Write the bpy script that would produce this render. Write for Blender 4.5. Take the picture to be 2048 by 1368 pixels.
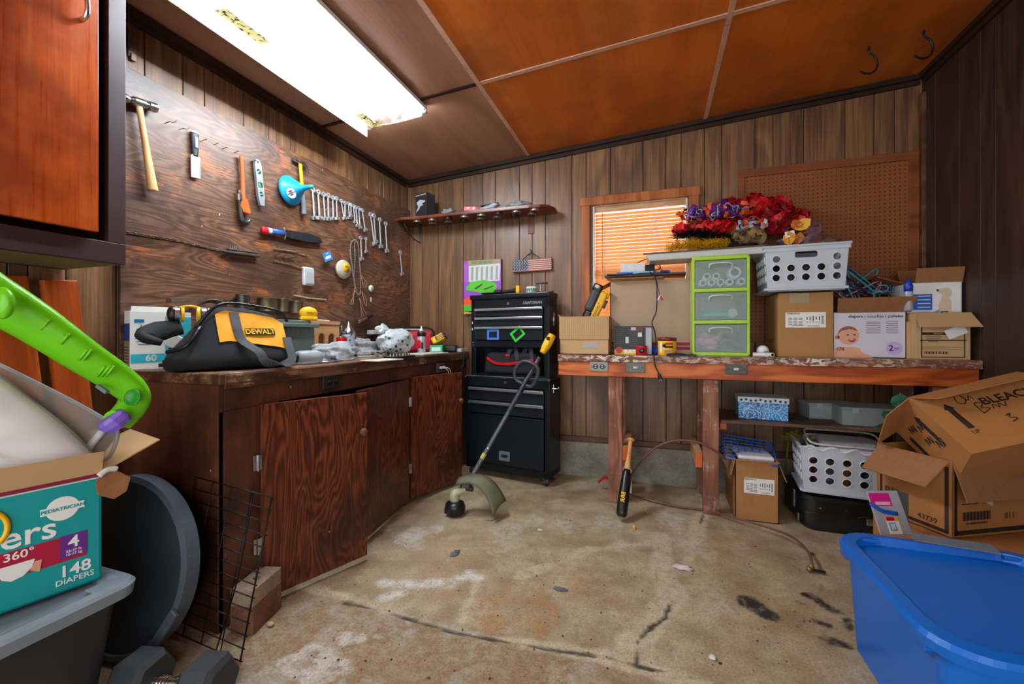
import bpy, bmesh, math, random
import numpy as np
from mathutils import Vector, Matrix, Euler, noise as mnoise
for o in list(bpy.data.objects): bpy.data.objects.remove(o)
random.seed(7)
SC = bpy.context.scene
COL = SC.collection
PI = math.pi
# ---------------------------------------------------------------- camera
F = 843.0; CX = 1024.0; HZ = 670.0; H = 1.08; YAW = math.radians(18.6)
FW = (-math.sin(YAW), math.cos(YAW)); RT = (math.cos(YAW), math.sin(YAW))
cd = bpy.data.cameras.new('camera'); cam = bpy.data.objects.new('camera', cd); COL.objects.link(cam)
cd.sensor_width = 36; cd.lens = F*36/2048; cd.shift_y = -14/2048; cd.clip_start = .02
cam.location = (0, 0, H); cam.rotation_euler = (PI/2, 0, YAW)
SC.camera = cam
# ---------------------------------------------------------------- world, exposure, lights
vs = SC.view_settings
vs.view_transform = 'Standard'; vs.look = 'None'; vs.gamma = 1; vs.use_curve_mapping = False
vs.exposure = 1.15
wd = bpy.data.worlds.new('World'); SC.world = wd; wd.use_nodes = True
nt = wd.node_tree; nt.nodes.clear()
_o = nt.nodes.new('ShaderNodeOutputWorld'); _b = nt.nodes.new('ShaderNodeBackground')
_t = nt.nodes.new('ShaderNodeTexCoord'); _s = nt.nodes.new('ShaderNodeSeparateXYZ'); _m = nt.nodes.new('ShaderNodeMapRange')
_m.inputs['From Min'].default_value = -.2; _m.inputs['From Max'].default_value = .3
_m.inputs['To Min'].default_value = 1.15; _m.inputs['To Max'].default_value = 3.8     # daylight is brighter on the window side
_b.inputs['Color'].default_value = (.95, .98, 1, 1)
nt.links.new(_t.outputs['Generated'], _s.inputs[0]); nt.links.new(_s.outputs['Y'], _m.inputs['Value'])
nt.links.new(_m.outputs[0], _b.inputs['Strength']); nt.links.new(_b.outputs[0], _o.inputs[0])

def area(name, loc, sx, sy, power, col, rot=(0, 0, 0), spread=180):
    l = bpy.data.lights.new(name, 'AREA'); l.shape = 'RECTANGLE'; l.size = sx; l.size_y = sy
    l.energy = power; l.color = col; l.spread = math.radians(spread)
    o = bpy.data.objects.new(name, l); COL.objects.link(o); o.location = loc; o.rotation_euler = rot
    return o
# ---------------------------------------------------------------- geometry helpers
def W(px, py, X=None, Y=None, Z=None, D=None):
    """point of the room seen at a picture position, on the given wall / height / distance"""
    a = (px-CX)/F; b = (HZ-py)/F
    dx = FW[0]+a*RT[0]; dy = FW[1]+a*RT[1]
    if X is not None: s = X/dx
    elif Y is not None: s = Y/dy
    elif Z is not None: s = (Z-H)/b
    else: s = D
    return Vector((dx*s, dy*s, H+b*s))
def dist(p): return p[0]*FW[0]+p[1]*FW[1]

def frame(o, right, up):
    r = Vector(right).normalized(); u = Vector(up); u = (u-r*u.dot(r)).normalized(); n = r.cross(u)
    M = Matrix(((r.x, u.x, n.x, o[0]), (r.y, u.y, n.y, o[1]), (r.z, u.z, n.z, o[2]), (0, 0, 0, 1)))
    return M
def TR(x=0, y=0, z=0, rz=0, rx=0, ry=0):
    return Matrix.Translation((x, y, z)) @ Euler((rx, ry, rz)).to_matrix().to_4x4()

def smooth_path(pts, k=6, closed=False):
    pts = [Vector(p) for p in pts]
    if k <= 1 or len(pts) < 3: return pts
    out = []; n = len(pts)
    rng = n if closed else n-1
    for i in range(rng):
        p0 = pts[(i-1) % n] if closed or i > 0 else pts[0]*2-pts[1]
        p1 = pts[i]; p2 = pts[(i+1) % n]
        p3 = pts[(i+2) % n] if closed or i+2 < n else pts[-1]*2-pts[-2]
        for j in range(k):
            t = j/k
            out.append(.5*((2*p1)+(-p0+p2)*t+(2*p0-5*p1+4*p2-p3)*t*t+(-p0+3*p1-3*p2+p3)*t**3))
    if not closed: out.append(pts[-1])
    return out

class MB:
    def __init__(s): s.v = []; s.f = []; s.m = []; s.s = []; s.mats = []; s.M = Matrix()
    def mi(s, mat):
        if mat not in s.mats: s.mats.append(mat)
        return s.mats.index(mat)
    def add(s, vs_, fs, mat, smooth=False, M=None):
        T = s.M @ M if M is not None else s.M
        b = len(s.v); s.v += [T @ Vector(v) for v in vs_]
        k = s.mi(mat)
        for f in fs: s.f.append([b+i for i in f]); s.m.append(k); s.s.append(smooth)
        return s
    def addbm(s, bm, mat, smooth=False, M=None):
        bm.verts.index_update()
        s.add([v.co.copy() for v in bm.verts], [[v.index for v in f.verts] for f in bm.faces], mat, smooth, M); bm.free(); return s
    def box(s, c, size, mat, rot=(0, 0, 0), bev=0, seg=2, taper=(1, 1), M=None, smooth=False):
        bm = bmesh.new(); bmesh.ops.create_cube(bm, size=1)
        for v in bm.verts:
            t = v.co.z < 0
            v.co = Vector((v.co.x*size[0]*(taper[0] if t else 1), v.co.y*size[1]*(taper[1] if t else 1), v.co.z*size[2]))
        if bev: bmesh.ops.bevel(bm, geom=bm.edges[:], offset=bev, segments=seg, affect='EDGES', profile=.5, clamp_overlap=True)
        T = Matrix.Translation(c) @ Euler(rot).to_matrix().to_4x4()
        if M is not None: T = M @ T
        return s.addbm(bm, mat, smooth, T)
    def rbox(s, c, size, r, mat, top=None, bev=.004, M=None, n=6, taper=1.0, smooth=False):
        """rounded-corner slab, standing on c (bottom centre)"""
        sx, sy, sz = size; out = []
        for (qx, qy, a0) in ((1, 1, 0), (-1, 1, 90), (-1, -1, 180), (1, -1, 270)):
            for i in range(n+1):
                a = math.radians(a0+90*i/n)
                out.append((qx*(sx/2-r)+r*math.cos(a), qy*(sy/2-r)+r*math.sin(a)))
        N = len(out); lv = [(0, taper, 0), (0, taper, bev), (sz-bev, 1, bev), (sz, 1, 0)]
        vs_ = []
        for z, tp, ins in [(0, taper, bev), (bev, taper, 0), (sz-bev, 1, 0), (sz, 1, bev)]:
            for x, y in out:
                l = math.hypot(x, y) or 1
                vs_.append((c[0]+x*tp*(1-ins/l), c[1]+y*tp*(1-ins/l), c[2]+z))
        fs = [list(range(N))[::-1], [3*N+i for i in range(N)]]
        for k in range(3):
            for i in range(N): j = (i+1) % N; fs.append([k*N+i, k*N+j, (k+1)*N+j, (k+1)*N+i])
        return s.add(vs_, fs, mat, smooth, M)
    def cyl(s, p0, p1, r0, mat, r1=None, n=20, cap=True, M=None, smooth=True):
        r1 = r0 if r1 is None else r1
        p0 = Vector(p0); p1 = Vector(p1); d = (p1-p0); L = d.length
        q = d.to_track_quat('Z', 'Y').to_matrix().to_4x4(); T = Matrix.Translation(p0) @ q
        if M is not None: T = M @ T
        vs_ = [(r0*math.cos(2*PI*i/n), r0*math.sin(2*PI*i/n), 0) for i in range(n)]+[(r1*math.cos(2*PI*i/n), r1*math.sin(2*PI*i/n), L) for i in range(n)]
        s.add(vs_, [[i, (i+1) % n, n+(i+1) % n, n+i] for i in range(n)], mat, smooth, T)
        if cap: s.add(vs_, [list(range(n))[::-1], [n+i for i in range(n)]], mat, False, T)
        return s
    def tube(s, pts, r, mat, n=8, closed=False, k=5, M=None, flat=1.0, up=None, smooth=True, cap=True):
        P = smooth_path(pts, k, closed); N = len(P)
        R = r if callable(r) else ((lambda t: r) if not isinstance(r, (list, tuple)) else (lambda t: np.interp(t, np.linspace(0, 1, len(r)), r)))
        vs_ = []; prev = Vector(up) if up is not None else None
        for i, p in enumerate(P):
            a = P[(i-1) % N] if closed or i > 0 else P[i]; b = P[(i+1) % N] if closed or i < N-1 else P[i]
            t = (b-a).normalized() if (b-a).length > 1e-9 else Vector((0, 0, 1))
            if up is not None: u = Vector(up)
            else: u = prev if prev is not None else (Vector((0, 0, 1)) if abs(t.z) < .9 else Vector((1, 0, 0)))
            u = (u-t*u.dot(t)); u = u.normalized() if u.length > 1e-6 else t.orthogonal().normalized()
            prev = u; w = t.cross(u); rr = R(i/(N-1))
            for j in range(n):
                an = 2*PI*j/n; vs_.append(p+u*(rr*flat*math.sin(an))+w*(rr*math.cos(an)))
        fs = []
        for i in range(N if closed else N-1):
            for j in range(n): jj = (j+1) % n; ii = (i+1) % N; fs.append([i*n+j, i*n+jj, ii*n+jj, ii*n+j])
        if not closed and cap: fs += [list(range(n))[::-1], [(N-1)*n+j for j in range(n)]]
        return s.add(vs_, fs, mat, smooth, M)
    def ribbon(s, pts, wdir, w, th, mat, k=5, M=None, closed=False):
        """flat strap: box section swept along pts, wdir = direction of its width"""
        P = smooth_path(pts, k, closed); N = len(P); vs_ = []
        for i, p in enumerate(P):
            a = P[max(i-1, 0)]; b = P[min(i+1, N-1)]; t = (b-a).normalized()
            wd_ = Vector(wdir(i/(N-1)) if callable(wdir) else wdir); wv = (wd_-t*wd_.dot(t)).normalized(); nn = t.cross(wv)
            for sa, sb in ((-1, -1), (1, -1), (1, 1), (-1, 1)): vs_.append(p+wv*(sa*w/2)+nn*(sb*th/2))
        fs = []
        for i in range(N-1):
            for j in range(4): jj = (j+1) % 4; fs.append([i*4+j, i*4+jj, (i+1)*4+jj, (i+1)*4+j])
        fs += [[3, 2, 1, 0], [(N-1)*4+j for j in range(4)]]
        return s.add(vs_, fs, mat, False, M)
    def lathe(s, prof, mat, M=None, n=32, smooth=True):
        vs_ = []; K = len(prof)
        for r, z in prof:
            for j in range(n): a = 2*PI*j/n; vs_.append((r*math.cos(a), r*math.sin(a), z))
        fs = []
        for i in range(K-1):
            for j in range(n): jj = (j+1) % n; fs.append([i*n+j, i*n+jj, (i+1)*n+jj, (i+1)*n+j])
        if prof[0][0] > 1e-5: fs.append(list(range(n))[::-1])
        if prof[-1][0] > 1e-5: fs.append([(K-1)*n+j for j in range(n)])
        return s.add(vs_, fs, mat, smooth, M)
    def prism(s, out, d, mat, M=None, bev=0, z0=0):
        bm = bmesh.new(); vs_ = [bm.verts.new((x, y, z0)) for x, y in out]
        f = bm.faces.new(vs_); r = bmesh.ops.extrude_face_region(bm, geom=[f])
        for v in r['geom']:
            if isinstance(v, bmesh.types.BMVert): v.co.z = z0+d
        bmesh.ops.recalc_face_normals(bm, faces=bm.faces[:])
        if bev: bmesh.ops.bevel(bm, geom=bm.edges[:], offset=bev, segments=2, affect='EDGES', clamp_overlap=True)
        return s.addbm(bm, mat, False, M)
    def plate(s, outer, holes, d, mat, M=None):
        """flat plate in XY with holes, thickness d (0..d)"""
        cu = bpy.data.curves.new('c', 'CURVE'); cu.dimensions = '2D'; cu.fill_mode = 'BOTH'; cu.extrude = d/2
        for lp in [outer]+holes:
            sp = cu.splines.new('POLY'); sp.points.add(len(lp)-1); sp.use_cyclic_u = True
            for i, (x, y) in enumerate(lp): sp.points[i].co = (x, y, 0, 1)
        vs_, fs = curve_mesh(cu); return s.add([(v[0], v[1], v[2]+d/2) for v in vs_], fs, mat, False, M)
    def text(s, txt, size, mat, M, ext=.0006, align='CENTER', bold=0, shear=0, sx=1, alignY='CENTER'):
        cu = bpy.data.curves.new('t', 'FONT'); cu.body = txt; cu.size = size; cu.extrude = ext; cu.align_x = align
        cu.align_y = alignY; cu.offset = bold*size; cu.shear = shear; cu.resolution_u = 3
        vs_, fs = curve_mesh(cu); return s.add([(v[0]*sx, v[1], v[2]) for v in vs_], fs, mat, False, M)
    def ball(s, c, r, mat, sc=(1, 1, 1), sub=3, M=None, jit=0, seed=0, smooth=True):
        bm = bmesh.new(); bmesh.ops.create_icosphere(bm, subdivisions=sub, radius=1)
        for v in bm.verts:
            k = 1+jit*mnoise.noise(v.co*2.2+Vector((seed, seed*2.1, 0)))
            v.co = Vector((c[0]+v.co.x*r*sc[0]*k, c[1]+v.co.y*r*sc[1]*k, c[2]+v.co.z*r*sc[2]*k))
        return s.addbm(bm, mat, smooth, M)
    def grid(s, fn, nu, nv, mat, M=None, smooth=True, th=0):
        """sheet: fn(u,v)->point, thickness th along -z of its own normal is left to the caller"""
        vs_ = [fn(i/nu, j/nv) for j in range(nv+1) for i in range(nu+1)]
        fs = [[j*(nu+1)+i, j*(nu+1)+i+1, (j+1)*(nu+1)+i+1, (j+1)*(nu+1)+i] for j in range(nv) for i in range(nu)]
        return s.add(vs_, fs, mat, smooth, M)
    def build(s, name, parent=None, label=None, cat=None, group=None, kind=None, solid=0, mods=None):
        me = bpy.data.meshes.new(name); me.from_pydata([tuple(v) for v in s.v], [], s.f)
        for m_ in s.mats: me.materials.append(m_)
        me.polygons.foreach_set('material_index', s.m); me.polygons.foreach_set('use_smooth', s.s); me.update()
        o = bpy.data.objects.new(name, me); COL.objects.link(o)
        if parent is not None: o.parent = parent
        if solid:
            md = o.modifiers.new('th', 'SOLIDIFY'); md.thickness = solid; md.offset = 0
        tag(o, label, cat, group, kind); return o

def curve_mesh(cu):
    o = bpy.data.objects.new('tmp', cu); COL.objects.link(o)
    dg = bpy.context.evaluated_depsgraph_get(); dg.update(); e = o.evaluated_get(dg); me = e.to_mesh()
    vs_ = [v.co.copy() for v in me.vertices]; fs = [list(p.vertices) for p in me.polygons]
    e.to_mesh_clear(); bpy.data.objects.remove(o); bpy.data.curves.remove(cu); return vs_, fs
def tag(o, label=None, cat=None, group=None, kind=None):
    if label: o['label'] = label
    if cat: o['category'] = cat
    if group: o['group'] = group
    if kind: o['kind'] = kind
    return o
def thing(name, label, cat, loc=(0, 0, 0), rz=0, group=None, rot=None):
    o = bpy.data.objects.new(name, None); COL.objects.link(o); o.empty_display_size = .05
    o.location = loc; o.rotation_euler = rot if rot else (0, 0, rz); return tag(o, label, cat, group)
def thingM(name, label, cat, M, group=None):
    o = thing(name, label, cat, group=group); o.matrix_world = M; return o
def copy_tree(o, parent=None):
    c = o.copy(); COL.objects.link(c)
    if parent is not None: c.parent = parent
    for ch in list(o.children): copy_tree(ch, c)
    return c
def circ(x, y, r, n=20): return [(x+r*math.cos(2*PI*i/n), y+r*math.sin(2*PI*i/n)) for i in range(n)]
def rrect(x0, y0, x1, y1, r, n=4):
    o = []
    for cx, cy, a0 in ((x1-r, y1-r, 0), (x0+r, y1-r, 90), (x0+r, y0+r, 180), (x1-r, y0+r, 270)):
        for i in range(n+1): a = math.radians(a0+90*i/n); o.append((cx+r*math.cos(a), cy+r*math.sin(a)))
    return o
# ---------------------------------------------------------------- materials
def lin(c):
    if isinstance(c, str): c = [int(c[i:i+2], 16)/255 for i in (0, 2, 4)]
    return tuple((x/12.92 if x <= .04045 else ((x+.055)/1.055)**2.4) for x in c[:3])
class NT:
    def __init__(s, name):
        s.mat = bpy.data.materials.new(name); s.mat.use_nodes = True; s.t = s.mat.node_tree; s.t.nodes.clear()
        s.out = s.n('ShaderNodeOutputMaterial')
    def n(s, t, **kw):
        x = s.t.nodes.new(t)
        for k, v in kw.items():
            if k.startswith('i_'): x.inputs[k[2:].replace('_', ' ')].default_value = v
            else: setattr(x, k, v)
        return x
    def l(s, a, b): s.t.links.new(a, b)
    def coord(s, scale=(1, 1, 1), kind='Object', rot=(0, 0, 0)):
        tc = s.n('ShaderNodeTexCoord'); mp = s.n('ShaderNodeMapping'); mp.inputs['Scale'].default_value = scale; mp.inputs['Rotation'].default_value = rot
        s.l(tc.outputs[kind], mp.inputs['Vector']); return mp.outputs[0]
    def noise(s, vec, scale, detail=4, rough=.55, dist=0):
        x = s.n('ShaderNodeTexNoise'); x.inputs['Scale'].default_value = scale; x.inputs['Detail'].default_value = detail
        x.inputs['Roughness'].default_value = rough; x.inputs['Distortion'].default_value = dist; s.l(vec, x.inputs['Vector']); return x.outputs['Fac']
    def ramp(s, fac, stops, interp='LINEAR'):
        r = s.n('ShaderNodeValToRGB'); e = r.color_ramp.elements; r.color_ramp.interpolation = interp
        while len(e) < len(stops): e.new(.5)
        for i, (p, c) in enumerate(stops):
            e[i].position = p; e[i].color = (*lin(c), 1) if not isinstance(c, (int, float)) else (c, c, c, 1)
        s.l(fac, r.inputs[0]); return r.outputs[0]
    def mix(s, fac, a, b, mode='MIX'):
        x = s.n('ShaderNodeMix', data_type='RGBA', blend_type=mode)
        for sock, v in ((x.inputs[0], fac), (x.inputs[6], a), (x.inputs[7], b)):
            if hasattr(v, 'links'): s.l(v, sock)
            elif isinstance(v, (int, float)): sock.default_value = v
            else: sock.default_value = (*lin(v), 1)
        return x.outputs[2]
    def math(s, op, a, b=0, c=None):
        x = s.n('ShaderNodeMath', operation=op)
        for i, v in enumerate((a, b, c)):
            if v is None: continue
            if hasattr(v, 'links'): s.l(v, x.inputs[i])
            else: x.inputs[i].default_value = v
        return x.outputs[0]
    def bsdf(s, col, rough=.6, metal=0, bump=None, bs=.2, bd=.01, spec=.5, **kw):
        b = s.n('ShaderNodeBsdfPrincipled')
        for nm, v in (('Base Color', col), ('Roughness', rough), ('Metallic', metal)):
            if hasattr(v, 'links'): s.l(v, b.inputs[nm])
            elif isinstance(v, (int, float)): b.inputs[nm].default_value = v
            else: b.inputs[nm].default_value = (*lin(v), 1)
        b.inputs['Specular IOR Level'].default_value = spec
        for k, v in kw.items(): b.inputs[k.replace('_', ' ')].default_value = v
        if bump is not None:
            x = s.n('ShaderNodeBump'); x.inputs['Strength'].default_value = bs; x.inputs['Distance'].default_value = bd
            s.l(bump, x.inputs['Height']); s.l(x.outputs[0], b.inputs['Normal'])
        s.l(b.outputs[0], s.out.inputs[0]); s.b = b; return b
_mc = {}
def mt(col, rough=.5, metal=0, var=.12, sc=18, bs=.08, spec=.5, name=None, **kw):
    """plain painted / plastic / metal surface with slight unevenness"""
    key = (str(col), rough, metal, var, sc, spec, str(kw))
    if key in _mc: return _mc[key]
    g = NT(name or 'surface'); v = g.coord(); f = g.noise(v, sc, 4)
    c = lin(col); lo = tuple(max(0, x*(1-var)) for x in c); hi = tuple(min(1, x*(1+var)) for x in c)
    mx = g.n('ShaderNodeMix', data_type='RGBA'); g.l(f, mx.inputs[0]); mx.inputs[6].default_value = (*lo, 1); mx.inputs[7].default_value = (*hi, 1)
    g.bsdf(mx.outputs[2], rough, metal, bump=f, bs=bs, bd=.002, spec=spec, **kw)
    _mc[key] = g.mat; return g.mat
def clear(col, alpha, rough=.1, name='clear_plastic'):
    key = ('clear', str(col), alpha, rough)
    if key in _mc: return _mc[key]
    g = NT(name); b = g.bsdf(col, rough, spec=.6); tr = g.n('ShaderNodeBsdfTransparent'); mx = g.n('ShaderNodeMixShader')
    fr = g.n('ShaderNodeFresnel'); fr.inputs[0].default_value = 1.45
    fac = g.math('MINIMUM', g.math('ADD', fr.outputs[0], alpha), 1.0)
    g.l(fac, mx.inputs[0]); g.l(tr.outputs[0], mx.inputs[1]); g.l(b.outputs[0], mx.inputs[2]); g.l(mx.outputs[0], g.out.inputs[0])
    _mc[key] = g.mat; return g.mat
def wood(name, dark, mid, light, axis='Z', scale=1.0, rough=.5, rings=10, contrast=.5, stain=None, island=0, scratches=False, spec=.4, wear=None):
    """contour-line grain running along the axis"""
    g = NT(name); st = {'X': (.18, 1, 1), 'Y': (1, .18, 1), 'Z': (1, 1, .18)}[axis]
    v = g.coord(tuple(x*scale for x in st))
    if island:
        gi = g.n('ShaderNodeNewGeometry'); ad = g.n('ShaderNodeVectorMath', operation='ADD'); cb = g.n('ShaderNodeCombineXYZ')
        rr = g.math('MULTIPLY', gi.outputs['Random Per Island'], 37.0)
        for i in range(3): g.l(rr, cb.inputs[i])
        g.l(v, ad.inputs[0]); g.l(cb.outputs[0], ad.inputs[1]); v = ad.outputs[0]
    f = g.noise(v, 3.2, 3, .45, .6)
    w = g.math('SINE', g.math('MULTIPLY', f, rings*6.283)); w = g.math('MULTIPLY_ADD', w, .5, .5)
    st2 = tuple(x*scale*(.12 if a < 1 else 1) for x, a in zip(st, st))
    v2 = g.coord(tuple((.03 if a < 1 else 1)*scale for a in st)); fi = g.noise(v2, 90, 3, .6)
    t = g.math('ADD', g.math('MULTIPLY', w, contrast), g.math('MULTIPLY', fi, 1-contrast))
    col = g.ramp(t, [(.15, dark), (.5, mid), (.85, light)])
    if island:
        hs = g.n('ShaderNodeHueSaturation'); g.l(col, hs.inputs['Color'])
        mr = g.math('MULTIPLY_ADD', gi.outputs['Random Per Island'], island, 1-island/2); g.l(mr, hs.inputs['Value']); col = hs.outputs[0]
    if stain:
        s1 = g.noise(g.coord(), 2.3, 5, .62); k = g.ramp(s1, [(.46, 0.0), (.62, 1.0)]); col = g.mix(k, col, g.mix(.72, col, stain))
    if wear:
        s2 = g.noise(g.coord(tuple((2.2 if a < 1 else 7) for a in st) if False else (3, 3, 5)), 1.3, 6, .7, .4); k = g.ramp(s2, [(.54, 0.0), (.64, 1.0)])
        s3 = g.ramp(fi, [(.42, 0.0), (.58, 1.0)]); kk = g.math('MULTIPLY', k, s3); col = g.mix(kk, col, wear)
    if scratches:
        vz = g.n('ShaderNodeTexVoronoi', feature='F1'); vz.inputs['Scale'].default_value = 17; g.l(g.coord((1, 1, .55)), vz.inputs['Vector'])
        k = g.ramp(vz.outputs['Distance'], [(.035, 1.0), (.06, 0.0)]); rnd = g.ramp(g.noise(g.coord(), 6, 2), [(.56, 0.0), (.58, 1.0)])
        col = g.mix(g.math('MULTIPLY', k, rnd), col, 'd8cfc0')
    rg = g.math('MULTIPLY_ADD', fi, .25, rough-.12)
    g.bsdf(col, rg, bump=t, bs=.12, bd=.002, spec=spec); return g.mat
# ---------------------------------------------------------------- shared materials
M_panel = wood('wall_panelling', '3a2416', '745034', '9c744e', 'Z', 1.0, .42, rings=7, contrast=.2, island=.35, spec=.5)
M_panel_shaded = wood('shaded_wall_panelling', '1c100a', '3a2619', '54392a', 'Z', 1.0, .5, rings=7, contrast=.2, island=.3)  # right-wall copy of the panelling, with its shade painted into the colour
M_groove = mt('0c0806', .9)
M_ply = wood('tool_board_plywood', '36221a', '62422f', '84624c', 'Y', 2.0, .42, rings=22, contrast=.35, stain='33201a', wear='a8602f', scratches=True, spec=.5)
M_door = wood('stained_plywood_door', '32150c', '642e16', '8c4626', 'Z', 1.9, .38, rings=26, contrast=.42, stain='241009', scratches=True)
M_cab = wood('painted_brown_wood', '4e2a18', '70412a', '845338', 'Z', 1.0, .5, rings=3, contrast=.25, stain='2a1510', scratches=True)
M_ctop = wood('worn_counter_top', '2d1a11', '5b3824', '8b6547', 'Y', 1.6, .55, rings=6, contrast=.4, wear='c09a78', scratches=True)
M_ceil = wood('ceiling_plywood', 'b4540e', 'cc6818', 'd87a26', 'Y', .6, .42, rings=4, contrast=.3, stain='a05418')
M_ceil2 = wood('ceiling_plywood_brown', '8e6248', 'a2745a', 'b4866a', 'Y', .6, .42, rings=4, contrast=.3)
M_batten = wood('ceiling_batten', 'b08068', 'cf9f86', 'e2b9a2', 'X', 1, .6, rings=2, contrast=.2)
M_dark = wood('dark_trim', '1c0f0a', '2f1b12', '3d2519', 'Y', 1, .5, rings=2, contrast=.2)
M_orange = wood('orange_stained_wood', '8a350c', 'c05a1c', 'd97a38', 'X', 1.6, .45, rings=7, contrast=.5)
M_orangeZ = wood('orange_stained_wood_upright', '8a350c', 'bf551a', 'd4702f', 'Z', 1.2, .4, rings=5, contrast=.4)
M_leg = wood('old_fir_post', '5c3424', '8c5a42', 'ad7a5e', 'Z', 1.8, .65, rings=6, contrast=.35, wear='c9a898')
M_trimw = wood('window_casing_wood', '7a3c17', 'a85c28', 'c27a40', 'Z', 1.2, .45, rings=4, contrast=.3)
M_redcab = wood('red_stained_door', '8e300a', 'b84a10', 'd0662a', 'Z', 1.0, .3, rings=3, contrast=.25, stain='6a2008', scratches=True)
M_purple = mt('3a2226', .5, name='dark_plum_paint')
M_light_wood = wood('pale_pine', 'a8794e', 'c99a6a', 'dcb283', 'X', 1.5, .6, rings=4, contrast=.3)
M_board = wood('shelf_board', '3a2415', '5a3a26', '7a5438', 'X', 1.3, .5, rings=5, contrast=.35)
M_red_shelf = wood('varnished_shelf', '4a2010', '74381e', '94522f', 'X', 1.0, .35, rings=3, contrast=.3)
def splattered():
    g = NT('paint_splattered_edge'); v = g.coord((.5, 1, 1)); f = g.noise(v, 38, 6, .7, .8)
    base = g.ramp(g.noise(g.coord((.1, 1, 1)), 40, 3), [(.3, '5a2f1c'), (.7, '93583c')])
    big = g.ramp(g.noise(g.coord(), 2.5, 2), [(.4, 0.0), (.6, 1.0)])
    k = g.ramp(f, [(.50, 0.0), (.545, 1.0)]); k = g.math('MULTIPLY', k, g.math('MULTIPLY_ADD', big, .7, .3))
    c = g.mix(k, base, 'dccfbd'); g.bsdf(c, .6, bump=f, bs=.3, bd=.002); return g.mat
M_splat = splattered()
def card(name='cardboard', c='b58757', d='a27547'):
    g = NT(name); f = g.noise(g.coord((1, 1, .15)), 60, 3); f2 = g.noise(g.coord(), 3, 4)
    a = g.mix(f2, d, c); w = g.mix(g.math('MULTIPLY', f, .25), a, 'd0a878'); g.bsdf(w, .8, bump=f, bs=.06, bd=.001, spec=.2); return g.mat
M_card = card(); M_card2 = card('tan_cardboard', 'c9a678', 'b8946a'); M_cardO = card('orange_cardboard', 'b0723a', '9a5f2c'); M_cardD = card('brown_cardboard', '94603c', '7f5030')
M_edge = mt('8e6640', .9)
M_white = mt('e8e8e8', .45); M_offw = mt('d8d5cc', .6); M_paper = mt('eeeeea', .75, var=.04)
M_black = mt('0c0d0f', .45); M_blackfab = mt('15161a', .85, sc=300, bs=.4); M_blkplas = mt('141517', .35)
M_grey = mt('6d747c', .45); M_dgrey = mt('33363a', .5); M_steel = mt('b9bcc0', .25, 1); M_chrome = mt('dcdde0', .14, 1); M_rust = mt('7a6650', .55, .7, var=.45, sc=30)
M_iron = mt('55524e', .4, .8, var=.3); M_yellow = mt('f2b705', .42); M_red = mt('c8131b', .4); M_blue = mt('0a5cc0', .4); M_ink = mt('111111', .7); M_inkg = mt('555555', .7)
M_toolblk = mt('11161d', .33, .3, var=.25, sc=6, bs=.03)
M_toolpanel = mt('161c24', .38, .3, var=.35, sc=5, bs=.05)
M_alu = mt('c4c8cc', .3, .9)
M_cratew = mt('c3c9d2', .42, var=.05); M_rim = mt('dfe3e8', .4)
M_clearp = clear('d8e0e6', .22); M_frost = clear('c8dcd8', .2, .3, 'frosted_drawer')
M_glass = clear('e8f0f4', .05, .03, 'window_glass')
M_concw = None
def concrete(name, a, b, c):
    g = NT(name); f = g.noise(g.coord(), 5, 8, .65); f2 = g.noise(g.coord(), 90, 4, .7)
    cc = g.ramp(f, [(.3, a), (.5, b), (.72, c)]); h = g.math('ADD', g.math('MULTIPLY', f, .5), f2)
    k = g.ramp(f2, [(.3, .65), (.6, 1.0)]); cc = g.mix(1.0, cc, k, 'MULTIPLY'); g.bsdf(cc, .8, bump=h, bs=.5, bd=.004, spec=.3); return g.mat
M_conc = concrete('stem_wall_concrete', '6f6a5e', '918b7c', 'aca696')
# ---------------------------------------------------------------- the room
XL, XR, YB, YF = -2.07, 1.56, 3.25, -1.2
def ceilz(x): return 2.567+.0645*x
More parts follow.
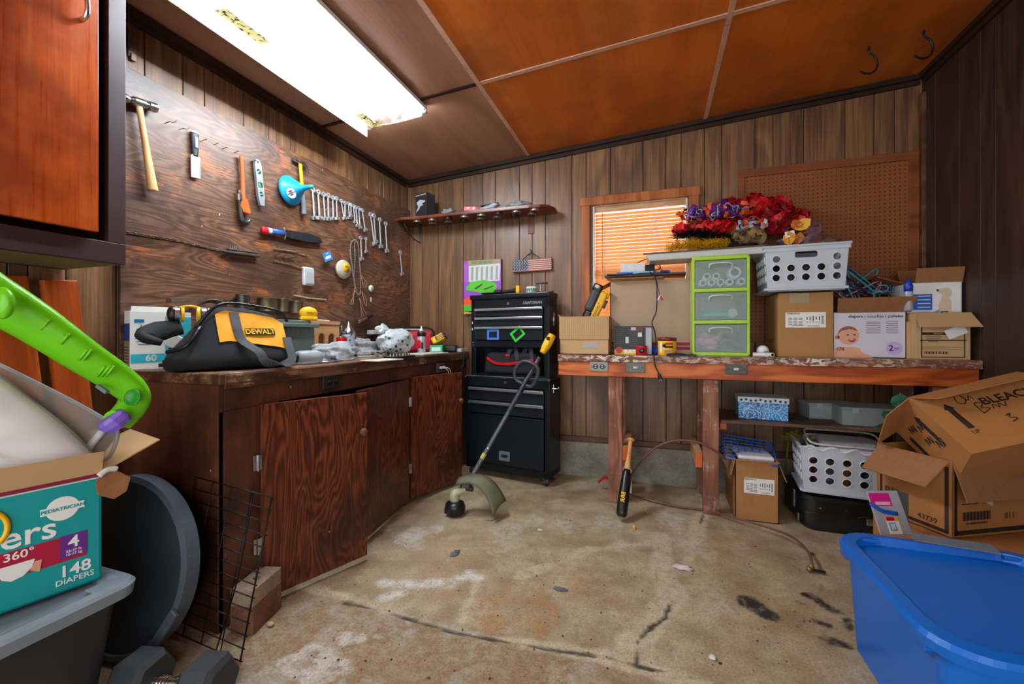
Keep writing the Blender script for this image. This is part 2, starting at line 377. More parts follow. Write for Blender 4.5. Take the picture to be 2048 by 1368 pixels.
# floor: dense grid carrying the slab's own stains, patches and cracks as attributes
def make_floor():
    nx, ny = 300, 340; x0, x1, y0, y1 = XL-.02, XR+.02, -.1, YB+.02
    xs = np.linspace(x0, x1, nx); ys = np.linspace(y0, y1, ny); gx, gy = np.meshgrid(xs, ys)
    def dline(pts):
        d = np.full(gx.shape, 9.0)
        for (ax, ay), (bx, by) in zip(pts[:-1], pts[1:]):
            vx, vy = bx-ax, by-ay; L = vx*vx+vy*vy+1e-9
            t = np.clip(((gx-ax)*vx+(gy-ay)*vy)/L, 0, 1); d = np.minimum(d, np.hypot(gx-ax-t*vx, gy-ay-t*vy))
        return d
    fp = lambda px, py: tuple(W(px, py, Z=0)[:2])
    def L(*a): return [fp(*p) for p in a]
    rs = np.random.RandomState(3)
    def fbm(sc, seed):
        out = np.zeros(gx.shape); amp = 1
        r2 = np.random.RandomState(seed)
        for o in range(5):
            s = sc*2**o; ph = r2.rand(64, 64)
            ux = (gx*s) % 63; uy = (gy*s) % 63; ix = ux.astype(int); iy = uy.astype(int); fx = ux-ix; fy = uy-iy
            fx = fx*fx*(3-2*fx); fy = fy*fy*(3-2*fy); jx = (ix+1) % 64; jy = (iy+1) % 64
            out += amp*((ph[ix, iy]*(1-fx)+ph[jx, iy]*fx)*(1-fy)+(ph[ix, jy]*(1-fx)+ph[jx, jy]*fx)*fy); amp *= .55
        return (out-out.mean())/out.std()
    n1 = fbm(4, 1); n2 = fbm(9, 2); wob = .012*n1+.012*n2
    sm = lambda d, w, s: np.clip((w-(d+wob*.7))/s+.5, 0, 1)
    patch = np.zeros(gx.shape)
    for pts, w in ((L((1400, 985), (1410, 1010), (1395, 1060), (1378, 1110), (1375, 1130)), .028), (L((1325, 1075), (1325, 1120), (1335, 1170), (1340, 1200), (1310, 1240), (1275, 1280), (1272, 1325)), .045),
                   (L((1040, 1150), (1090, 1135), (1180, 1100), (1320, 1085)), .02), (L((945, 1150), (955, 1160), (935, 1215), (925, 1240)), .022),
                   (L((610, 1175), (700, 1195), (800, 1225), (930, 1265), (1080, 1290), (1270, 1330), (1420, 1375)), .022)):
        patch = np.maximum(patch, sm(dline(pts), w, .02))
    crack = np.zeros(gx.shape)
    for pts, w in ((L((1405, 985), (1412, 1010), (1400, 1050), (1395, 1060)), .004), (L((1345, 1200), (1330, 1235), (1290, 1265), (1272, 1290), (1275, 1325)), .004),
                   (L((690, 1205), (760, 1220), (900, 1262), (1060, 1292), (1200, 1312), (1275, 1330), (1400, 1360), (1500, 1385)), .005)):
        crack = np.maximum(crack, np.clip((w-dline(pts)+.004*n2)/.006+.5, 0, 1))
    tar = np.zeros(gx.shape)
    for (a, b, w) in (((1345, 1175), (1365, 1180), .02), ((1500, 1205), (1545, 1235), .032), ((1615, 1190), (1665, 1220), .026), ((1630, 1240), (1655, 1250), .02), ((1640, 1275), (1685, 1290), .032), ((1625, 1105), (1645, 1180), .004), ((1550, 1105), (1590, 1118), .006), ((1585, 1200), (1620, 1212), .008), ((1690, 1240), (1700, 1265), .012)):
        tar = np.maximum(tar, np.clip((w-dline([fp(*a), fp(*b)])+.012*n2)/.012+.3, 0, 1))
    white = np.zeros(gx.shape)
    for pts, w in ((L((765, 1165), (830, 1168), (900, 1165), (935, 1150)), .018), (L((770, 1195), (800, 1186)), .012), (L((940, 1148), (955, 1155)), .025)):
        white = np.maximum(white, .75*np.clip((w-dline(pts)+.010*n1)/.05+.5, 0, 1))
    for (px, py, r, k) in ((810, 1080, .10, .5), (790, 1105, .10, .45), (1240, 1050, .14, .4), (1130, 1045, .16, .35), (1350, 1045, .14, .45), (1390, 1080, .1, .3), (1020, 1075, .09, .3), (560, 1340, .14, .5), (1500, 1120, .1, .2)):
        c = fp(px, py); d = np.hypot((gx-c[0]), (gy-c[1])*.8); white = np.maximum(white, k*.7*np.clip((r-d+.10*n1+.05*n2)/.09, 0, 1))
    rust = np.zeros(gx.shape)
    for (px, py, r, k) in ((1065, 1215, .16, .7), (620, 1230, .10, .6), (1170, 1170, .2, .4), (1050, 1250, .12, .5), (900, 1120, .3, .35), (1450, 1100, .2, .35), (1560, 1270, .3, .2)):
        c = fp(px, py); d = np.hypot(gx-c[0], gy-c[1]); rust = np.maximum(rust, k*np.clip((r-d+.06*n1)/.08, 0, 1))
    c = fp(1097, 996); d = np.abs(np.hypot(gx-c[0], gy-c[1])-.045); rust = np.maximum(rust, np.clip((.012-d)/.008, 0, 1))
    for a, b in (((1005, 1000), (1030, 990)), ((1035, 995), (1050, 1010))): rust = np.maximum(rust, np.clip((.012-dline([fp(*a), fp(*b)]))/.008, 0, 1))
    old = np.clip((0*gx+dline(L((560, 1165), (700, 1195), (800, 1225), (930, 1265), (1080, 1290), (1270, 1330), (1420, 1375)))), 0, 1)
    # rough old slab in front of the joint
    a = fp(700, 1195); b = fp(1270, 1330); side = (gx-a[0])*(b[1]-a[1])-(gy-a[1])*(b[0]-a[0]); rough = np.clip(side/.03+n1*.3, 0, 1)
    zz = -.004*crack-.002*tar*0
    me = bpy.data.meshes.new('floor')
    co = np.stack([gx, gy, zz], -1).reshape(-1, 3)
    idx = np.arange(nx*ny).reshape(ny, nx); q = np.stack([idx[:-1, :-1], idx[:-1, 1:], idx[1:, 1:], idx[1:, :-1]], -1).reshape(-1, 4)
    ev = [(x0, YF, 0), (x1, YF, 0)]; base = len(co); verts = co.tolist()+[list(e) for e in ev]
    faces = q.tolist()+[[base, base+1]+[int(i) for i in idx[0, ::-1]]]
    me.from_pydata(verts, [], faces)
    for nm, arr in (('patch', patch), ('crack', crack), ('tar', tar), ('white', white), ('rust', rust), ('rough', rough)):
        at = me.attributes.new(nm, 'FLOAT', 'POINT'); full = np.zeros(len(verts)); full[:nx*ny] = arr.reshape(-1); at.data.foreach_set('value', full.astype(np.float32))
    g = NT('stained_concrete_floor'); v = g.coord()
    A = lambda nm: (lambda x: x.outputs['Fac'])(g.n('ShaderNodeAttribute', attribute_name=nm))
    f1 = g.noise(v, 1.6, 8, .62, .4); f2 = g.noise(v, 7, 7, .65); f3 = g.noise(v, 120, 4, .7); f4 = g.noise(v, 28, 5, .7)
    c = g.ramp(f1, [(.30, '96805e'), (.45, 'b5a280'), (.58, 'c2b192'), (.72, 'ab9672')])
    c = g.mix(g.ramp(f2, [(.42, 0.0), (.7, .8)]), c, '8e7050')
    c = g.mix(g.ramp(g.noise(v, 3.1, 7, .7, .8), [(.52, 0.0), (.66, .6)]), c, 'cfc3a8')
    c = g.mix(g.math('MULTIPLY', A('rough'), g.ramp(f4, [(.38, 0.0), (.56, .85)])), c, '8e6c4c')
    c = g.mix(g.math('MULTIPLY', A('rough'), g.ramp(g.noise(v, 3.7, 6, .7), [(.5, 0.0), (.62, .8)])), c, 'b9b3a4')
    c = g.mix(g.math('MULTIPLY', A('rust'), g.ramp(g.noise(v, 9, 7, .75, .5), [(.40, .1), (.60, 1.0)])), c, 'b07a40'); c = g.mix(g.math('MULTIPLY', A('patch'), g.ramp(g.noise(v, 12, 6, .7), [(.35, .35), (.55, .95)])), c, 'cfc0a2')
    c = g.mix(g.math('MULTIPLY', g.ramp(A('white'), [(.08, 0.0), (.55, 1.0)]), g.ramp(g.noise(v, 16, 7, .75), [(.42, .15), (.54, 1.0)])), c, 'e6e2da')
    c = g.mix(A('crack'), c, '4e463a'); c = g.mix(g.math('MULTIPLY', A('tar'), g.ramp(f4, [(.36, .45), (.5, 1.0)])), c, '2a2926')
    sp = g.n('ShaderNodeTexVoronoi'); sp.inputs['Scale'].default_value = 22; g.l(v, sp.inputs['Vector'])
    k = g.math('MULTIPLY', g.ramp(sp.outputs['Distance'], [(.07, 1.0), (.13, 0.0)]), g.ramp(f2, [(.5, 0.0), (.56, .8)])); c = g.mix(k, c, '4a3a2a')
    c = g.mix(1.0, c, g.ramp(f3, [(.3, .62), (.6, 1.08)]), 'MULTIPLY'); c = g.mix(1.0, c, g.ramp(f4, [(.34, .72), (.52, 1.03)]), 'MULTIPLY')
    h = g.math('ADD', g.math('MULTIPLY', f4, .6), g.math('MULTIPLY', f3, .5))
    g.bsdf(c, g.math('MULTIPLY_ADD', f2, .3, .5), bump=h, bs=.35, bd=.004, spec=.35)
    me.materials.append(g.mat); o = bpy.data.objects.new('floor', me); COL.objects.link(o); o['kind'] = 'structure'
make_floor()
# back wall panelling: planks with real grooves, window opening left free
WX0, WX1, WZ0, WZ1 = W(1186, 400, Y=YB).x, W(1375, 400, Y=YB).x, 1.06, 2.07
gpx = [824, 845, 877, 926.5, 966, 990.5, 1039, 1064.6, 1091, 1144, 1172, 1220.5, 1286, 1332, 1362, 1409, 1443, 1510, 1546, 1607.5, 1690, 1748, 1789]
gx_ = [XL]+[W(p, 400, Y=YB).x for p in gpx]+[XR]
b = MB(); b.box(((XL+WX0)/2-.05, YB+.03, 1.35), (WX0-XL+.1, .04, 2.7), M_groove); b.box(((XR+WX1)/2+.05, YB+.03, 1.35), (XR-WX1+.1, .04, 2.7), M_groove)
b.box(((WX0+WX1)/2, YB+.03, WZ0/2), (WX1-WX0, .04, WZ0), M_groove); b.box(((WX0+WX1)/2, YB+.03, (WZ1+2.7)/2), (WX1-WX0, .04, 2.7-WZ1), M_groove)
for a, c in zip(gx_[:-1], gx_[1:]):
    a2, c2 = a+.002, c-.002
    segs = [(a2, c2, .3, 2.7)]
    if c2 > WX0 and a2 < WX1:
        segs = [(a2, c2, .3, WZ0), (a2, c2, WZ1, 2.7)]
        if a2 < WX0: segs.append((a2, WX0, WZ0, WZ1))
        if c2 > WX1: segs.append((WX1, c2, WZ0, WZ1))
    for (p, q, z0, z1) in segs: b.box(((p+q)/2, YB+.004, (z0+z1)/2), (q-p, .012, z1-z0), M_panel, bev=.0015, seg=1)
b.build('wall_back', kind='structure')
def side_wall(name, X, s, widths, z1, mat=M_panel):
    b = MB(); b.box((X+s*.03, (YF+YB)/2+.02, z1/2), (.04, YB-YF+.06, z1), M_groove)
    y = YB; i = 0
    while y > YF:
        w = widths[i % len(widths)]; i += 1; y2 = max(y-w, YF)
        b.box((X+s*.004, (y+y2)/2, (z1)/2), (.012, y-y2-.004, z1), mat, bev=.0015, seg=1); y = y2
    return b.build(name, kind='structure')
side_wall('wall_left', XL, -1, [.10, .155, .10, .05, .155, .205, .10, .155], 2.45)
side_wall('wall_right', XR, 1, [.13, .205, .155, .10, .205, .155, .10], 2.68, M_panel_shaded)
# ceiling, sloping up to the right, with battens over the joints
b = MB(); e = .02
def slab(x0, x1, y0, y1, z_off, th, mat, b=b):
    v = [(x0, y0, ceilz(x0)+z_off), (x1, y0, ceilz(x1)+z_off), (x1, y1, ceilz(x1)+z_off), (x0, y1, ceilz(x0)+z_off)]
    v += [(p[0], p[1], p[2]+th) for p in v]
    b.add(v, [[3, 2, 1, 0], [4, 5, 6, 7], [0, 1, 5, 4], [1, 2, 6, 5], [2, 3, 7, 6], [3, 0, 4, 7]], mat)
XS = [XL-.05, -.941, .34, XR+.05]
for i in range(3):
    for (y0, y1) in ((2.2, YB+.05), (YF, 2.2)): slab(XS[i]+.001, XS[i+1]-.001, y0+.001, y1-.001, 0, .03, M_ceil2 if i == 0 else M_ceil)
b.build('ceiling', kind='structure')
for k, x in enumerate((-.941, .34)):
    b = MB(); slab(x-.013, x+.013, YF, YB-.02, -.007, .006, M_batten, b); b.build('trim_%d' % (k+1), kind='structure')
b = MB(); slab(-.925, XR, 2.2-.013, 2.2+.013, -.0075, .006, M_batten, b); b.build('trim_3', kind='structure')
b = MB(); slab(XL, -.96, 2.2-.012, 2.2+.012, -.0075, .006, M_dark, b); b.build('trim_4', kind='structure')
# crown strips and corner trims
b = MB(); slab(XL+.02, XR-.02, YB-.045, YB-.004, -.03, .028, M_dark, b); slab(XL+.02, XR-.02, YB-.02, YB-.004, -.055, .028, M_dark, b); b.build('trim_5', kind='structure')
for k, (X, s) in enumerate(((XL, 1), (XR, -1))):
    b = MB(); z = ceilz(X)
    b.box((X+s*.021, (YF+YB)/2, z-.016), (.035, YB-YF-.1, .026), M_dark); b.box((X+s*.01, (YF+YB)/2, z-.042), (.014, YB-YF-.1, .03), M_dark); b.build('trim_%d' % (6+k), kind='structure')
b = MB(); b.box((XR-.012, YB-.03, 1.3), (.02, .03, 2.5), M_board, bev=.002); b.build('trim_8', kind='structure')
# concrete stem wall and the sill board above it
b = MB(); b.box(((XL+XR)/2, YB-.005, .13), (XR-XL-.02, .05, .262), M_conc, bev=.004); b.box(((XL+XR)/2, YB-.012, .283), (XR-XL-.02, .022, .04), M_board, bev=.002); b.build('baseboard_back', kind='structure')
# ---------------------------------------------------------------- window with blinds
fx0, fx1, fz1 = -.528, .303, 2.13
b = MB(); fz0 = 1.0; w_ = .068
b.box((fx0+w_/2, YB-.012, (fz0+fz1)/2), (w_, .03, fz1-fz0), M_trimw, bev=.006); b.box((fx1-w_/2, YB-.012, (fz0+fz1)/2), (w_, .03, fz1-fz0), M_trimw, bev=.006)
b.box(((fx0+fx1)/2, YB-.014, fz1-w_/2), (fx1-fx0+.02, .036, w_), M_trimw, bev=.006); b.box(((fx0+fx1)/2, YB-.03, fz0+.03), (fx1-fx0, .08, .03), M_trimw, bev=.006)
for x in (WX0+.006, WX1-.006): b.box((x, YB+.045, (WZ0+WZ1)/2), (.012, .10, WZ1-WZ0), M_offw)
b.box(((WX0+WX1)/2, YB+.045, WZ1-.006), (WX1-WX0, .10, .012), M_offw); b.box(((WX0+WX1)/2, YB+.045, WZ0+.006), (WX1-WX0, .10, .012), M_offw)
b.build('window_1', kind='structure')
b = MB(); b.box(((WX0+WX1)/2, YB+.085, (WZ0+WZ1)/2), (WX1-WX0-.02, .004, WZ1-WZ0-.02), M_glass)
b.box(((WX0+WX1)/2, YB+.08, 1.55), (WX1-WX0-.02, .02, .04), M_trimw); b.build('window_2', kind='structure')
def slatmat():
    g = NT('blind_slat'); f = g.noise(g.coord((.1, 1, 1)), 40, 3); c = g.mix(f, 'e2a868', 'f0c896')
    d = g.n('ShaderNodeBsdfDiffuse'); t = g.n('ShaderNodeBsdfTranslucent'); m = g.n('ShaderNodeMixShader'); m.inputs[0].default_value = .42
    g.l(c, d.inputs[0]); g.l(g.mix(.5, c, 'f4b468'), t.inputs[0]); g.l(d.outputs[0], m.inputs[1]); g.l(t.outputs[0], m.inputs[2]); g.l(m.outputs[0], g.out.inputs[0]); return g.mat
M_slat = slatmat()
bl = thing('window_blind', 'orange-tan slatted blind lowered over the window', 'blind', ((WX0+WX1)/2, YB+.03, WZ0+.02))
bw = WX1-WX0-.028; b = MB(); b.box((0, 0, WZ1-WZ0-.05), (bw+.01, .035, .045), M_light_wood, bev=.003); b.build('headrail', bl)
b = MB(); z = WZ1-WZ0-.095
while z > .01:
    b.box((0, 0, z), (bw, .0295, .0016), M_slat, rot=(math.radians(66), 0, 0)); z -= .0262
b.build('slats', bl)
b = MB()
for x in (-.235, .12): b.cyl((x, -.016, .01), (x, -.016, WZ1-WZ0-.07), .0012, M_offw, n=6); b.cyl((x, .016, .01), (x, .016, WZ1-WZ0-.07), .0012, M_offw, n=6)
b.build('ladder_cord', bl)
b = MB(); b.cyl((-.265, -.022, .42), (-.265, -.022, WZ1-WZ0-.08), .004, M_light_wood, n=8); b.build('tilt_wand', bl)
b = MB(); b.box((0, 0, .0), (bw, .026, .014), M_light_wood, bev=.002); b.build('bottom_rail', bl)
# ---------------------------------------------------------------- pegboard
def pegmat():
    g = NT('pegboard'); tc = g.n('ShaderNodeTexCoord'); sx = g.n('ShaderNodeSeparateXYZ'); g.l(tc.outputs['Object'], sx.inputs[0])
    def cell(o): return g.math('SUBTRACT', g.math('FRACT', g.math('DIVIDE', g.math('ADD', o, 10), .0254)), .5)
    a, c = cell(sx.outputs['X']), cell(sx.outputs['Z']); d = g.math('SQRT', g.math('ADD', g.math('MULTIPLY', a, a), g.math('MULTIPLY', c, c)))
    k = g.ramp(d, [(.10, 1.0), (.14, 0.0)]); f = g.noise(g.coord(), 4, 4)
    g.bsdf(g.mix(k, g.mix(f, '7a4012', '96561e'), '140a05'), .6, bump=g.ramp(d, [(.1, 0.0), (.15, 1.0)]), bs=.6, bd=.004); return g.mat
M_peg = pegmat(); px0, px1, pz1, pz0 = .546, 1.535, 2.205, 1.0
b = MB(); b.box(((px0+px1)/2, YB-.012, (pz0+pz1)/2), (px1-px0-.06, .005, pz1-pz0-.06), M_peg)
M_tr2 = wood('pegboard_frame_wood', '5c2a10', '7d401c', '945428', 'X', 1.2, .5, rings=4, contrast=.3)
pb = thing('pegboard', 'brown perforated hardboard panel framed in wood on back wall', 'pegboard'); b.build('perforated_panel', pb)
b = MB()
b.box(((px0+px1)/2, YB-.014, pz1-.025), (px1-px0, .02, .05), M_tr2, bev=.002); b.box((px1-.025, YB-.014, (pz0+pz1)/2-.05), (.05, .02, pz1-pz0), M_tr2, bev=.002)
b.box((px0+.02, YB-.014, (pz0+pz1)/2-.05), (.04, .02, pz1-pz0), M_tr2, bev=.002); b.build('frame', pb)
# ---------------------------------------------------------------- ceiling light
TUBE = 100
def diffmat():
    g = NT('light_diffuser'); v = g.coord(); f = g.noise(v, 9, 5, .7); f2 = g.noise(v, 55, 4, .7)
    sx = g.n('ShaderNodeSeparateXYZ'); g.l(v, sx.inputs[0])
    near = g.ramp(g.math('ABSOLUTE', g.math('SUBTRACT', sx.outputs['Y'], .50)), [(.08, 1.0), (.20, 0.0)])
    near2 = g.ramp(g.math('ABSOLUTE', g.math('SUBTRACT', sx.outputs['Y'], -.32)), [(.10, 1.0), (.26, 0.0)]); nn = g.math('MAXIMUM', near, near2)
    lf = g.ramp(g.math('ADD', sx.outputs['X'], .5), [(.30, 0.0), (.34, 1.0)], 'LINEAR'); lf2 = g.ramp(g.math('ADD', sx.outputs['X'], .5), [(.40, 1.0), (.47, 0.0)])
    mask = g.math('MULTIPLY', g.math('MULTIPLY', nn, lf), lf2)
    dirt = g.math('MULTIPLY', g.ramp(f2, [(.54, 0.0), (.57, 1.0)]), mask); yel = g.math('MULTIPLY', mask, .8)
    c = g.mix(yel, 'ffffff', 'd8d070'); c = g.mix(dirt, c, '2a281c')
    em = g.n('ShaderNodeEmission'); g.l(c, em.inputs[0]); em.inputs[1].default_value = .75; tr = g.n('ShaderNodeBsdfTransparent')
    df = g.n('ShaderNodeBsdfDiffuse'); g.l(c, df.inputs[0])
    m1 = g.n('ShaderNodeMixShader'); m1.inputs[0].default_value = .5; g.l(df.outputs[0], m1.inputs[1]); g.l(em.outputs[0], m1.inputs[2])
    m2 = g.n('ShaderNodeMixShader'); g.l(g.math('MAXIMUM', g.math('MAXIMUM', dirt, mask), .5), m2.inputs[0]); g.l(tr.outputs[0], m2.inputs[1]); g.l(m1.outputs[0], m2.inputs[2]); g.l(m2.outputs[0], g.out.inputs[0]); return g.mat
lf = thing('fluorescent_ceiling_light', 'long white fluorescent fixture with stained and broken plastic lens on the ceiling', 'ceiling light', (-1.515, 1.65, 2.39))
M_hous = mt('6a7078', .5)
b = MB(); b.box((.0, 0, .066), (.432, 1.2, .006), M_white); b.box((.215, 0, .055), (.003, 1.2, .015), M_white); b.box((-.217, 0, .008), (.004, 1.2, .116), M_offw); b.box((0, -.6, .03), (.42, .004, .07), M_white)  # right lip added to cut tube light leaking onto the ceiling
b.box((.12, .612, .045), (.17, .022, .012), M_hous); b.build('housing', lf)
b = MB()
def lens(u, v):
    x = -.215+.43*u; y = -.6+1.19*v
    z = -.0-.012*math.sin(PI*u)
    if u > .97: z = .05
    if v > .93:
        y = .50+.10*(1-u)*1.0+.012*math.sin(u*31)+.008*math.sin(u*57) if v > .99 else y
    return (x, y, z)
b.grid(lens, 24, 60, diffmat()); b.build('diffuser', lf)
def tubemat(k):
    g = NT('fluorescent_tube'); em = g.n('ShaderNodeEmission'); em.inputs[0].default_value = (.80, .91, 1, 1); em.inputs[1].default_value = k; g.l(em.outputs[0], g.out.inputs[0]); return g.mat
for x, z, k in ((-.15, .042, .45), (-.085, .042, .68), (.10, .034, 2.0)):
    b = MB(); b.cyl((x, -.57, z), (x, .58, z), .012, tubemat(TUBE*k), n=8); b.build('lamp_tube', lf)
b = MB(); b.prism([(-.045, .062), (.045, .062), (.004, .008), (-.004, .008)], 1.16, M_white, M=frame((0, .58, 0), (1, 0, 0), (0, 0, 1))); b.build('added_light_baffle', lf)  # added fin that keeps the right tube's light off the left wall
# ---------------------------------------------------------------- ceiling hooks
def hook(px, py, lab):
    p = W(px, py, Z=2.66); p.z = ceilz(p.x)
    b = MB(); b.tube([(0, 0, 0), (0, 0, -.03), (.03, 0, -.05), (.045, 0, -.09), (.03, 0, -.13), (-.01, 0, -.145), (-.05, 0, -.13)], .005, M_black, n=8)
    o = b.build('ceiling_hook', label=lab, cat='hook', group='utility hooks in the ceiling'); o.location = p; o.rotation_euler = (0, 0, .3)
hook(1738, 86, 'black utility hook in the ceiling, left of the two'); hook(1848, 58, 'black utility hook in the ceiling, right of the two')
# ================================================================ LEFT WALL: counter, tool board, upper cabinet
CT = .94; CXF = -1.48; CY0 = 1.10
# ---- counter cabinet
cab = thing('counter_cabinet', 'long dark brown wooden base cabinet with three plywood doors along the left wall', 'cabinet', ((XL+CXF)/2, 2.17, 0))
cx, cy = cab.location.x, cab.location.y
b = MB(); dx = CXF-XL-.02; L_ = YB-.06-CY0
b.box((0, CY0-cy+.012, .45), (dx, .022, .90), M_cab, bev=.002)                                       # end panel
b.box((dx/2-.011, 0, .85), (.022, L_, .098), M_cab, bev=.002)                                          # apron
b.box((dx/2-.011, CY0+.09-cy, .40), (.022, .17, .80), M_cab, bev=.002)                                 # wide end stile
b.box((dx/2-.011, 2.35-cy, .40), (.022, .09, .80), M_cab, bev=.002); b.box((dx/2-.011, 2.98-cy, .40), (.022, .40, .80), M_cab, bev=.002)
b.box((dx/2-.03, 0, .02), (.02, L_-.02, .04), M_dark); b.box((0, L_/2-.01, .45), (dx, .02, .9), M_cab); b.box((-dx/2+.01, 0, .45), (.02, L_-.04, .88), M_dark); b.box((0, 0, .05), (dx-.06, L_-.04, .02), M_dark)
b.build('cabinet_body', cab)
def hinge(parent, p, rz=0):
    b = MB(); b.box((0, 0, 0), (.006, .03, .06), M_steel, bev=.001); b.cyl((.006, 0, -.032), (.006, 0, .032), .005, M_steel, n=8); o = b.build('hinge', parent); o.location = p; o.rotation_euler = (0, 0, rz)
def door(y_h, width, z0, z1, sgn, ang, knobz, hz):
    """plywood door hinged at y_h, opening outwards by ang"""
    o = MB(); o.box((0, sgn*width/2, (z0+z1)/2), (.018, width, z1-z0), M_door, bev=.002)
    d = o.build('door', cab); d.location = (dx/2+.012, y_h-cy, 0); d.rotation_euler = (0, 0, -sgn*ang)
    if knobz:
        k = MB(); k.lathe([(.010, 0), (.009, .012), (.017, .02), (.02, .03), (.015, .038), (0, .04)], M_cab, M=Matrix.Rotation(PI/2, 4, 'Y'), n=20)
        ko = k.build('knob', d); ko.location = (.009, sgn*(width-.035), knobz)
    for z in hz: hinge(d, (.008, -sgn*.012, z))
    return d
door(1.265, .46, .03, .805, 1, math.radians(22), .625, (.25, .578))
door(2.325, .58, .03, .80, -1, math.radians(7), None, (.23, .655))
door(2.352, .46, .03, .81, 1, math.radians(19), .61, ())
# ---- counter top
top = MB(); top.box(((XL+CXF)/2+.01, (CY0+YB-.03)/2-.004, CT-.02), (CXF-XL+.01, YB-.03-CY0+.012, .04), M_ctop, bev=.004)
top.box((CXF+.012, (CY0+YB-.03)/2, CT-.03), (.012, YB-.05-CY0, .05), M_ctop, bev=.002)
top.build('countertop', label='worn brown wooden worktop on top of the left counter cabinet', cat='worktop')
def outlet(px, py, X, lab, plate, plugs=False):
    p = W(px, py, X=X); t = thing('power_outlet', lab, 'outlet', p)
    b = MB(); b.box((.004, 0, 0), (.006, .115, .07), plate, bev=.003)
    for s in (-1, 1):
        b.box((.0085, s*.021, 0), (.004, .034, .036), M_blkplas, bev=.004)
        for q in (-1, 1): b.box((.0108, s*.021+q*.006, .004), (.001, .003, .010), M_steel)
    b.build('cover_plate', t)
    if plugs:
        k = MB()
        for s in (-1, 1): k.box((.02, s*.02+.0, 0), (.025, .018, .02), mt('b8b8b4', .5), bev=.004)
        k.tube([(.03, -.02, 0), (.06, -.02, -.005), (.07, 0, -.04), (.03, .02, -.09)], .0025, M_offw); k.tube([(.03, .02, 0), (.06, .03, -.01), (.06, .05, -.05), (.02, .06, -.09)], .0025, M_offw)
        k.build('plug', t)
outlet(662, 762, CXF+.004, 'dark metal duplex outlet on the counter apron above the big door', mt('4a443c', .5, .6))
outlet(880, 735, CXF+.004, 'duplex outlet with two grey plugs at the far end of the counter apron', mt('6a6258', .5), True)
# power strip on the end of the counter + cable
pb_ = MB(); pb_.box((-1.50, 3.16, CT+.016), (.05, .12, .028), M_offw, bev=.005); pb_.build('power_strip', label='short pale power strip lying on the far corner of the left counter', cat='power strip')
# ---- plywood tool board
b = MB(); b.box((XL+.022, (1.107+YB-.01)/2, (CT+.005+2.176)/2), (.018, YB-.01-1.107, 2.176-CT-.005), M_ply, bev=.002)
tb = b.build('tool_board', label='dark stained plywood board covering the left wall above the counter', cat='board')
TX = XL+.031                                   # face of the board
def twp(px, py, off=.0): return W(px, py, X=TX+off)
MW = Matrix(((0, 0, 1, 0), (1, 0, 0, 0), (0, 1, 0, 0), (0, 0, 0, 1)))     # local x->world Y, y->world Z, z->world X (out of the wall)
def wall_thing(name, lab, cat, p0, p1, group=None, off=.012):
    """thing on the board whose local +y runs from picture point p0 to p1 ; returns (thing, length)"""
    a = twp(*p0, off); c = twp(*p1, off); L = (c-a).length; up = (c-a).normalized(); right = up.cross(Vector((1, 0, 0)))
    t = thingM(name, lab, cat, frame(a, right, up), group); return t, L
def nail(px, py, hook=False):
    p = twp(px, py)
    b = MB(); b.cyl((0, 0, -.004), (.035, 0, 0), .0016, M_iron, n=6)
    if hook: b.tube([(.03, 0, 0), (.04, .01, -.002), (.043, .02, .012)], .0016, M_iron, n=6)
    o = b.build('nail', label='thin bent nail sticking out of the plywood tool board with nothing on it', cat='nail', group='bare nails in the tool board'); o.location = p
for q in ((330, 245, 1), (358, 258, 1), (404, 280, 0), (427, 288, 0), (445, 296, 0), (468, 304, 0), (502, 322, 1), (692, 371, 1), (545, 525, 1), (740, 420, 0), (560, 545, 1), (785, 470, 0)): nail(q[0], q[1], bool(q[2]))
# ball-peen hammer
M_hick = wood('hickory_handle', 'a9723a', 'd3a365', 'e6c48c', 'Y', 2.0, .45, rings=5, contrast=.4)
t, L = wall_thing('ball_peen_hammer', 'ball-peen hammer with long wooden handle hanging at the upper left of the tool board', 'hammer', (306, 382), (277, 205), off=.03)
b = MB(); b.tube([(0, 0, 0), (0, L*.12, 0), (0, L*.45, 0), (0, L*.8, 0), (0, L*1.0, 0)], [.020, .0185, .0135, .0115, .013], M_hick, n=14, flat=.75, up=(0, 0, 1)); b.build('handle', t)
b = MB(); b.cyl((-.018, L, 0), (.02, L, 0), .019, M_steel, n=20); b.cyl((.02, L, 0), (.036, L, 0), .013, M_steel, n=20); b.cyl((.036, L, 0), (.064, L, 0), .0195, M_steel, n=24); b.cyl((-.018, L, 0), (-.03, L, 0), .018, M_steel, r1=.012); b.ball((-.046, L, 0), .0185, M_steel); b.build('head', t)
# putty knife
t, L = wall_thing('putty_knife', 'putty knife with grey handle and pale blade on the tool board', 'putty knife', (391, 357), (389, 262))
b = MB(); b.prism([(-.021, 0), (.021, .006), (.021, L*.46), (.009, L*.5), (-.009, L*.5), (-.021, L*.46)], .004, mt('e4dfd0', .4), bev=.0008); b.build('blade', t)
b = MB(); b.tube([(0, L*.47, .002), (0, L*.6, .002), (0, L*.8, .002), (0, L*.95, .002)], [.012, .0145, .019, .017], M_dgrey, n=12, flat=.6, up=(0, 0, 1)); b.ball((0, L*.965, .002), .0165, M_white, (1, .6, .55)); b.box((0, L*.75, .0135), (.014, .05, .002), mt('8b949c', .4), bev=.001); b.build('handle', t)
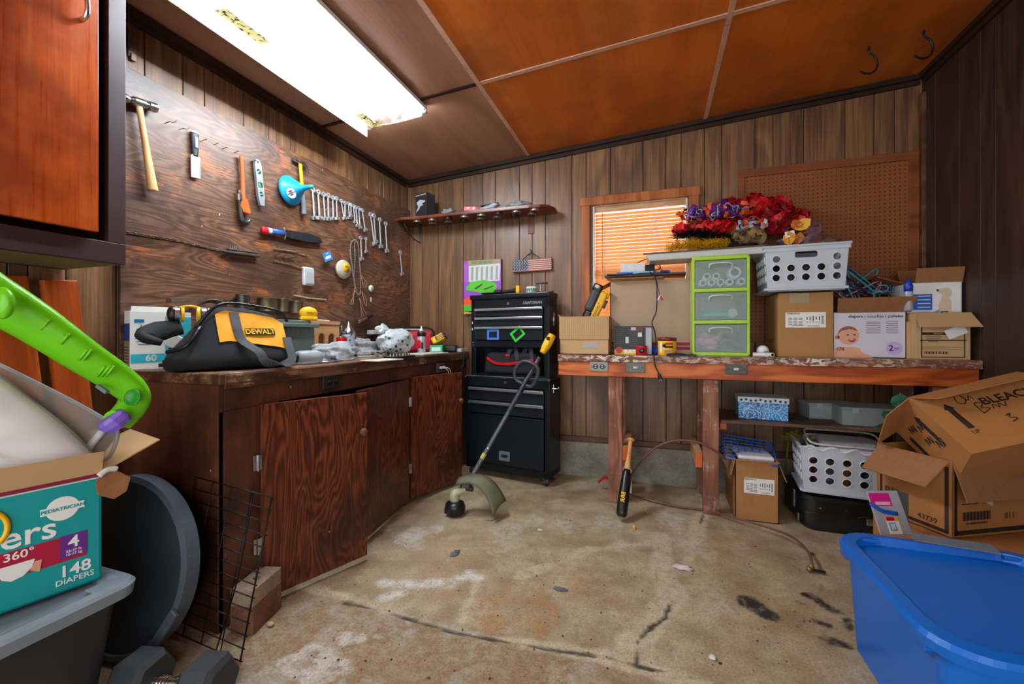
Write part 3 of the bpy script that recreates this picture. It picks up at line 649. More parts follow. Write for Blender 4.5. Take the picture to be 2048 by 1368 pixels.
# pipe wrench
M_orp = mt('e2581c', .42, var=.2)
t, L = wall_thing('pipe_wrench', 'orange pipe wrench hanging jaws down on the tool board', 'wrench', (490, 446), (482, 308), off=.02)
b = MB(); b.tube([(-.005, L*.30, 0), (0, L*.5, 0), (.002, L*.8, 0), (.002, L*.97, 0)], [.014, .0115, .0105, .0125], M_orp, n=10, flat=.7, up=(0, 0, 1)); b.prism([(-.02, L*.36), (.016, L*.36), (.03, L*.2), (.028, L*.13), (-.016, L*.15), (-.032, L*.24)], .022, M_orp, M=TR(0, 0, -.011), bev=.004); b.build('handle', t)
b = MB(); b.tube([(-.024, L*.46, 0), (-.024, L*.30, 0), (-.022, L*.1, 0), (-.012, L*.02, 0), (.012, L*.015, 0), (.03, L*.06, 0)], [.0095, .010, .012, .014, .012, .007], M_iron, n=10, up=(0, 0, 1)); b.build('hook_jaw', t)
b = MB(); b.cyl((-.024, L*.31, 0), (-.024, L*.40, 0), .014, M_steel, n=14); b.build('adjusting_nut', t)
# torpedo level
t, L = wall_thing('torpedo_level', 'grey torpedo level with three green vials hanging between the pipe wrench and the funnel', 'level', (521, 412), (511, 320))
b = MB(); b.plate([(-.012, 0), (.012, 0), (.02, .05), (.02, L-.03), (.012, L), (-.012, L), (-.02, L-.03), (-.02, .05)], [circ(0, L-.014, .005), circ(0, L*.74, .0135), rrect(-.013, L*.45-.014, .013, L*.45+.014, .003), circ(0, L*.25, .0125)], .016, mt('a7adb4', .35, .5)); b.box((0, L*.5, .001), (.036, L*.8, .002), mt('5a6066', .4)); b.build('level_body', t)
for yy, an in ((L*.74, .7), (L*.45, PI/2), (L*.25, .2)):
    b = MB(); b.cyl((-.011*math.cos(an), yy-.011*math.sin(an), .010), (.011*math.cos(an), yy+.011*math.sin(an), .010), .005, mt('4fae5e', .15), n=12); b.build('vial', t)
# claw hammer (behind) and funnel
t, L = wall_thing('claw_hammer', 'claw hammer with yellow shaft and grey rubber grip hanging behind the blue funnel', 'hammer', (608, 428), (600, 322), off=.022)
b = MB(); b.tube([(0, L*.30, 0), (0, L*.6, 0), (0, L*.94, 0)], [.012, .011, .012], M_yellow, n=10, flat=.7, up=(0, 0, 1)); b.build('shaft', t)
b = MB(); b.tube([(0, -.004, 0), (0, L*.1, 0), (0, L*.3, 0), (0, L*.46, 0)], [.018, .0155, .0145, .013], M_grey, n=12, flat=.8, up=(0, 0, 1)); b.build('grip', t)
b = MB(); b.cyl((-.042, L*1.01, 0), (-.026, L*.99, 0), .0155, M_steel); b.tube([(-.03, L*.99, 0), (0, L*.975, 0), (.025, L*.97, 0), (.05, L*.90, 0), (.060, L*.80, 0)], [.011, .014, .012, .008, .004], M_steel, n=10, up=(0, 0, 1)); b.build('head', t)
t, L = wall_thing('funnel', 'blue plastic funnel with oval paper label hung flat on the tool board', 'funnel', (560, 376), (613, 379), off=.025)
M_fun = mt('169fd8', .3)
t.matrix_world = Matrix.Identity(4); M0 = W(582, 381, X=TX+.016); S0 = M0+Vector((.148, .012, .012)); t.location = M0
axv = (S0-M0); q_ = axv.to_track_quat('Z', 'X').to_matrix().to_4x4(); b = MB(); b.lathe([(.082, -.012), (.085, -.010), (.085, .0), (.078, .006), (.017, .085), (.013, .12), (.009, .15), (.0, .15)], M_fun, n=36, M=q_); b.build('funnel_cone', t)
n_ = Vector((.1, -.75, -.65)); ax1 = axv.normalized(); n_ = (n_-ax1*n_.dot(ax1)).normalized(); pp = ax1*.035+n_*.0535; nn = (n_*.79+ax1*.61).normalized(); Tm = frame(pp, ax1.cross(nn), nn.cross(ax1.cross(nn)))
b = MB(); b.prism([(.030*math.cos(a_), .024*math.sin(a_)) for a_ in np.linspace(0, 2*PI, 25)[:-1]], .0015, M_paper, M=Tm)
for k in range(3): b.box((-.012+k*.010, 0, .002), (.006, .018, .001), (M_ink, M_red, mt('2a5a7a'))[k], M=Tm)
b.build('label_sticker', t)
# the wrenches
WR = [((475, 360), (490, 605)), ((517, 378), (530, 605)), ((556, 398), (572, 610)), ((592, 405), (598, 612)), ((628, 425), (635, 608)), ((655, 430), (665, 608)), ((690, 450), (717, 605)), ((722, 465), (722, 603)),
      ((748, 470), (756, 600)), ((768, 482), (768, 585)), ((785, 490), (800, 632)), ((803, 500), (818, 660)), ((825, 505), (838, 675)), ((850, 520), (878, 695)), ((914, 550), (948, 800)), ((940, 560), (958, 785)), ((985, 590), (995, 822)), ((1030, 620), (1042, 855)), ((840, 730), (850, 915)), ((880, 740), (883, 857)), ((1140, 840), (1157, 1030))]
WRX = 0
WL = {0: 'combination wrench right beside the claw hammer, first of the long row', 5: 'combination wrench ending the first tight group of six', 14: 'large combination wrench leaning across its right neighbour', 16: 'large combination wrench, second from the right end of the upper row', 17: 'longest combination wrench at the right end of the upper row',
      18: 'medium wrench hanging right beside the beaded loops', 19: 'small short wrench alone under the row of wrenches', 20: 'single wrench hanging apart near the room corner'}
def crp(x, y): return (500+x/3.8, 280+y/3.8)
M_wr = mt('c9ccd0', .38, .55, name='wrench_steel')
def wrench_mesh(t, L, r):
    b = MB(); b.tube([(0, L*.1, 0), (0, L*.5, 0), (0, L*.92, 0)], [r*.62, r*.45, r*.5], M_wr, n=8, flat=.55, up=(0, 0, 1)); b.build('shank', t)
    b = MB(); b.plate(circ(0, L-r, r*1.15, 18), [circ(0, L-r, r*.62, 12)], r*.7, M_wr, M=TR(0, 0, -r*.35)); b.build('ring_end', t)
    b = MB(); b.plate([(-r*.55, L*.12), (-r*1.35, r*1.4), (-r*1.2, -.2*r), (-r*.5, -.1*r), (-r*.5, r*1.0), (r*.3, r*1.3), (r*.75, r*.2), (r*1.4, r*.5), (r*1.3, r*1.7), (r*.55, L*.12)], [], r*.75, M_wr, M=TR(0, 0, -r*.37)); b.build('open_end', t)
for i, (a, c) in enumerate(WR):
    lab = WL.get(i, 'chrome combination wrench in the crowded middle of the hanging row')
    t, L = wall_thing('combination_wrench', lab, 'wrench', crp(*c), crp(*a), 'wrenches hanging in a row on the tool board', off=.012+.006*(i % 2))
    wrench_mesh(t, L, .0075+.035*L)
# knife in sheath
t, L = wall_thing('sheathed_knife', 'hunting knife with red, white and blue handle in a black sheath', 'knife', (521, 459), (643, 482))
b = MB(); b.tube([(0, 0, .01), (.004, L*.05, .01), (0, L*.09, .01)], [.018, .02, .015], M_red, n=12, flat=.6, up=(0, 0, 1)); b.tube([(0, L*.085, .01), (0, L*.14, .01)], .016, M_white, n=12, flat=.6, up=(0, 0, 1), k=2); b.tube([(0, L*.135, .01), (0, L*.33, .01)], .0165, mt('2452a8', .35), n=12, flat=.6, up=(0, 0, 1), k=2); b.build('handle', t)
b = MB(); b.tube([(-.034, L*.33, .01), (0, L*.345, .012), (.034, L*.33, .01)], .004, mt('b89352', .3, .8), n=8); b.build('crossguard', t)
b = MB(); b.prism([(-.022, L*.36), (.02, L*.35), (.024, L*.45), (.028, L*.66), (.022, L*.92), (.010, L*1.0), (-.018, L*.93), (-.028, L*.78), (-.026, L*.5)], .016, mt('181b20', .5, sc=90, bs=.9), bev=.003); b.box((0, L*.42, .018), (.05, .012, .004), M_blackfab, bev=.001); b.build('sheath', t)
# bit rail: strip of spring clips across the board
def cliprail(pts, n, name, lab, mat, r=.006, w=.014, gap=0):
    P = [twp(*p) for p in pts]; b = MB()
    b.ribbon([(p.x+.003, p.y, p.z) for p in P], (0, 0, 1), w*.5, .002, mat, k=1)
    for i in range(n):
        t = i/(n-1)*(len(P)-1); k = min(int(t), len(P)-2); p = P[k].lerp(P[k+1], t-k)
        b.tube([(p.x+.002, p.y-.004, p.z), (p.x+.014, p.y-.009, p.z), (p.x+.024, p.y, p.z), (p.x+.014, p.y+.009, p.z), (p.x+.002, p.y+.004, p.z)], .0022, mat, n=6, k=3)
    return b.build(name, label=lab, cat='tool clip rail')
M_brass = mt('9a8458', .45, .8, var=.4)
cliprail([(248, 464), (300, 473), (345, 480), (400, 492), (440, 502)], 15, 'tool_clip_rail', 'long sagging rusty row of spring clips on the left half of the board', M_rust)
cliprail([(548, 499), (580, 504), (612, 512)], 8, 'tool_clip_rail', 'short faded strip of wire clips just under the knife', M_brass)
cliprail([(548, 523), (580, 530), (608, 540)], 7, 'tool_clip_rail', 'lower faded strip of wire clips above the small white box', M_brass)
cliprail([(588, 591), (615, 596), (646, 599)], 9, 'tool_clip_rail', 'beige strip of clips above the wooden rack', mt('c9b489', .5))
# folding hex key / stapler-like clamp
t, L = wall_thing('hex_key_set', 'dark folding metal tool with small keys beside the end of the long clip rail', 'hex key set', (444, 500), (516, 510), off=.01)
b = MB(); b.box((.008, L/2, .006), (.010, L, .020), M_iron, bev=.002); b.box((-.008, L*.55, .004), (.007, L*.85, .016), M_iron, bev=.002); b.build('handle', t)
for k in range(4): b = MB(); b.cyl((-.012, L*(.2+.05*k), .01), (-.028, L*(.2+.05*k), .01), .0035, M_steel, n=6); b.build('key', t)
t, L = wall_thing('auger_bit', 'long pointed drill bit stuck behind the wire clips under the knife', 'drill bit', (590, 506), (544, 498))
b = MB(); b.tube([(0, 0, .02), (0, L*.3, .02), (0, L*.7, .02), (0, L, .02)], [.007, .007, .0055, .001], M_rust, n=8)
b.tube([(.006*math.cos(k*.9), L*(.02+.045*k), .02+.006*math.sin(k*.9)) for k in range(15)], .0022, M_iron, n=5, k=3); b.build('twisted_shank', t)
# white plastic box
t, L = wall_thing('plastic_case', 'small clear-lidded white plastic case fixed to the tool board', 'case', (613, 572), (612, 534), off=.004)
b = MB(); b.box((0, L/2, .012), (.075, L*.95, .024), mt('d9dde0', .3), bev=.005); b.build('case_body', t); b = MB(); b.box((0, L/2, .028), (.066, L*.8, .007), clear('f0f4f6', .5, .15), bev=.002); b.box((0, L*.52, .0255), (.05, L*.4, .001), mt('b9c4c4')); b.build('lid', t)
# line spool with card
t, L = wall_thing('line_spool', 'round pale spool of trimmer line with yellow label hanging on the board', 'spool', (683, 562), (683, 516), off=.012)
b = MB(); b.lathe([(.0, 0), (.058, 0), (.060, .004), (.055, .012), (.055, .020), (.060, .028), (.058, .032), (.0, .032)], mt('b9b49f', .4), M=TR(0, L/2, 0), n=32); b.tube([(.058*math.cos(a), L/2+.058*math.sin(a), .016) for a in np.linspace(0, 2*PI, 25)[:-1]], .007, mt('d0cbb5', .35), n=8, closed=True, k=1); b.build('spool_body', t)
b = MB(); b.lathe([(0, .0325), (.034, .0325), (.034, .0335), (0, .0336)], M_yellow, M=TR(.01, L/2+.012, 0), n=28); b.text('.095', .02, M_ink, TR(.01, L/2+.018, .0338)); b.build('label_sticker', t)
t, L = wall_thing('tag_card', 'small blue rectangular card with white lettering tucked above the spool', 'card', (660, 527), (656, 498), off=.03)
b = MB(); b.box((0, L/2, 0), (.075, .055, .002), mt('1e86d0', .4), bev=.0008); b.box((0, L/2-.005, .0012), (.05, .018, .0006), M_white); b.text('LIVE', .014, M_white, TR(0, L/2+.018, .0012)); o = b.build('card_face', t); o.rotation_euler = (0, 0, .25)
# beaded loops
M_bead = mt('8f8a7c', .45, .3, var=.4, sc=200, bs=.8); M_pink = mt('b9866e', .8)
def bead_loop(pts, r, lab, nm):
    t = thing(nm, lab, 'cord'); P = [twp(*crp(*p), .018) for p in pts]; t.location = P[0]; b = MB(); Q = smooth_path([p-P[0] for p in P], 14)
    step = 0; last = Q[0]
    for q in Q:
        if (q-last).length > r*1.5: b.ball(q, r, M_bead, sub=1); last = q
    b.build('beads', t); return t
lp = bead_loop([(800, 1110), (785, 1030), (775, 950), (762, 860), (770, 780), (800, 760), (820, 790)], .0062, 'thick strand of braided beads looped over a nail', 'beaded_cord')
b = MB(); o = lp.location
for A in ([(800, 1110), (780, 1200), (765, 1245), (785, 1240), (790, 1180), (800, 1110)], [(790, 1100), (815, 1150), (800, 1110)]): b.tube([twp(*crp(*p), .016)-o for p in A], .0016, M_pink, n=6)
b.build('thin_cord', lp)
lp = bead_loop([(790, 1130), (810, 1160), (830, 1175), (840, 1140), (838, 1000), (828, 880), (822, 800), (805, 765), (795, 790), (798, 900), (790, 1040)], .0048, 'slimmer grey beaded loop hanging down to the thin pink cords', 'beaded_cord')
b = MB(); o = lp.location
for A in ([(845, 1020), (860, 1110), (875, 1115), (890, 1090), (870, 1060), (845, 1020)], [(850, 1150), (875, 1250), (888, 1255), (880, 1200), (850, 1150)], [(830, 1200), (850, 1290), (870, 1340), (885, 1330), (860, 1280), (835, 1200)], [(835, 1200), (845, 1300), (850, 1360)]): b.tube([twp(*crp(*p), .016)-o for p in A], .0016, M_pink, n=6)
b.build('thin_cord', lp)
# little retractable reel
t, L = wall_thing('badge_reel', 'small white round reel with green ring and a hanging white tag', 'reel', (741, 587), (741, 567), off=.006)
b = MB(); b.lathe([(0, 0), (.024, 0), (.026, .006), (.022, .012), (0, .013)], M_white, M=TR(0, L/2, 0)); b.lathe([(.008, .0125), (.012, .0138), (.008, .0138)], mt('8fc832'), M=TR(0, L/2, 0)); b.lathe([(0, .0132), (.007, .0136), (0, .0137)], M_ink, M=TR(0, L/2, 0)); b.build('reel_case', t)
b = MB(); b.box((.0, -.045, .004), (.009, .035, .003), M_white, bev=.001); b.cyl((0, -.03, .004), (0, 0, .004), .0008, M_ink, n=5); b.build('tag', t)
# metal cans fixed to the board
M_can = mt('6e5f4a', .4, .75, var=.4, sc=25)
for i, (px, w, y0, y1, mm) in enumerate(((476, 26, 590, 620, mt('5b5550', .35, .85, var=.3)), (521, 38, 597, 624, M_can), (556, 23, 598, 624, M_can), (582, 26, 603, 627, M_can))):
    p = twp(px, y1, .0); d = dist(p); r = w*d/F/2*.95; h = (y1-y0)*d/F; p.x += r+.003
    b = MB(); b.lathe([(0, 0), (r, 0), (r*1.03, .002), (r, .004), (r, h-.003), (r*1.03, h), (r*.97, h), (r*.96, .006), (0, .006)], mm, n=28)
    o = b.build('metal_can', label=('dark narrow metal can on the tool board, leftmost of the four', 'widest brass-brown metal can fixed to the tool board', 'narrow brass-brown can between the widest can and the last can', 'metal can at the right end of the four, lowest on the board')[i], cat='can', group='cans fixed to the tool board'); o.location = p
# flashlight on board
p = twp(712, 643, .03); b = MB(); t = thing('flashlight', 'silver and black flashlight clipped low on the tool board near the corner', 'flashlight', p, rot=(0, 0, 0))
q = twp(742, 632, .03)-p; b.cyl((0, 0, 0), q*.12, .020, M_chrome, r1=.020); b.cyl(q*.12, q*.65, .018, M_steel, r1=.014); b.build('metal_barrel', t); b = MB(); b.cyl(q*.65, q*1.08, .0145, M_blkplas, r1=.013); b.build('tail_grip', t)
# metal strap
t, L = wall_thing('metal_strap', 'flat steel strap with a round bolt lying over the board above the tool bag', 'strap', (343, 600), (408, 598), off=.03)
b = MB(); b.box((0, L/2, 0), (.018, L, .003), M_rust, bev=.001); b.build('strap_bar', t); b = MB(); b.cyl((0, .004, -.03), (0, .004, .008), .010, M_steel); b.build('bolt', t)
# ---------------------------------------------------------------- upper cabinet, near left
UX = -1.72
t = thing('wall_cabinet', 'dark plum wall cabinet with red-orange stained door at upper left', 'cabinet', ((XL+UX)/2, .1, 1.32)); lx = UX-XL-.02
b = MB(); zt = 1.18; ys = -.9; ye = .85
b.box((0, (ys+ye)/2, .012), (lx, ye-ys, .02), mt('6b6430', .7), bev=.001)
b.box((lx/2, (ys+ye)/2, .035), (.022, ye-ys, .07), M_purple, bev=.002); b.box((lx/2, ye-.025, zt/2+.035), (.0215, .05, zt-.071), M_purple, bev=.002)
b.box((-.012, ye-.0105, zt/2+.012), (lx-.003, .02, zt-.026), M_purple); b.box((0, (ys+ye)/2, zt-.01), (lx, ye-ys, .02), M_purple); b.box((0, ys+.01, zt/2), (lx, .02, zt), M_purple); b.box((-lx/2+.01, (ys+ye)/2, zt/2), (.01, ye-ys, zt), M_purple); b.build('cabinet_body', t)
b = MB(); b.box((lx/2+.021, (ys+ye-.12)/2+.035, .075+(zt-.075)/2), (.018, ye-ys-.12, zt-.11), M_redcab, bev=.002); d = b.build('door', t)
b = MB(); b.tube([(0, 0, 0), (.03, 0, .01), (.03, 0, .07), (0, 0, .08)], .007, M_chrome, n=10); hd = b.build('handle', d); hd.location = (lx/2+.03, .72, .745)
b = MB(); b.box((0, 0, 0), (.05, .012, .61), M_orangeZ, bev=.002); b.box((.027, 0, 0), (.004, .014, .61), M_grey, bev=.001)
o = b.build('hanging_board', label='thin orange board with grey edge hanging beside the upper cabinet', cat='board'); p = W(181, 212, D=1.42); o.location = (-1.90, .944, 1.895)
# orange boards leaning behind the toy
for i, (x, y, lab) in enumerate(((-2.05, .90, 'orange stained plank leaning under the upper cabinet, nearer the camera'), (-2.05, 1.03, 'orange stained plank leaning under the upper cabinet, beside the counter end'))):
    b = MB(); b.box((0, 0, .64), (.03, .095, 1.28), M_orangeZ, bev=.003)
    o = b.build('plank', label=lab, cat='plank', group='orange planks leaning on the left wall'); o.location = (x+.03, y, .002); o.rotation_euler = (math.radians(5), math.radians(-.6), 0)
# rusty hasp on the wall strip above
p = W(262, 88, X=XL+.006); b = MB(); b.box((0, 0, 0), (.006, .022, .11), M_iron, bev=.001); b.box((.006, .004, -.055), (.01, .018, .03), M_rust, bev=.002); o = b.build('wall_bracket', label='small rusty bracket on the dark panelling above the tool board', cat='bracket'); o.location = p
# ================================================================ THINGS ON THE LEFT COUNTER
CZ = CT+.001
def cp(px, py, X=None):
    p = W(px, py, Z=CZ)
    return p if X is None else W(px, py, X=X)
# LED bulb carton
t = thingM('light_bulb_carton', 'white and turquoise LED light bulb carton at the near end of the counter', 'carton', TR(-1.975, 1.205, CZ, rz=math.radians(72)))
M_teal2 = mt('35bcd0', .45); b = MB(); bw_, bd_, bh_ = .20, .10, .235
b.box((0, 0, bh_/2), (bw_, bd_, bh_), M_paper, bev=.002)
Fm = lambda z=0: frame((0, -bd_/2-.0006-z, 0), (1, 0, 0), (0, 0, 1))
b.box((.055, -bd_/2-.0005, .14), (.088, .001, .15), M_teal2); b.box((-.015, -bd_/2-.0006, .045), (.165, .001, .035), M_teal2)
b.text('LED', .028, M_inkg, frame((-.045, -bd_/2-.001, .17), (1, 0, 0), (0, 0, 1))); b.text('60', .036, M_white, frame((-.035, -bd_/2-.0014, .045), (1, 0, 0), (0, 0, 1)), bold=.02)
for k in range(3): b.box((-.055, -bd_/2-.0006, .125-.012*k), (.06-.01*k, .001, .003), M_inkg)
b.box((-.072, -bd_/2-.001, .195), (.03, .001, .014), mt('1c78b8')); b.box((.0, -bd_/2-.0006, .014), (.022, .001, .016), M_ink)
for k in range(4): b.ball((.03+k*.009, -bd_/2-.001, .12-.006*k), .028, M_white, (1, .05, 1.1), sub=2); b.box((.03+k*.009, -bd_/2-.002, .075-.006*k), (.016, .002, .022), M_steel)
b.box((-bw_/2-.0006, 0, .15), (.001, bd_*.96, .07), mt('2c4a86')); b.box((-bw_/2-.0006, 0, .06), (.001, bd_*.96, .11), mt('9b8468'))
for k in range(6): b.box((-bw_/2-.0012, 0, .03+.012*k), (.001, bd_*.7, .003), M_ink)
b.build('carton_body', t)
b = MB(); b.box((0, -bd_/2+.004, .0), (bw_*.7, .003, .05), M_paper, bev=.001); o = b.build('top_flap', t); o.location = (-.02, .03, bh_+.02); o.rotation_euler = (.5, 0, 0)
# tool bag
t = thingM('tool_bag', 'black and yellow lettered tool bag standing open at the near end of the counter', 'bag', TR(-1.67, 1.285, CZ, rz=math.radians(72)))
M_byel = mt('f2a50c', .6, sc=60, var=.15, bs=.2); b = MB(); LB = .43
sec = [(-.5, .05, .12, .05), (-.44, .085, .17, .08), (-.30, .155, .22, .10), (-.18, .235, .24, .09), (-.08, .26, .245, .06), (.15, .25, .245, .055), (.36, .235, .24, .06), (.46, .20, .235, .10), (.5, .12, .22, .14)]
vs_ = []; fs = []; nn = 16
for (u, h, wb, wt) in sec:
    x = u*LB
    pr = [(-wb/2, .012), (-wb/2*1.04, .05), (-wb/2+(wb-wt)/2*.55, h*.6), (-wt/2, h*.94), (-wt/4, h), (wt/4, h), (wt/2, h*.94), (wb/2-(wb-wt)/2*.55, h*.6), (wb/2*1.04, .05), (wb/2, .012), (wb*.3, 0), (-wb*.3, 0)]
    vs_ += [(x, y, max(0, z)) for y, z in pr]
n = 12
for i in range(len(sec)-1):
    for j in range(n): fs.append([i*n+j, (i+1)*n+j, (i+1)*n+(j+1) % n, i*n+(j+1) % n])
fs += [list(range(n)), [(len(sec)-1)*n+j for j in range(n)][::-1]]
b.add(vs_, fs, M_blackfab, True); o = b.build('bag_body', t); md = o.modifiers.new('s', 'SUBSURF'); md.levels = 1; md.render_levels = 2
# yellow panel hugging the front side: sample the section surface
def bagpt(u, v, off=.004):
    us = [s[0] for s in sec]; h = np.interp(u, us, [s[1] for s in sec]); wb = np.interp(u, us, [s[2] for s in sec]); wt = np.interp(u, us, [s[3] for s in sec])
    zs = [.012, .05, h*.6, h*.94]; ys = [-wb/2, -wb/2*1.04, -wb/2+(wb-wt)/2*.55, -wt/2]
    z = v*h; return (u*LB, float(np.interp(z, zs, ys))-off, z)
b = MB(); b.grid(lambda a, c: bagpt(-.16+.6*a, (.46-.0*a)+(.46+.0*a)*c+(-.10*a*(1-c)), .005+.003*math.sin(a*9)*math.sin(c*5)), 20, 8, M_byel)
p0 = Vector(bagpt(.20, .62, .012)); p1 = Vector(bagpt(.20, .8, .012)); fr = frame(p0, (1, 0, 0), p1-p0)
b.box((0, 0, 0), (.115, .032, .001), M_ink, M=fr @ TR(.0, 0, -.001)); b.text('DEWALT', .030, M_yellow, fr @ TR(0, -.001, .0006), bold=.03, sx=.95); b.build('front_panel', t)
M_strap = mt('3a3b3f', .75, sc=200, bs=.5)
b = MB(); b.ribbon([bagpt(.0, .62, .012), bagpt(.02, .45, .014), (.05*LB/.43, -.155, .07), (.07, -.17, .03), (.13, -.165, .015), (.18, -.155, .035), bagpt(.43, .4, .02), bagpt(.44, .62, .014)], (1, -.1, 0), .034, .003, M_strap); b.ribbon([bagpt(.0, .9, .009), bagpt(.0, .62, .012)], (1, 0, 0), .034, .003, M_strap, k=1); b.build('front_handle', t)
b = MB(); b.tube([(-.30*LB, -.03, .165), (-.18*LB, -.045, .24), (-.05*LB, -.04, .268), (.2*LB, -.035, .262), (.42*LB, -.04, .243), (.5*LB, -.04, .2)], .006, M_blkplas, n=8); b.tube([(-.5*LB, -.03, .075), (-.4*LB, -.09, .1), (-.28*LB, -.06, .17)], .008, M_blkplas, n=8); b.build('zipper', t)
b = MB(); b.tube([(-.52*LB, .0, .11), (-.62*LB, .02, .13), (-.5*LB, .05, .155), (-.35*LB, .05, .17)], [.02, .035, .04, .03], M_blackfab, n=12, flat=.6); b.build('open_end_flap', t)
# ear muffs poking out
t = thingM('safety_earmuffs', 'yellow, black and silver hearing protectors resting in the open tool bag', 'earmuffs', TR(-1.76, 1.19, CZ+.225, rz=math.radians(60)))
b = MB(); b.tube([(-.075, 0, -.02), (-.055, 0, .012), (0, 0, .03), (.055, 0, .012)], .009, M_yellow, n=8, flat=.5); b.build('headband', t)
for s in (-1, 1): b = MB(); b.ball((s*.055, 0, -.005), .034, M_blkplas, (.6, .8, 1)); b.cyl((s*.05, 0, -.005), (s*.035, 0, -.005), .032, M_steel); b.cyl((s*.03, 0, -.005), (s*.02, 0, -.005), .030, M_yellow); b.build('ear_cup', t)
# leather belt
b = MB(); P = [W(252, 628, D=1.78), W(285, 640, D=1.78), W(335, 636, D=1.76), W(380, 618, D=1.78), W(415, 603, D=1.82), W(440, 606, D=1.85), W(458, 622, D=1.86)]
o0 = P[0].copy(); b.ribbon([p-o0 for p in P], lambda t_: (0.15, .1, 1) if t_ < .4 else (.9, .3, .5), .024, .003, mt('3a2f22', .5)); be = thing('belt', 'dark leather belt arching over the bulb carton and the tool bag', 'belt', o0); b.build('belt_strap', be)
b = MB(); b.tube([(-.02, 0, -.01), (-.02, 0, .018), (0, 0, .022), (.01, .01, -.005), (-.005, .01, -.03)], .0028, M_chrome, closed=True); b.build('buckle', be)
# grey storage tote with lid
t = thingM('battery_box', 'grey-green plastic box with a lid standing behind the tool bag', 'box', TR(-1.905, 1.76, CZ, rz=math.radians(90)))
M_gg = mt('66766f', .45); b = MB(); b.rbox((0, 0, 0), (.28, .20, .18), .02, M_gg, taper=.93)
for k in range(9): b.box((-.12+.03*k, -.099, .165), (.004, .006, .028), M_gg)
b.build('box_body', t); b = MB(); b.rbox((0, 0, .18), (.32, .235, .022), .02, M_gg); b.rbox((0, 0, .2), (.26, .17, .02), .02, M_gg); b.build('lid', t)
b = MB(); b.ribbon([(-.13, -.04, .223), (0, -.045, .228), (.13, -.04, .223)], (0, 1, 0), .025, .004, M_blackfab); b.build('strap', t)
# yellow ball-ish tape measure
b = MB(); p = W(569, 637, D=2.15); b.ball((0, 0, .02), .042, M_yellow, (1.15, .5, .85)); b.box((0, 0, -.01), (.09, .045, .02), M_yellow, bev=.006); b.text('STANLEY', .012, M_ink, frame((.01, -.0225, .02), (1, 0, 0), (0, 0, 1)))
o = b.build('tape_measure', label='yellow rounded tape measure on top of the grey-green box', cat='tape measure'); o.location = (-1.83, 1.87, CZ+.242); o.rotation_euler = (0, 0, 1.0)
# translucent bottle
p = Vector((-1.56, 1.60, 0)); t = thingM('squeeze_bottle', 'translucent plastic bottle lying on its side in front of the tool bag', 'bottle', TR(p.x, p.y, CZ+.033, rz=math.radians(70)))
b = MB(); b.lathe([(0, -.06), (.028, -.058), (.032, -.05), (.032, .035), (.024, .055), (.014, .062)], clear('c9d6dc', .55, .3), M=Matrix.Rotation(PI/2, 4, 'Y')); b.build('bottle_body', t); b = MB(); b.cyl((-.058, 0, 0), (-.085, 0, 0), .02, M_blkplas); b.build('cap', t)
# pine rack
t = thingM('wooden_rack', 'pale pine rack with round holes standing against the tool board', 'rack', TR(-1.985, 2.11, CZ, rz=math.radians(90)))
b = MB(); b.box((0, 0, .215), (.30, .075, .022), M_light_wood, bev=.002); b.box((.0, .03, .1), (.29, .012, .2), M_light_wood)
b.plate(rrect(-.145, 0, .145, .2, .004), [rrect(-.12+k*.085, .05, -.065+k*.085, .15, .026) for k in range(3)], .012, M_light_wood, M=frame((0, -.02, 0), (1, 0, 0), (0, 0, 1))); b.build('rack_body', t)
b = MB(); b.box((-.03, 0, .232), (.22, .05, .008), M_paper, rot=(0, .02, .1), bev=.002); b.build('folded_paper', t)
# zip bag
def crumple(b, c, s, mat, seed, jit=.35, sub=4, flat=.0):
    bm = bmesh.new(); bmesh.ops.create_icosphere(bm, subdivisions=sub, radius=1)
    for v in bm.verts:
        q = v.co*1.9+Vector((seed, 0, seed*2)); k = 1+jit*mnoise.noise(q)+jit*.35*mnoise.noise(q*3.1)+jit*.2*abs(mnoise.noise(q*6.3))
        v.co = Vector((c[0]+v.co.x*s[0]*k, c[1]+v.co.y*s[1]*k, max(c[2]-s[2]*.9, c[2]+v.co.z*s[2]*k)))
    b.addbm(bm, mat, True)
p = cp(655, 722); t = thingM('zip_bag', 'clear zip bag of small parts lying on the counter in front of the pine rack', 'plastic bag', TR(-1.66, 1.88, CZ))
b = MB(); crumple(b, (0, 0, .045), (.085, .14, .05), clear('dfe4ea', .30, .15), 3, .5); b.build('bag_film', t)
b = MB()
for k in range(12): b.box((random.uniform(-.04, .04), random.uniform(-.08, .07), .012+random.uniform(0, .03)), (.03, .035, .008), random.choice([M_white, M_offw, M_dgrey, mt('2f6fd0'), M_paper]), rot=(random.random()*2, random.random(), random.random()*3), bev=.002)
b.build('small_parts', t)
# cluster of pliers in front
t = thingM('pliers', 'small steel pliers lying open at the front edge of the counter', 'pliers', TR(-1.535, 1.72, CZ+.004, rz=1.2))
for s in (-1, 1): b = MB(); b.tube([(-.07, s*.022, 0), (-.03, s*.018, 0), (0, 0, 0), (.035, -s*.005, 0)], [.004, .004, .006, .003], M_steel, n=8); b.build('handle', t)
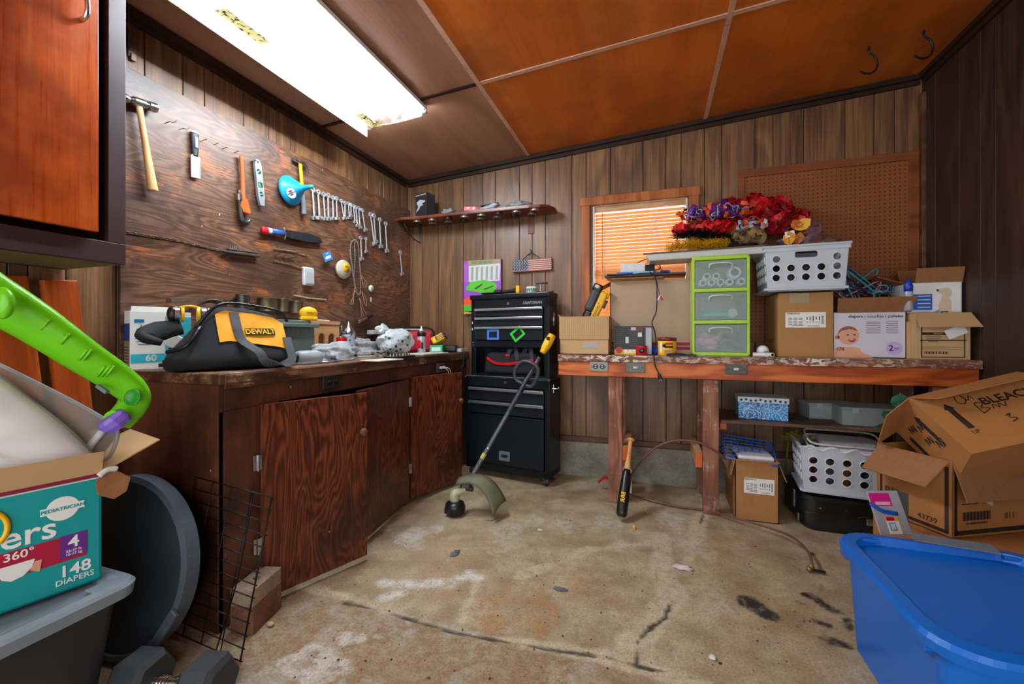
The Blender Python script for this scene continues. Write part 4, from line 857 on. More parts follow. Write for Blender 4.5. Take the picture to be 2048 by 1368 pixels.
# stein
t = thing('beer_stein', 'blue-grey patterned stein with pointed pewter lid against the tool board', 'stein', (-1.94, 2.33, CZ))
def steinmat():
    g = NT('glazed_stoneware'); vo = g.n('ShaderNodeTexVoronoi'); vo.inputs['Scale'].default_value = 45; g.l(g.coord(), vo.inputs['Vector']); k = g.ramp(vo.outputs['Distance'], [(.25, 1.0), (.35, 0.0)]); g.bsdf(g.mix(k, 'b9c4cf', '33496b'), .25); return g.mat
b = MB(); b.lathe([(0, 0), (.045, 0), (.046, .02), (.042, .03), (.040, .13), (.044, .14), (.04, .145)], steinmat()); b.build('mug', t)
b = MB(); b.lathe([(.044, .145), (.045, .155), (.035, .172), (.014, .20), (.005, .225), (0, .232)], M_steel); b.build('lid', t); b = MB(); b.tube([(0, -.042, .13), (0, -.08, .12), (0, -.085, .07), (0, -.045, .04)], .007, M_steel); b.tube([(0, -.044, .15), (0, -.065, .16), (0, -.07, .20)], .004, M_steel); b.build('handle', t)
b = MB(); b.cyl((-1.86, 2.17, CZ), (-1.86, 2.17, CZ+.10), .03, M_white); b.cyl((-1.86, 2.17, CZ+.10), (-1.86, 2.17, CZ+.125), .032, M_red); b.build('jar', label='small white jar with red cap beside the stein', cat='jar')
b = MB(); crumple(b, (0, 0, .05), (.055, .09, .055), clear('dde2e6', .35, .2), 9, .8); o = b.build('plastic_wrap', label='crumpled clear plastic wrap between the stein and the patterned bag', cat='wrap'); o.location = (-1.91, 2.44, CZ)
# shallow tray with yellow parts + safety glasses
t = thing('blister_pack', 'clear blister pack holding yellow and black parts, left of the patterned bag', 'package', (-1.74, 2.30, CZ), rz=1.5)
b = MB(); b.rbox((0, 0, .001), (.17, .11, .035), .03, clear('dfe4e6', .25, .15)); b.build('blister', t); b = MB()
for k in range(7): b.ball((random.uniform(-.06, .06), random.uniform(-.035, .035), .018), .014, random.choice([M_yellow, M_yellow, M_blkplas, mt('a07a2a')]), (1.3, 1, .8), sub=2)
b.build('small_parts', t)
t = thing('safety_glasses', 'clear safety glasses with dark frame on the counter before the blister pack', 'glasses', (-1.60, 2.20, CZ), rz=1.5)
b = MB(); b.tube([(-.065, 0, .02), (-.035, -.012, .035), (0, -.01, .028), (.035, -.012, .035), (.065, 0, .02)], .0025, M_ink); b.tube([(-.065, 0, .02), (-.06, .12, .015)], .003, M_ink, k=1); b.tube([(.065, 0, .02), (.06, .12, .015)], .003, M_ink, k=1); b.build('frame', t)
b = MB()
for s in (-1, 1): b.ball((s*.034, -.01, .018), .026, clear('e6eef2', .25), (1, .15, .65), sub=2)
b.build('lens', t)
# papers, tray, box cutter on the counter
for i, (px, py, sx, sy, z, rz, m_, nm, lab) in enumerate(((765, 721, .13, .20, .006, 1.5, mt('d8d0c0', .7), 'notebook', 'pale flat notebook lying at the front edge of the counter'), (850, 708, .20, .30, .008, 1.45, M_offw, 'folded_sheet', 'white folded sheet under the spray can and patterned bag'),
                                                          (800, 716, .07, .22, .012, 1.52, M_blkplas, 'socket_rail', 'black rail with small bits lying along the front of the counter'), (700, 712, .11, .12, .03, 1.2, M_blkplas, 'small_tray', 'black small tray behind the clear zip bag'))):
    p = cp(px, py); b = MB(); b.box((0, 0, z/2), (sy, sx, z), m_, bev=.002)
    if nm == 'socket_rail':
        for k in range(7): b.cyl((-.09+.03*k, 0, z), (-.09+.03*k, 0, z+.015), .008, M_steel, n=10)
    o = b.build(nm, label=lab, cat=nm.replace('_', ' ')); o.location = (max(-1.98, p.x), p.y, CZ); o.rotation_euler = (0, 0, rz)
# paw-print bag
def pawmat():
    g = NT('paw_print_plastic'); vo = g.n('ShaderNodeTexVoronoi'); vo.inputs['Scale'].default_value = 24; g.l(g.coord(), vo.inputs['Vector']); k = g.ramp(vo.outputs['Distance'], [(.22, 1.0), (.27, 0.0)])
    rr = g.ramp(g.noise(g.coord(), 9, 2), [(.46, 0.0), (.49, 1.0)]); f = g.noise(g.coord(), 14, 5); g.bsdf(g.mix(g.math('MULTIPLY', k, rr), 'ccd3d8', '14161a'), .4, bump=f, bs=.4, bd=.01); return g.mat
t = thing('shopping_bag', 'white plastic shopping bag with black paw prints slumped on the counter', 'plastic bag', (-1.75, 2.60, CZ+.004))
b = MB(); crumple(b, (0, 0, .085), (.10, .17, .10), pawmat(), 5.3, .16, 5); b.build('bag_body', t); b = MB(); crumple(b, (-.03, -.12, .17), (.03, .05, .035), mt('ccd3d8', .45), 1.2, .6, 3); b.build('tied_handle', t)
# red soft tool bag in the corner
t = thingM('soft_tool_bag', 'red soft tool bag with black trim in the far corner of the counter', 'bag', TR(-1.875, 3.02, CZ, rz=math.radians(40)))
M_redf = mt('c21a36', .7, sc=60, var=.2); b = MB(); b.box((0, 0, .085), (.30, .16, .17), M_redf, bev=.035, seg=4, taper=(1.05, 1.1)); b.build('bag_body', t)
b = MB(); b.tube([(-.16, -.05, .09), (-.15, -.05, .18), (0, -.05, .2), (.15, -.05, .18), (.165, -.05, .06)], .009, M_blackfab); 
for s in (-1, 1): b.prism([(-.025, .03), (.025, .03), (0, -.04)], .004, M_blackfab, M=frame((s*.07, -.087, .13), (1, 0, 0), (0, 0, 1)))
b.build('black_trim', t); b = MB(); b.box((.0, .02, .19), (.16, .05, .012), M_white, rot=(.2, 0, .1), bev=.004); b.build('white_strap', t)
b = MB(); b.box((0, 0, .02), (.10, .13, .04), M_red, bev=.01); b.cyl((-.02, -.04, .04), (-.02, .05, .05), .01, M_red); o = b.build('red_clamp', label='red plastic clamp between the patterned bag and the red tool bag', cat='clamp'); o.location = (-1.85, 2.82, CZ); o.rotation_euler = (0, 0, .4)
b = MB(); b.box((0, 0, .02), (.06, .22, .035), mt('6a2c86', .5), bev=.003); b.box((0, -.14, .02), (.058, .05, .033), mt('b9b4ae'), bev=.003); o = b.build('flat_box', label='purple and grey flat box on end behind the patterned bag', cat='box'); o.location = (-2.0, 2.80, CZ+.14); o.rotation_euler = (0, 0, 0)
b = MB(); b.box((0, 0, .07), (.05, .2, .138), mt('4a3020', .6), bev=.003); o = b.build('wooden_block', label='dark wooden block under the purple box against the tool board', cat='block'); o.location = (-2.0, 2.80, CZ)
# spray can
p = W(841, 700, D=3.12); t = thing('spray_can', 'silver and red aerosol can standing at the front of the counter corner', 'aerosol can', (-1.665, 2.80, CZ))
b = MB(); b.lathe([(0, 0), (.031, 0), (.032, .004), (.032, .12), (.026, .135)], mt('b8bcc0', .3, .4)); b.box((-.0, -.031, .07), (.03, .004, .06), M_red, bev=.001); b.box((.02, -.026, .06), (.018, .004, .05), M_ink, bev=.001); b.build('can_body', t)
b = MB(); b.lathe([(.030, .128), (.030, .158), (.02, .165), (0, .165)], M_blkplas); b.build('cap_ring', t); b = MB(); b.lathe([(.018, .165), (.014, .18), (.006, .19), (.005, .205), (0, .207)], M_white); b.build('nozzle', t)
# green box, battery, charger
b = MB(); b.box((0, 0, .03), (.10, .10, .06), mt('2fae74', .5), bev=.003); b.box((0, -.051, .03), (.07, .001, .03), M_white); o = b.build('small_carton', label='small green carton between the aerosol can and the battery', cat='carton'); o.location = (-1.60, 2.93, CZ); o.rotation_euler = (0, 0, .3)
t = thingM('battery_charger', 'black battery charger with trailing cord on the far end of the counter', 'charger', TR(-1.60, 3.10, CZ, rz=.35))
b = MB(); b.box((0, 0, .028), (.16, .12, .055), M_blkplas, bev=.014, seg=3); b.build('charger_base', t); b = MB(); b.tube([(.07, -.02, .04), (.10, -.07, .05), (.135, -.08, .03), (.14, -.085, -.02), (.135, -.08, -.1), (.08, -.1, -.15)], .003, M_dgrey, n=6); b.tube([(.05, -.03, .05), (.09, -.1, .055), (.12, -.12, .04)], .003, M_dgrey, n=6); b.build('cord', t)
t = thingM('battery_pack', 'yellow and black cordless tool battery propped on the charger', 'battery', TR(-1.63, 3.01, CZ+.105, rz=.35, rx=-.35, ry=-.5))
b = MB(); b.box((0, 0, 0), (.11, .075, .06), M_yellow, bev=.012, seg=3); b.build('yellow_shell', t); b = MB(); b.box((.02, -.0, 0), (.082, .081, .045), M_dgrey, bev=.01, seg=3)
for k in range(3): b.box((.02, -.0415, -.012+.012*k), (.05, .002, .005), M_yellow)
b.build('grey_shell', t)
# ================================================================ BACK WALL: shelf, canvas, plaque
t = thing('wall_shelf', 'varnished wooden shelf with jar lids screwed underneath, on the back wall', 'shelf', (-1.38, YB, 2.03))
b = MB(); out = [(-.66, 0), (.66, 0), (.67, -.09), (.64, -.18), (.58, -.225), (.50, -.235), (-.45, -.235), (-.60, -.25), (-.66, -.22)]
b.prism(out, .022, M_red_shelf, bev=.004); b.build('board', t)
M_lid = mt('b9b2a2', .35, .6, var=.2); M_lidd = mt('4d463c', .4, .6)
for i in range(9):
    for j in range(2):
        x = -.54+i*.145+j*.05; y = -.075-.10*j
        if x > .6: continue
        b = MB(); b.cyl((x, y, 0), (x, y, -.014), .034, M_lid if (i+j) % 3 else M_lidd, n=24); b.cyl((x, y, -.014), (x, y, -.016), .027, M_lidd, n=20); b.build('jar_lid', t)
b = MB(); b.tube([(-.56, -.01, -.14), (-.58, -.08, -.12), (-.60, -.16, -.05), (-.61, -.18, -.002)], .005, M_iron); b.box((-.56, -.006, -.075), (.02, .006, .15), M_iron, bev=.001); b.box((.45, -.006, -.07), (.05, .008, .14), M_cab, bev=.002); b.build('bracket', t)
SZ = 2.053
t = thingM('gift_box', 'dark grey printed box standing at the left end of the wall shelf', 'box', TR(-1.80, 3.09, SZ, rz=math.radians(-16)))
def wolfcard():
    b = MB(); b.box((0, 0, .095), (.125, .10, .19), mt('2a2a2d', .45), bev=.002); F_ = lambda x, z: frame((x, -.0506, z), (1, 0, 0), (0, 0, 1))
    b.text('GAME of THRONES', .0145, M_white, F_(0, .176)); b.prism([(-.058, .04), (-.03, .085), (-.05, .12), (-.01, .14), (.045, .125), (.05, .115), (.015, .105), (.03, .09), (-.005, .085), (-.02, .06)], .0006, mt('bfc2c4'), M=frame((0, -.0502, .0), (1, 0, 0), (0, 0, 1)))
    b.box((-.0630, 0, .10), (.001, .085, .15), mt('7e98a8', .4)); return b
wolfcard().build('box_body', t)
b = MB(); b.box((0, 0, .02), (.10, .06, .035), M_red, bev=.002); b.box((.07, -.01, .016), (.05, .05, .03), mt('8a1a16'), bev=.002); b.lathe([(0, 0), (.012, 0), (.012, .001), (0, .001)], M_white, M=frame((.03, -.0305, .02), (1, 0, 0), (0, 0, 1))); b.box((-.015, -.0306, .024), (.03, .001, .008), M_white)
o = b.build('small_carton', label='small red carton lying in the middle of the wall shelf', cat='carton'); o.location = (-1.375, 3.06, SZ); o.rotation_euler = (0, 0, .25)
for i, (x, w, m_, lab) in enumerate(((-1.58, .12, mt('8a8d90', .5), 'grey crumpled packet between the printed box and the red carton'), (-1.20, .15, mt('a9b4bd', .4), 'pale folded packet right beside the red carton on the shelf'), (-.98, .17, clear('aab2b8', .5, .2), 'clear grey crumpled bag at the right part of the wall shelf'))):
    b = MB(); crumple(b, (0, 0, .02), (w/2, .05, .024), m_, 11+i, .8, 3)
    if i == 1: b.box((-.02, 0, .05), (.14, .07, .005), mt('3f4d3c', .5), rot=(.1, -.12, .2))
    o = b.build('packet', label=lab, cat='packet'); o.location = (x, 3.08, SZ)
# comic canvas (generic stand-in artwork)
c0 = W(928, 502, Y=YB-.02); c1 = W(1003, 493, Y=YB-.02); cw = c1.x-c0.x; ch = 1.70-1.255
t = thing('canvas_print', 'colourful green, purple and orange comic-style canvas partly behind the tool chest', 'picture', ((c0.x+c1.x)/2, YB-.004, 1.255))
b = MB(); b.box((0, -.012, ch/2), (cw, .022, ch), mt('3a3530'), bev=.001)
def patch(pts, col, k): b.prism([(x*cw-cw/2, z*ch) for x, z in pts], .0006, mt(col, .5, var=.05), M=frame((0, -.0235-.0006*k, 0), (1, 0, 0), (0, 0, 1)))
patch([(0, 0), (1, 0), (1, 1), (0, 1)], 'a04ac8', 0); patch([(0, .12), (1, .12), (1, .32), (.7, .36), (.5, .30), (.2, .34), (0, .28)], 'f0562a', 1); patch([(0, .05), (.3, .02), (.34, .14), (.1, .18), (0, .16)], '4cb830', 2); patch([(0, 0), (1, 0), (1, .07), (0, .05)], 'c9a03c', 2)
patch([(.14, .60), (.96, .60), (.98, .92), (.14, .90)], 'd9dcd4', 1); patch([(0, .60), (.12, .60), (.12, .96), (0, .96)], 'b05ac0', 2); patch([(.12, .90), (.98, .92), (.98, 1.0), (.12, 1.0)], 'a89a72', 2)
for k in range(6): patch([(.20+k*.13, .63), (.26+k*.13, .62), (.27+k*.13, .88), (.21+k*.13, .87)], '9fa6a0', 2)
patch([(.06, .50), (.2, .60), (.55, .63), (.80, .58), (.9, .52), (.85, .42), (.6, .36), (.3, .42), (.1, .44)], '55c02c', 3); patch([(.25, .30), (.6, .38), (.7, .30), (.5, .24), (.25, .25)], '9a3cc0', 4); patch([(.6, .22), (.78, .30), (.86, .2), (.75, .12), (.6, .14)], '55c02c', 4)
patch([(.3, .48), (.5, .56), (.52, .54), (.34, .46)], '1d3a14', 4); patch([(.55, .46), (.8, .52), (.8, .50), (.56, .44)], '1d3a14', 4)
b.text('KING SIZE SPECIAL!', .030, mt('2f7a3a'), frame((0, -.0262, ch*.955), (1, 0, 0), (0, 0, 1)), sx=.72); b.build('printed_canvas', t)
# flag plaque
q0 = W(1026, 514, Y=YB-.02); q1 = W(1104, 507, Y=YB-.02); pw = q1.x-q0.x; ph = .098
t = thingM('flag_plaque', 'small wooden stars-and-stripes plaque hanging from a black cord', 'plaque', TR((q0.x+q1.x)/2, YB-.022, 1.635, ry=math.radians(-1.0)))
b = MB(); b.box((0, 0, 0), (pw, .016, ph), mt('6a3c34', .6), bev=.002)
for k in range(13): b.box((0, -.0085, ph/2-(k+.5)*ph/13), (pw-.004, .001, ph/13-.0012), mt('a03a3c', .6, var=.25) if k % 2 == 0 else mt('dccab0', .6, var=.15))
b.box((-pw*.29, -.0092, ph*.04), (pw*.40, .001, ph*.88), mt('3c4452', .6))
for r_ in range(7):
    for c_ in range(6):
        x = -pw*.46+c_*pw*.068+(r_ % 2)*pw*.02; z = ph*.42-r_*ph*.125
        pts = [((.0045 if i % 2 == 0 else .002)*math.sin(i*PI/5), (.0045 if i % 2 == 0 else .002)*math.cos(i*PI/5)) for i in range(10)]
        b.prism(pts, .0006, M_white, M=frame((x, -.0097, z), (1, 0, 0), (0, 0, 1)))
b.build('painted_board', t); b = MB(); b.tube([(-pw*.25, 0, ph/2), (-.01, 0, ph/2+.055), (0, -.004, ph/2+.05), (.03, -.002, ph/2+.03), (pw*.2, 0, ph/2)], .0025, M_ink, n=6, k=3); b.tube([(-.03, -.004, ph/2+.03), (0, -.01, ph/2+.05), (-.01, -.01, ph/2+.075)], .0035, M_ink, n=6); b.build('cord', t)
# ================================================================ TOOL CHESTS
def chest_front(b, w, z0, z1, y=-.002): b.box((0, y, (z0+z1)/2), (w, .016, z1-z0), M_toolpanel, bev=.003)
RZ = math.radians(-8.5); fw_ = .70
P0 = Vector((-.697, 2.896, 0)); dr = Vector((math.cos(RZ), math.sin(RZ), 0)); dn = Vector((-math.sin(RZ), math.cos(RZ), 0))
# lower cabinet: origin mid of front bottom edge
c = P0-dr*fw_/2
t = thingM('rolling_tool_cabinet', 'black steel rolling tool cabinet with two drawers and a lower door', 'tool cabinet', TR(c.x, c.y, 0, rz=RZ)); DL = .215
b = MB(); w = fw_
b.box((-w/2+.018, DL/2, .41), (.036, DL, .70), M_toolblk, bev=.003); b.box((w/2-.018, DL/2, .41), (.036, DL, .70), M_toolblk, bev=.003); b.box((0, DL-.006, .41), (w, .01, .70), M_toolblk)
b.box((0, DL/2, .725), (w, DL, .07), M_toolblk, bev=.004); b.box((0, DL/2, .085), (w, DL, .05), M_toolblk, bev=.004); b.box((0, DL/2, .5), (w-.05, DL-.02, .01), M_toolblk); b.cyl((0, -.006, .727), (0, .002, .727), .012, M_chrome, n=16)
b.tube([(-w/2, -.01, .757), (-w/2, .02, .765), (w/2, .02, .765), (w/2, -.01, .757)], .003, M_alu, n=6, k=1); b.build('cabinet_body', t)
for z0, z1 in ((.588, .684), (.487, .582)):
    b = MB(); chest_front(b, w-.08, z0, z1); d = b.build('drawer', t)
    b = MB(); b.box((0, -.018, z1-.013), (w-.08, .022, .020), M_alu, bev=.003); b.build('pull_trim', d)
b = MB(); chest_front(b, w-.08, .115, .478, -.004); b.box((0, -.014, .47), (w-.08, .006, .010), M_toolblk); d = b.build('door', t)
b = MB(); b.plate(rrect(-.045, -.035, .045, .035, .008), [rrect(-.028, -.013, .028, .013, .004)], .006, M_grey, M=frame((-.0, -.0125, .185), (1, 0, 0), (0, 0, 1))); b.box((0, -.012, .185), (.056, .002, .026), M_ink); b.build('recessed_handle', d)
for sx_ in (-1, 1):
    for sy_ in (.035, DL-.04):
        b = MB(); x = sx_*(w/2-.04); b.cyl((x-.011, sy_, .030), (x+.011, sy_, .030), .029, M_dgrey, n=20); b.cyl((x-.013, sy_, .03), (x+.013, sy_, .03), .014, M_alu, n=12); b.prism([(-.02, 0), (.02, 0), (.012, -.03), (-.012, -.03)], .03, M_alu, M=frame((x, sy_+.015, .061), (1, 0, 0), (0, 0, 1))); b.build('caster', t)
b = MB(); b.tube([(w/2, .03, .70), (w/2+.05, .03, .70), (w/2+.06, .03, .715)], .007, M_steel); b.cyl((w/2+.02, .03, .67), (w/2+.02, .03, .73), .006, M_steel); b.build('side_hook', t)
# upper chest
c = Vector((-.716, 2.970, 0))-dr*.333
UZ = .7655
t = thingM('top_tool_chest', 'black steel top chest with silver drawer trims and an open bay, on the rolling cabinet', 'tool chest', TR(c.x, c.y, UZ, rz=RZ)); w = .665; D2 = .155
b = MB()
for s in (-1, 1): b.box((s*(w/2-.02), D2/2, .30), (.04, D2, .60), M_toolblk, bev=.003)
b.box((0, D2-.006, .30), (w, .012, .60), M_toolblk); b.box((0, D2/2, .245), (w, D2, .05), M_toolblk, bev=.003); b.box((0, D2/2, .006), (w, D2, .012), M_toolblk); b.box((0, D2/2, .555), (w, D2, .07), M_toolblk, bev=.003)
b.cyl((.0, -.006, .553), (0, .002, .553), .011, M_chrome, n=16); b.text('CRAFTSMAN', .027, M_alu, frame((.20, -.0015, .553), (1, 0, 0), (0, 0, 1)), bold=.03, sx=1.0)
for z in (.36, .41): b.box((-w/2+.012, -.004, z), (.012, .008, .02), M_chrome, bev=.002)
for z in (.235, .255): b.cyl((-w/2+.02, -.003, z), (-w/2+.02, .002, z), .005, M_chrome, n=10)
b.build('chest_body', t)
b = MB(); b.box((0, D2/2-.004, .61), (w+.012, D2+.02, .035), M_toolblk, bev=.006); b.build('lid', t)
for i, (z0, z1) in enumerate(((.458, .520), (.385, .452), (.275, .379))):
    b = MB(); chest_front(b, w-.09, z0, z1); d = b.build('drawer', t); b = MB(); b.box((0, -.018, z1-.010), (w-.09, .022, .018), M_alu, bev=.003); b.build('pull_trim', d)
b = MB(); b.tube([(0, 0, -.05), (0, .0, 0), (0, 0, .05)], .006, M_alu, k=1); hd = b.build('side_handle', t); hd.location = (w/2+.004, .08, .43)
# frame magnets on the drawer
def fmag(x, z, col, lab, rot, gap):
    b = MB(); s = .052; out = rrect(-s, -s*.78, s, s*.78, .002); hol = rrect(-s+.017, -s*.78+.017, s-.017, s*.78-.017, .001)
    b.plate(out, [hol], .006, mt(col, .45), M=Matrix.Identity(4))
    M_ = TR(c.x, c.y, UZ, rz=RZ) @ frame((x, -.0105, z), (math.cos(rot), 0, math.sin(rot)), (-math.sin(rot), 0, math.cos(rot)))
    o = b.build('frame_magnet', label=lab, cat='magnet'); o.matrix_world = M_
fmag(-.125, .318, '3f7fe0', 'blue rectangular frame magnet on the bottom drawer of the top chest', 0, 0); fmag(.085, .322, '35c93a', 'green tilted frame magnet on the bottom drawer of the top chest', .65, 0)
# things on the chest
TZ = UZ+.629
def oc(x, y, z=0): v = dr*x+dn*y; return (c.x+v.x, c.y+v.y, TZ+z)
b = MB(); b.lathe([(0, 0), (.04, 0), (.065, .014), (.062, .018), (.038, .006), (0, .005)], M_blkplas); o = b.build('shallow_dish', label='black shallow dish on the left end of the tool chest lid', cat='dish'); o.location = oc(-.21, .07)
t2 = thingM('cordless_light', 'black and yellow handheld tool lying on the tool chest lid', 'power tool', TR(*oc(-.03, .06, .022), rz=RZ))
b = MB(); b.cyl((-.12, 0, 0), (-.06, 0, 0), .02, M_blkplas, r1=.018); b.tube([(-.06, 0, 0), (0, 0, 0), (.07, 0, .006)], [.014, .013, .018], M_blkplas, n=10); b.build('grip', t2); b = MB(); b.box((.085, 0, .012), (.03, .04, .06), M_yellow, bev=.008); b.build('battery_end', t2)
b = MB(); b.lathe([(.018, 0), (.040, 0), (.040, .048), (.018, .048), (.018, 0)], mt('cfe3d8', .4), n=28)
for k in range(5): a = -2.2+k*.45; b.box((.0405*math.cos(a), .0405*math.sin(a), .024), (.001, .012, .020), mt('2e7a50'), rot=(.5, 0, a))
o = b.build('tape_roll', label='white and green roll of tape standing on the tool chest lid', cat='tape roll'); o.location = oc(.165, .06)
t2 = thingM('bar_clamp', 'black and silver bar clamp behind the tape roll on the tool chest', 'clamp', TR(*oc(.26, .10, .008), rz=RZ))
b = MB(); b.box((0, 0, .0), (.13, .02, .014), M_blkplas, bev=.003); b.box((-.04, 0, .035), (.012, .02, .07), M_steel, bev=.002); b.box((-.03, 0, .068), (.09, .024, .014), M_blkplas, bev=.003); b.build('clamp_body', t2)
# tool bag in the open bay
t2 = thingM('black_tool_bag', 'black tool bag with red stripe slouching in the open bay of the tool chest', 'bag', TR(c.x+dn.x*.07, c.y+dn.y*.07, UZ+.013, rz=RZ))
b = MB(); b.box((.0, .015, .085), (.42, .11, .17), M_blackfab, bev=.03, seg=4, taper=(1.15, 1.1)); b.build('bag_body', t2)
b = MB(); b.ribbon([(-.20, -.052, .125), (-.12, -.055, .085), (0, -.055, .082), (.10, -.055, .10), (.2, -.052, .115)], (0, -.1, 1), .02, .003, M_red); b.ball((-.02, -.05, .145), .022, M_red, (1, .1, .5), sub=2); b.build('red_stripe', t2)
b = MB(); b.ribbon([(-.02, -.045, .12), (0, -.05, .18), (.04, -.035, .19), (.07, -.05, .11)], (1, 0, 0), .035, .003, mt('2b2e33', .8)); b.ribbon([(.10, -.03, .15), (.13, -.02, .2), (.17, -.035, .19), (.19, -.05, .10)], (1, 0, 0), .03, .003, mt('2b2e33', .8)); b.build('handle', t2)
# ================================================================ STRING TRIMMER leaning on the chest
A = Vector((-1.131, 2.288, .055)); B = Vector((-.662, 2.715, 1.03)); ax = (B-A).normalized()
t = thing('string_trimmer', 'grey-shafted string trimmer with yellow motor leaning against the tool chest', 'string trimmer', A)
v = B-A; M_shaft = mt('5c6066', .35, .3); M_olive = mt('5d5c42', .6, var=.3); M_pale = mt('b8b494', .45)
b = MB(); b.cyl(v*.10, v*.55, .0135, M_shaft); b.cyl(v*.55, v*.9, .0145, M_dgrey); b.cyl(v*.27, v*.30, .0145, mt('b5b04a', .5)); b.cyl(v*.33, v*.335, .015, M_steel); b.cyl(v*.86, v*.865, .0150, M_red); b.build('shaft', t)
b = MB(); b.tube([(0, 0, .03), (0, 0, .075), v*.09, v*.14], [.028, .027, .019, .016], M_pale, n=14); b.build('gear_housing', t)
b = MB(); b.lathe([(0, -.05), (.045, -.05), (.058, -.03), (.060, 0), (.055, .018), (.03, .03), (0, .03)], M_blkplas, n=26)
for k in range(8): a_ = k*PI/4; b.box((.058*math.cos(a_), .058*math.sin(a_), -.02), (.014, .014, .03), M_blkplas, rot=(0, 0, a_), bev=.003)
b.build('spool_head', t)
b = MB(); gpts = smooth_path([W(918, 962, D=2.56)-A, W(948, 958, D=2.53)-A, W(975, 972, D=2.50)-A, W(992, 998, D=2.47)-A, W(999, 1018, D=2.46)-A], 4); gw = Vector((-.25, -.75, -.35)).normalized()
b.grid(lambda u, q: gpts[int(round(u*16))]+gw*(.12*(q-.5))*(.6+.5*u)+Vector((0, 0, .018*math.cos((q-.5)*PI))), 16, 6, M_olive); gd = b.build('guard', t, solid=.006)
b = MB(); b.cyl(v*.10+Vector((-.03, 0, 0)), v*.10+Vector((.05, 0, 0)), .016, M_dgrey); b.box(v*.12, (.05, .06, .03), M_olive, bev=.006); b.build('guard_bracket', t)
side = Vector((1, 0, 0)); side = (side-ax*side.dot(ax)).normalized(); nrm = ax.cross(side).normalized()
if nrm.y > 0: nrm = -nrm
b = MB(); m0 = v*.725; b.tube([m0+side*.0, m0+side*.05+ax*.01, m0+side*.065+ax*.07+nrm*.03, m0+side*.05+ax*.12+nrm*.05, m0-side*.0+ax*.135+nrm*.06, m0-side*.07+ax*.12+nrm*.05, m0-side*.095+ax*.06+nrm*.03, m0-side*.07+ax*.005], .0125, M_dgrey, closed=True, n=10)
b.cyl(v*.68, v*.76, .019, M_blkplas); b.build('loop_handle', t)
b = MB(); b.tube([v*.93, v*.965, v*1.0, v*1.05], [.018, .027, .031, .026], M_yellow, n=12, up=nrm); b.build('motor_housing', t)
b = MB(); b.box(v*1.01+nrm*.028, (.022, .008, .035), M_ink, bev=.003); b.build('vent', t)
# ================================================================ RIGHT WORKBENCH
BZ = .952; BX0, BX1, BYF = -.604, 1.555, 2.745
t = thing('workbench', 'long wooden workbench with paint-splattered edge along the back wall', 'workbench', ((BX0+BX1)/2, 3.0, 0)); ox, oy = t.location.x, t.location.y
Lb = BX1-BX0-.005; yb = YB-.035
b = MB(); b.box((0, (BYF+yb)/2-oy, BZ-.021), (Lb, yb-BYF, .040), mt('a89c8a', .6, var=.25, sc=12), bev=.002); b.box((0, BYF-.004-oy, BZ-.022), (Lb, .012, .042), M_splat, bev=.002); b.build('bench_top', t)
b = MB(); b.box((-.003, BYF+.018-oy, BZ-.042-.048), (Lb-.01, .034, .094), M_orange, bev=.003); b.build('apron', t)
def leg(x, y, w=.088, d=.04): b = MB(); b.box((x-ox, y-oy, (BZ-.14)/2), (w, d, BZ-.142), M_leg, bev=.004); return b.build('leg', t)
leg(-.235, 2.80); leg(.325, 2.80); leg(1.42, 2.80); leg(.325, 3.15); leg(1.42, 3.15); leg(-.235, 3.15)
for x in (-.235+.065, .325-.066): b = MB(); b.box((x-ox, 2.985-oy, .325), (.038, .41, .09), M_light_wood, bev=.002); b.box((x-ox, 2.779-oy, .325), (.038, .002, .09), M_orangeZ); b.build('cross_rail', t)
b = MB(); b.box(((.375+1.37)/2-ox, 2.99-oy, .562), (.985, .40, .018), M_board, bev=.002); b.box((.395-ox, 2.985-oy, .532), (.035, .37, .038), M_orangeZ, bev=.002); b.box((1.36-ox, 2.985-oy, .532), (.035, .37, .038), M_orangeZ, bev=.002); b.build('lower_shelf', t)
def apron_plate(px, py, kind, lab, col):
    p = W(px, py, Y=BYF+.0); q = thing('power_outlet' if kind == 'o' else 'light_switch', lab, 'outlet' if kind == 'o' else 'switch', (p.x, BYF, p.z))
    b = MB(); b.box((0, -.004, 0), (.115, .008, .062), col, bev=.004, seg=3)
    if kind == 'o':
        for s in (-1, 1):
            b.cyl((s*.021, -.008, 0), (s*.021, -.0105, 0), .0165, M_blkplas, n=18)
            for k in (-1, 1): b.box((s*.021+.0, -.0108, k*.006), (.009, .001, .003), M_alu)
    for s in (-1, 1): b.cyl((s*.042, -.008, 0), (s*.042, -.0095, 0), .003, M_ink, n=8)
    b.build('cover_plate', q)
    if kind != 'o': b = MB(); b.box((0, -.009, 0), (.026, .003, .013), M_offw, bev=.001); b.box((.006, -.014, -.003), (.010, .014, .009), M_offw, rot=(0, 0, .3), bev=.002); b.build('toggle', q)
apron_plate(1198, 733, 'o', 'grey duplex outlet on the left end of the orange bench apron', mt('9a9c92', .5)); apron_plate(1271, 735, 's', 'grey switch plate on the apron, right of the outlet', mt('6b6d6a', .5)); apron_plate(1472, 738, 's', 'grey switch plate on the apron above the second leg', mt('54544f', .5))
